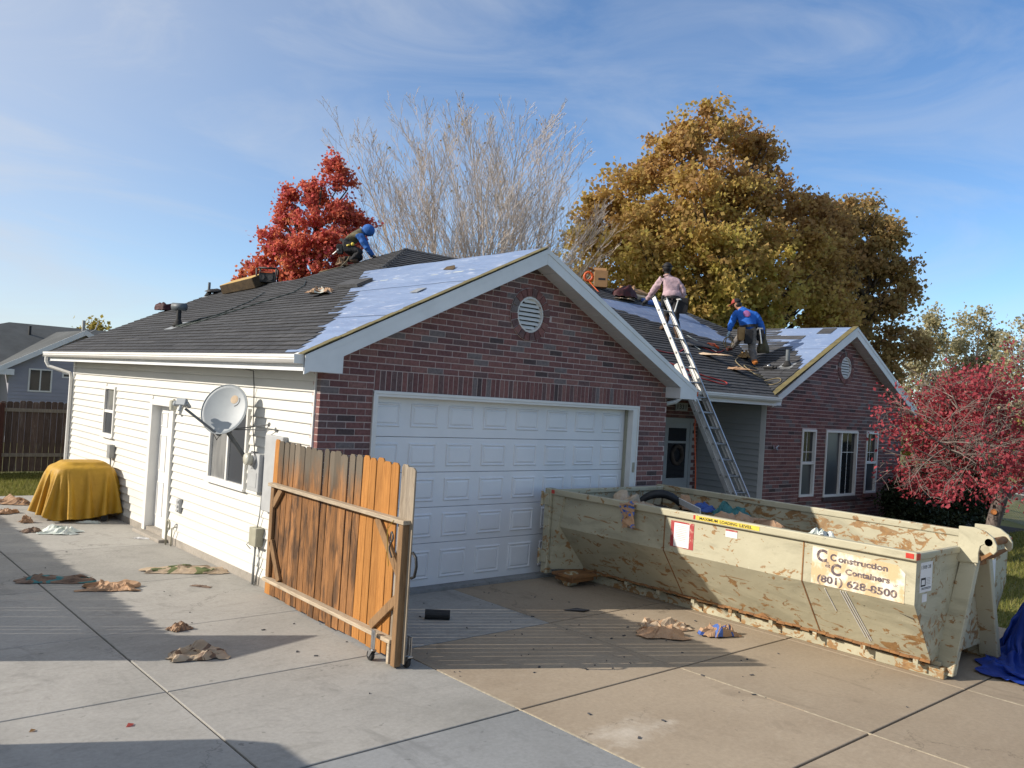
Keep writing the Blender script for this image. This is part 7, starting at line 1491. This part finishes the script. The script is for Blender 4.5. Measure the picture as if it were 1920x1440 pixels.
for i in range(7):
    t_ = i / 6; wd = .05 + .07 * t_ + .02 * math.sin(t_ * 9)
    for k in range(n): th = 2 * math.pi * k / n; vs.append(F3(.21 + .06 * t_ + wd * math.cos(th) * (1 + .25 * math.sin(3 * th)), .27 + .05 * math.sin(th) * (1 + .4 * math.sin(4 * th)), 1.0 - .62 * t_ - .05 * abs(math.sin(2 * th)) * t_))
b.add(vs, [(i * n + k, i * n + (k + 1) % n, (i + 1) * n + (k + 1) % n, (i + 1) * n + k) for i in range(6) for k in range(n)] + [tuple(range(n - 1, -1, -1)), tuple(6 * n + k for k in range(n))]); tag(b.obj('dark_jacket', 'c_olive', smooth=True), 'dark jacket hanging from the arm of the blue shirted worker', 'jacket')

# ------------------------------------------------------------------ things on the roof
def onL(x, y, h=.016): return PL.at(y, (x - XE + .02) * cl, h)
def onF(x, y, h=.016): return PF.at(x, (y - YFE + .02) * cl, h)
def onW(x, y, h=.016): return PW.at(y, (x - WE + .02) * cw, h)
b = B(); p0, p1 = onL(1.98, 9.55, .02), onL(2.20, 8.35, .02); d = (p1 - p0).normalized(); u = PL.n.cross(d).normalized(); u = u if u.z > 0 else -u
b.add([p0 + d * s_ * (p1 - p0).length + u * a * wdt + PL.n * h * th for s_, wdt, th in ((0, .42, .21), (1, .42, .24)) for a, h in ((0, 0), (1, 0), (1, 1), (0, 1))], [(0, 1, 2, 3), (7, 6, 5, 4), (0, 4, 5, 1), (1, 5, 6, 2), (2, 6, 7, 3), (3, 7, 4, 0)]); b.m = [0, 1, 1, 0, 0, 1]  # near end, underside and downslope side get the dark brown foam
tag(b.obj('foam_pad', ['foam', 'foam_dark'], bevel=.02, seg=2), 'long yellow foam block lying along the shingles near the ridge', 'foam pad')
rp = onL(2.44, 8.35, .0) + Vector((0, 0, .02)); rad = thing('jobsite_radio', 'black jobsite radio with roll cage sitting on the ridge', 'radio', rp); b = B(); b.obox(rp + Vector((0, 0, .15)), RT * .17, DP * .08, Vector((0, 0, .12))); b.obj('radio_body', 'black', rad, bevel=.02, seg=2)
for e in (-1, 1): b = B(); b.tube([rp + RT * e * .2 - DP * .1 + Vector((0, 0, .0)), rp + RT * e * .21 - DP * .11 + Vector((0, 0, .32)), rp + RT * e * .19 + DP * .11 + Vector((0, 0, .34)), rp + RT * e * .2 + DP * .1], .02, 8); b.obj('cage_bar', 'black', rad, smooth=True)
b = B(); b.tube([rp + RT * -.2 + Vector((0, 0, .35)), rp + RT * .2 + Vector((0, 0, .35))], .022, 8); b.obj('handle', 'black', rad, smooth=True)
for e in (-.09, .09): B().lathe([(.0, 0), (.055, 0), (.06, .01)], rp + RT * e - DP * .085 + Vector((0, 0, .14)), -DP, 14).obj('speaker', 'dark_metal', rad)
b = B(); b.beam(rp + RT * -.13 - DP * .084 + Vector((0, 0, .25)), rp + RT * .13 - DP * .084 + Vector((0, 0, .25)), .025, .006); b.obj('radio_stripe', 'orange', rad)
crumple('paper_wrapper', 'kraft', onL(1.22, 3.66), (.34, .44, .18), 'tan open wrapper on the shingles beside a dark shingle stack', seed=21, rot=.3, mats=['kraft', 'film'])
b = B()
for k in range(3): b.obox(onL(1.62 + .02 * k, 3.32 + .03 * k, .03 + .014 * k), PL.u * .16, PL.a * .42 + PL.u * .05, PL.n * .006)
tag(b.obj('shingle_stack', 'shingle'), 'small stack of loose dark shingles on the left roof slope', 'shingle stack')
lump(1.15, 10.62, .22, .17, .16, 3.0, 'maroon', 'bundled_jacket', 'dark maroon bundled jacket on the rear roof edge', 'jacket', 24, 8, zl(1.15) + .0, .2)
lump(2.28, 10.5, .24, .2, .08, 7.0, 'black', 'rubber_boot_flange', 'black flattened bag on the ridge behind the pipe', 'bag', 24, 8, zl(2.25), .2)
for i, (pts, lb) in enumerate([([(.05, 6.8), (-.05, 6.3), (.45, 5.9), (.95, 5.6), (1.5, 5.2), (1.9, 5.6), (2.3, 6.3)], 'thin dark cord snaking uphill from the black vent pipe'), ([(.05, 6.7), (.25, 6.2), (.0, 6.75), (.55, 6.1), (1.2, 6.3), (1.75, 6.9)], 'thin dark cord looped above the black vent pipe')]):
    b = B(); b.tube([onL(x, y, .03) for x, y in pts], .009, 5); tag(b.obj('power_cord', 'green_hose', smooth=True), lb, 'cord')
# torn bits on the near underlayment
b = B(); b.add([onL(1.86, .98, .02), onL(1.92, 1.30, .02), onL(1.97, 1.27, .045), onL(1.99, 1.1, .05), onL(1.92, 1.0, .03)], [(0, 1, 2, 3, 4)]); o_ = b.obj('torn_felt', 'foam_dark'); o_.modifiers.new('t', 'SOLIDIFY').thickness = .006; tag(o_, 'curled dark torn felt flap high on the blue underlayment', 'felt flap')
for k in range(14):
    x = 1.72 + .04 * math.sin(k); y = .15 + k * .27
    if y < (x + .96) * 1.24 - .1: 
        b = B(); b.obox(onL(x + random.uniform(-.03, .03), y, .012), PL.u * random.uniform(.01, .025), PL.a * random.uniform(.05, .13), PL.n * .003); b.obj('torn_seam', 'film', roof)
# right-hand side
bx = onF(9.72, 5.38, 0); bx.z = zf(YRG) - .06; box = thing('cardboard_box', 'open brown cardboard box standing on the ridge', 'box', bx); sx = .155
for (c_, ax, ay) in (((0, -.14, .20), (sx, 0, 0), (0, .006, 0)), ((0, .14, .20), (sx, 0, 0), (0, .006, 0)), ((-sx, 0, .20), (.006, 0, 0), (0, .14, 0)), ((sx, 0, .20), (.006, 0, 0), (0, .14, 0))):
    b = B(); q_ = lambda v: RT * v[0] + DP * v[1] + Vector((0, 0, v[2])); b.obox(bx + q_(c_), q_((*ax[:2], 0)), q_((*ay[:2], 0)), (0, 0, .20)); b.obj('box_side', 'cardboard', box)
for (o0, o1, w_) in (((0, .14, .40), (0, .22, .52), (sx, 0, 0)), ((sx, 0, .40), (sx + .10, 0, .56), (0, .14, 0)), ((-sx, 0, .40), (-sx - .17, 0, .47), (0, .14, 0))):
    b = B(); q_ = lambda v: bx + RT * v[0] + DP * v[1] + Vector((0, 0, v[2])); ww = RT * w_[0] + DP * w_[1]; b.add([q_(o0) - ww, q_(o0) + ww, q_(o1) + ww, q_(o1) - ww], [(0, 1, 2, 3)]); o_ = b.obj('box_flap', 'cardboard', box); o_.modifiers.new('t', 'SOLIDIFY').thickness = .006
b = B(); b.beam(bx + RT * -.07 - DP * .1475 + Vector((0, 0, .19)), bx + RT * .10 - DP * .1475 + Vector((0, 0, .19)), .05, .002); b.obj('printed_band', 'ink_black', box)
b = B(); b.tube([bx - RT * .30 + RT * .10 * math.cos(a) + Vector((0, 0, .25 + .11 * math.sin(a))) for a in [k * .6 for k in range(12)]], .035, 8); b.tube([bx - RT * .28 + Vector((0, 0, .14)), bx - RT * .2 - DP * .15 + Vector((0, 0, .02)), bx - DP * .5 + Vector((0, 0, -.25)), bx + RT * .1 - DP * .9 + Vector((0, 0, -.42))], .014, 6); tag(b.obj('orange_hose', 'orange', smooth=True), 'coiled orange hose beside the cardboard box', 'hose')
lump(10.28, 5.05, .34, .22, .26, 4.0, 'maroon', 'backpack', 'dark maroon backpack on the ridge right of the box', 'backpack', 28, 10, zf(5.05), .1)
for k, (x, y, mt, lb) in enumerate([(10.75, 5.22, 'kraft_pale', 'pale paper wrapped shingle bundle on the ridge, lower one'), (10.95, 5.38, 'cardboard', 'brown wrapped shingle bundle on the ridge behind the pale one')]):
    b = B(); b.obox(onF(x, y, .06 + .05 * k), PF.a * .42, PF.u * .16, PF.n * .05); tag(b.obj('shingle_bundle', mt, bevel=.015, seg=2), lb, 'shingle bundle')
b = B(); b.obox(onF(11.15, 4.95, .05), PF.a * .3, PF.u * .10, PF.n * .045); tag(b.obj('shingle_bundle', 'print_blue', bevel=.02, seg=2), 'blue wrapped bundle behind the ladder top', 'shingle bundle')
crumple('paper_wrapper', 'kraft', onF(10.9, 5.42, .1), (.3, .22, .16), 'tan crumpled wrapper on top of the ridge bundles', seed=24)
crumple('paper_wrapper', 'kraft_pale', onF(10.05, 4.85, .02), (.7, .3, .06), 'cream torn wrapper lying below the backpack', seed=25, rot=.2)
b = B()
for k in range(4): b.obox(onF(9.95 + .03 * k, 2.62 - .02 * k, .02 + .013 * k), PF.a * .46, PF.u * .16, PF.n * .006)
tag(b.obj('shingle_stack', 'shingle'), 'dark stack of new shingles beside the climbing worker', 'shingle stack')
for (a, c, lb) in (((9.55, 2.72), (9.72, 2.30), 'pale strip of release film left of the dark shingle stack'), ((10.05, 2.95), (10.35, 2.32), 'pale strip of release film right of the dark shingle stack')): b = B(); b.beam(onF(*a, .07), onF(*c, .03), .03, .006, PF.a); tag(b.obj('film_strip', 'film'), lb, 'film strip')
ng = onF(10.55, 2.62, .05); b = B(); b.obox(ng, PF.a * .13, PF.u * .035, PF.n * .04); b.obox(ng + PF.a * .10 - PF.u * .06, PF.a * .03, PF.u * .08, PF.n * .03); b.obox(ng - PF.a * .08 - PF.u * .05, PF.a * .05, PF.u * .05, PF.n * .03); b.tube([ng + PF.a * .12, ng + PF.a * .2 - PF.u * .02], .02, 8); tag(b.obj('nail_gun', ['orange'], bevel=.01), 'orange and black nail gun lying on the shingles', 'nail gun')
tl = onW(10.98, 1.34, .05); b = B(); b.obox(tl, PW.a * .12, PW.u * .04, PW.n * .04); b.obox(tl + PW.a * .05 + PW.u * .07, PW.a * .035, PW.u * .06, PW.n * .035); b.tube([tl - PW.a * .12, tl - PW.a * .2 + PW.n * .02], .025, 8); tg = b.obj('nail_gun', 'black', bevel=.01); tag(tg, 'black nail gun with shiny cap near the right vent pipe', 'nail gun'); B2 = B(); ell(B2, tl + PW.n * .05, PW.a * .04, PW.u * .04, PW.n * .025); B2.obj('gun_cap', 'chrome', tg, smooth=True)
crumple('paper_wrapper', 'kraft_pale', onF(9.62, 2.05, .02), (.30, .85, .08), 'long cream wrapper lying down the shingles, upper one', seed=26, rot=.35)
crumple('paper_wrapper', 'kraft', onF(9.80, 1.45, .02), (.30, .75, .08), 'long tan wrapper lying down the shingles, lower one', seed=27, rot=.3)
crumple('paper_wrapper', 'c_tan', onF(11.25, 2.15, .02), (.3, .3, .22), 'tan tool bag between the legs of the blue shirted worker', cat='bag', seed=28)
def hose(name, pts, r_, mat, lb, f): 
    b = B(); P_ = [f(*p[:2], p[2] if len(p) > 2 else .025) for p in pts]; out = []
    for i in range(len(P_) - 1):
        p0, p1, p2, p3 = P_[max(i - 1, 0)], P_[i], P_[i + 1], P_[min(i + 2, len(P_) - 1)]
        for k in range(6): t_ = k / 6; out.append(.5 * ((2 * p1) + (p2 - p0) * t_ + (2 * p0 - 5 * p1 + 4 * p2 - p3) * t_ ** 2 + (3 * p1 - p0 - 3 * p2 + p3) * t_ ** 3))
    out.append(P_[-1]); b.tube(out, r_, 6); tag(b.obj(name, mat, smooth=True), lb, 'hose')
hose('air_hose', [(7.0, 2.0), (7.4, 1.55), (8.0, 1.05), (8.55, .82), (8.35, .70), (7.9, .85), (7.4, .95), (7.1, .6), (6.95, .45)], .012, 'red_hose', 'red air hose looped on the shingles above the porch gutter', onF)
hose('air_hose', [(10.9, 2.5), (10.3, 2.3), (9.7, 2.6), (9.0, 2.2), (8.2, 1.9), (7.4, 2.1)], .010, 'red_hose', 'thin red air hose running left from the orange nail gun', onF)
hose('air_hose', [(10.95, 2.15), (10.5, 1.9), (10.35, 1.5), (10.75, 1.25), (11.0, 1.6), (10.6, 1.75), (10.4, 1.3), (10.5, 1.1), (10.2, .75)], .012, 'tan_hose', 'tan air hose looped at the feet of the blue shirted worker', onF)
hose('air_hose', [(10.35, 1.05), (10.25, .82), (10.4, .70), (10.55, .85), (10.35, 1.15), (10.2, 1.3)], .010, 'tan_hose', 'tan air hose loop on the right slope above the valley', lambda a, c, h=.03: onW(a, c, h))
HL = J['wrL'][0] + Vector((0, 0, -.12)); b = B(); b.tube([HL + RT * .09 * math.sin(a) * (1 + .3 * math.sin(a * .5)) + DP * .03 * math.cos(a * 1.3) + Vector((0, 0, -.13 + .13 * math.cos(a))) for a in [k * .45 for k in range(32)]], .012, 6); tag(b.obj('air_hose', 'tan_hose', smooth=True), 'coil of hose held in the blue glove of the bending worker', 'hose')
b = B(); b.tube([(6.92, YFE - .16, EV - .03), (6.86, YFE - .18, 2.2), (6.80, .1, 1.4), (6.72, .0, .6), (6.70, -.1, GZ + .02)], .012, 6); tag(b.obj('air_hose', 'orange', smooth=True), 'orange hose hanging from the gutter behind the ladder', 'hose')
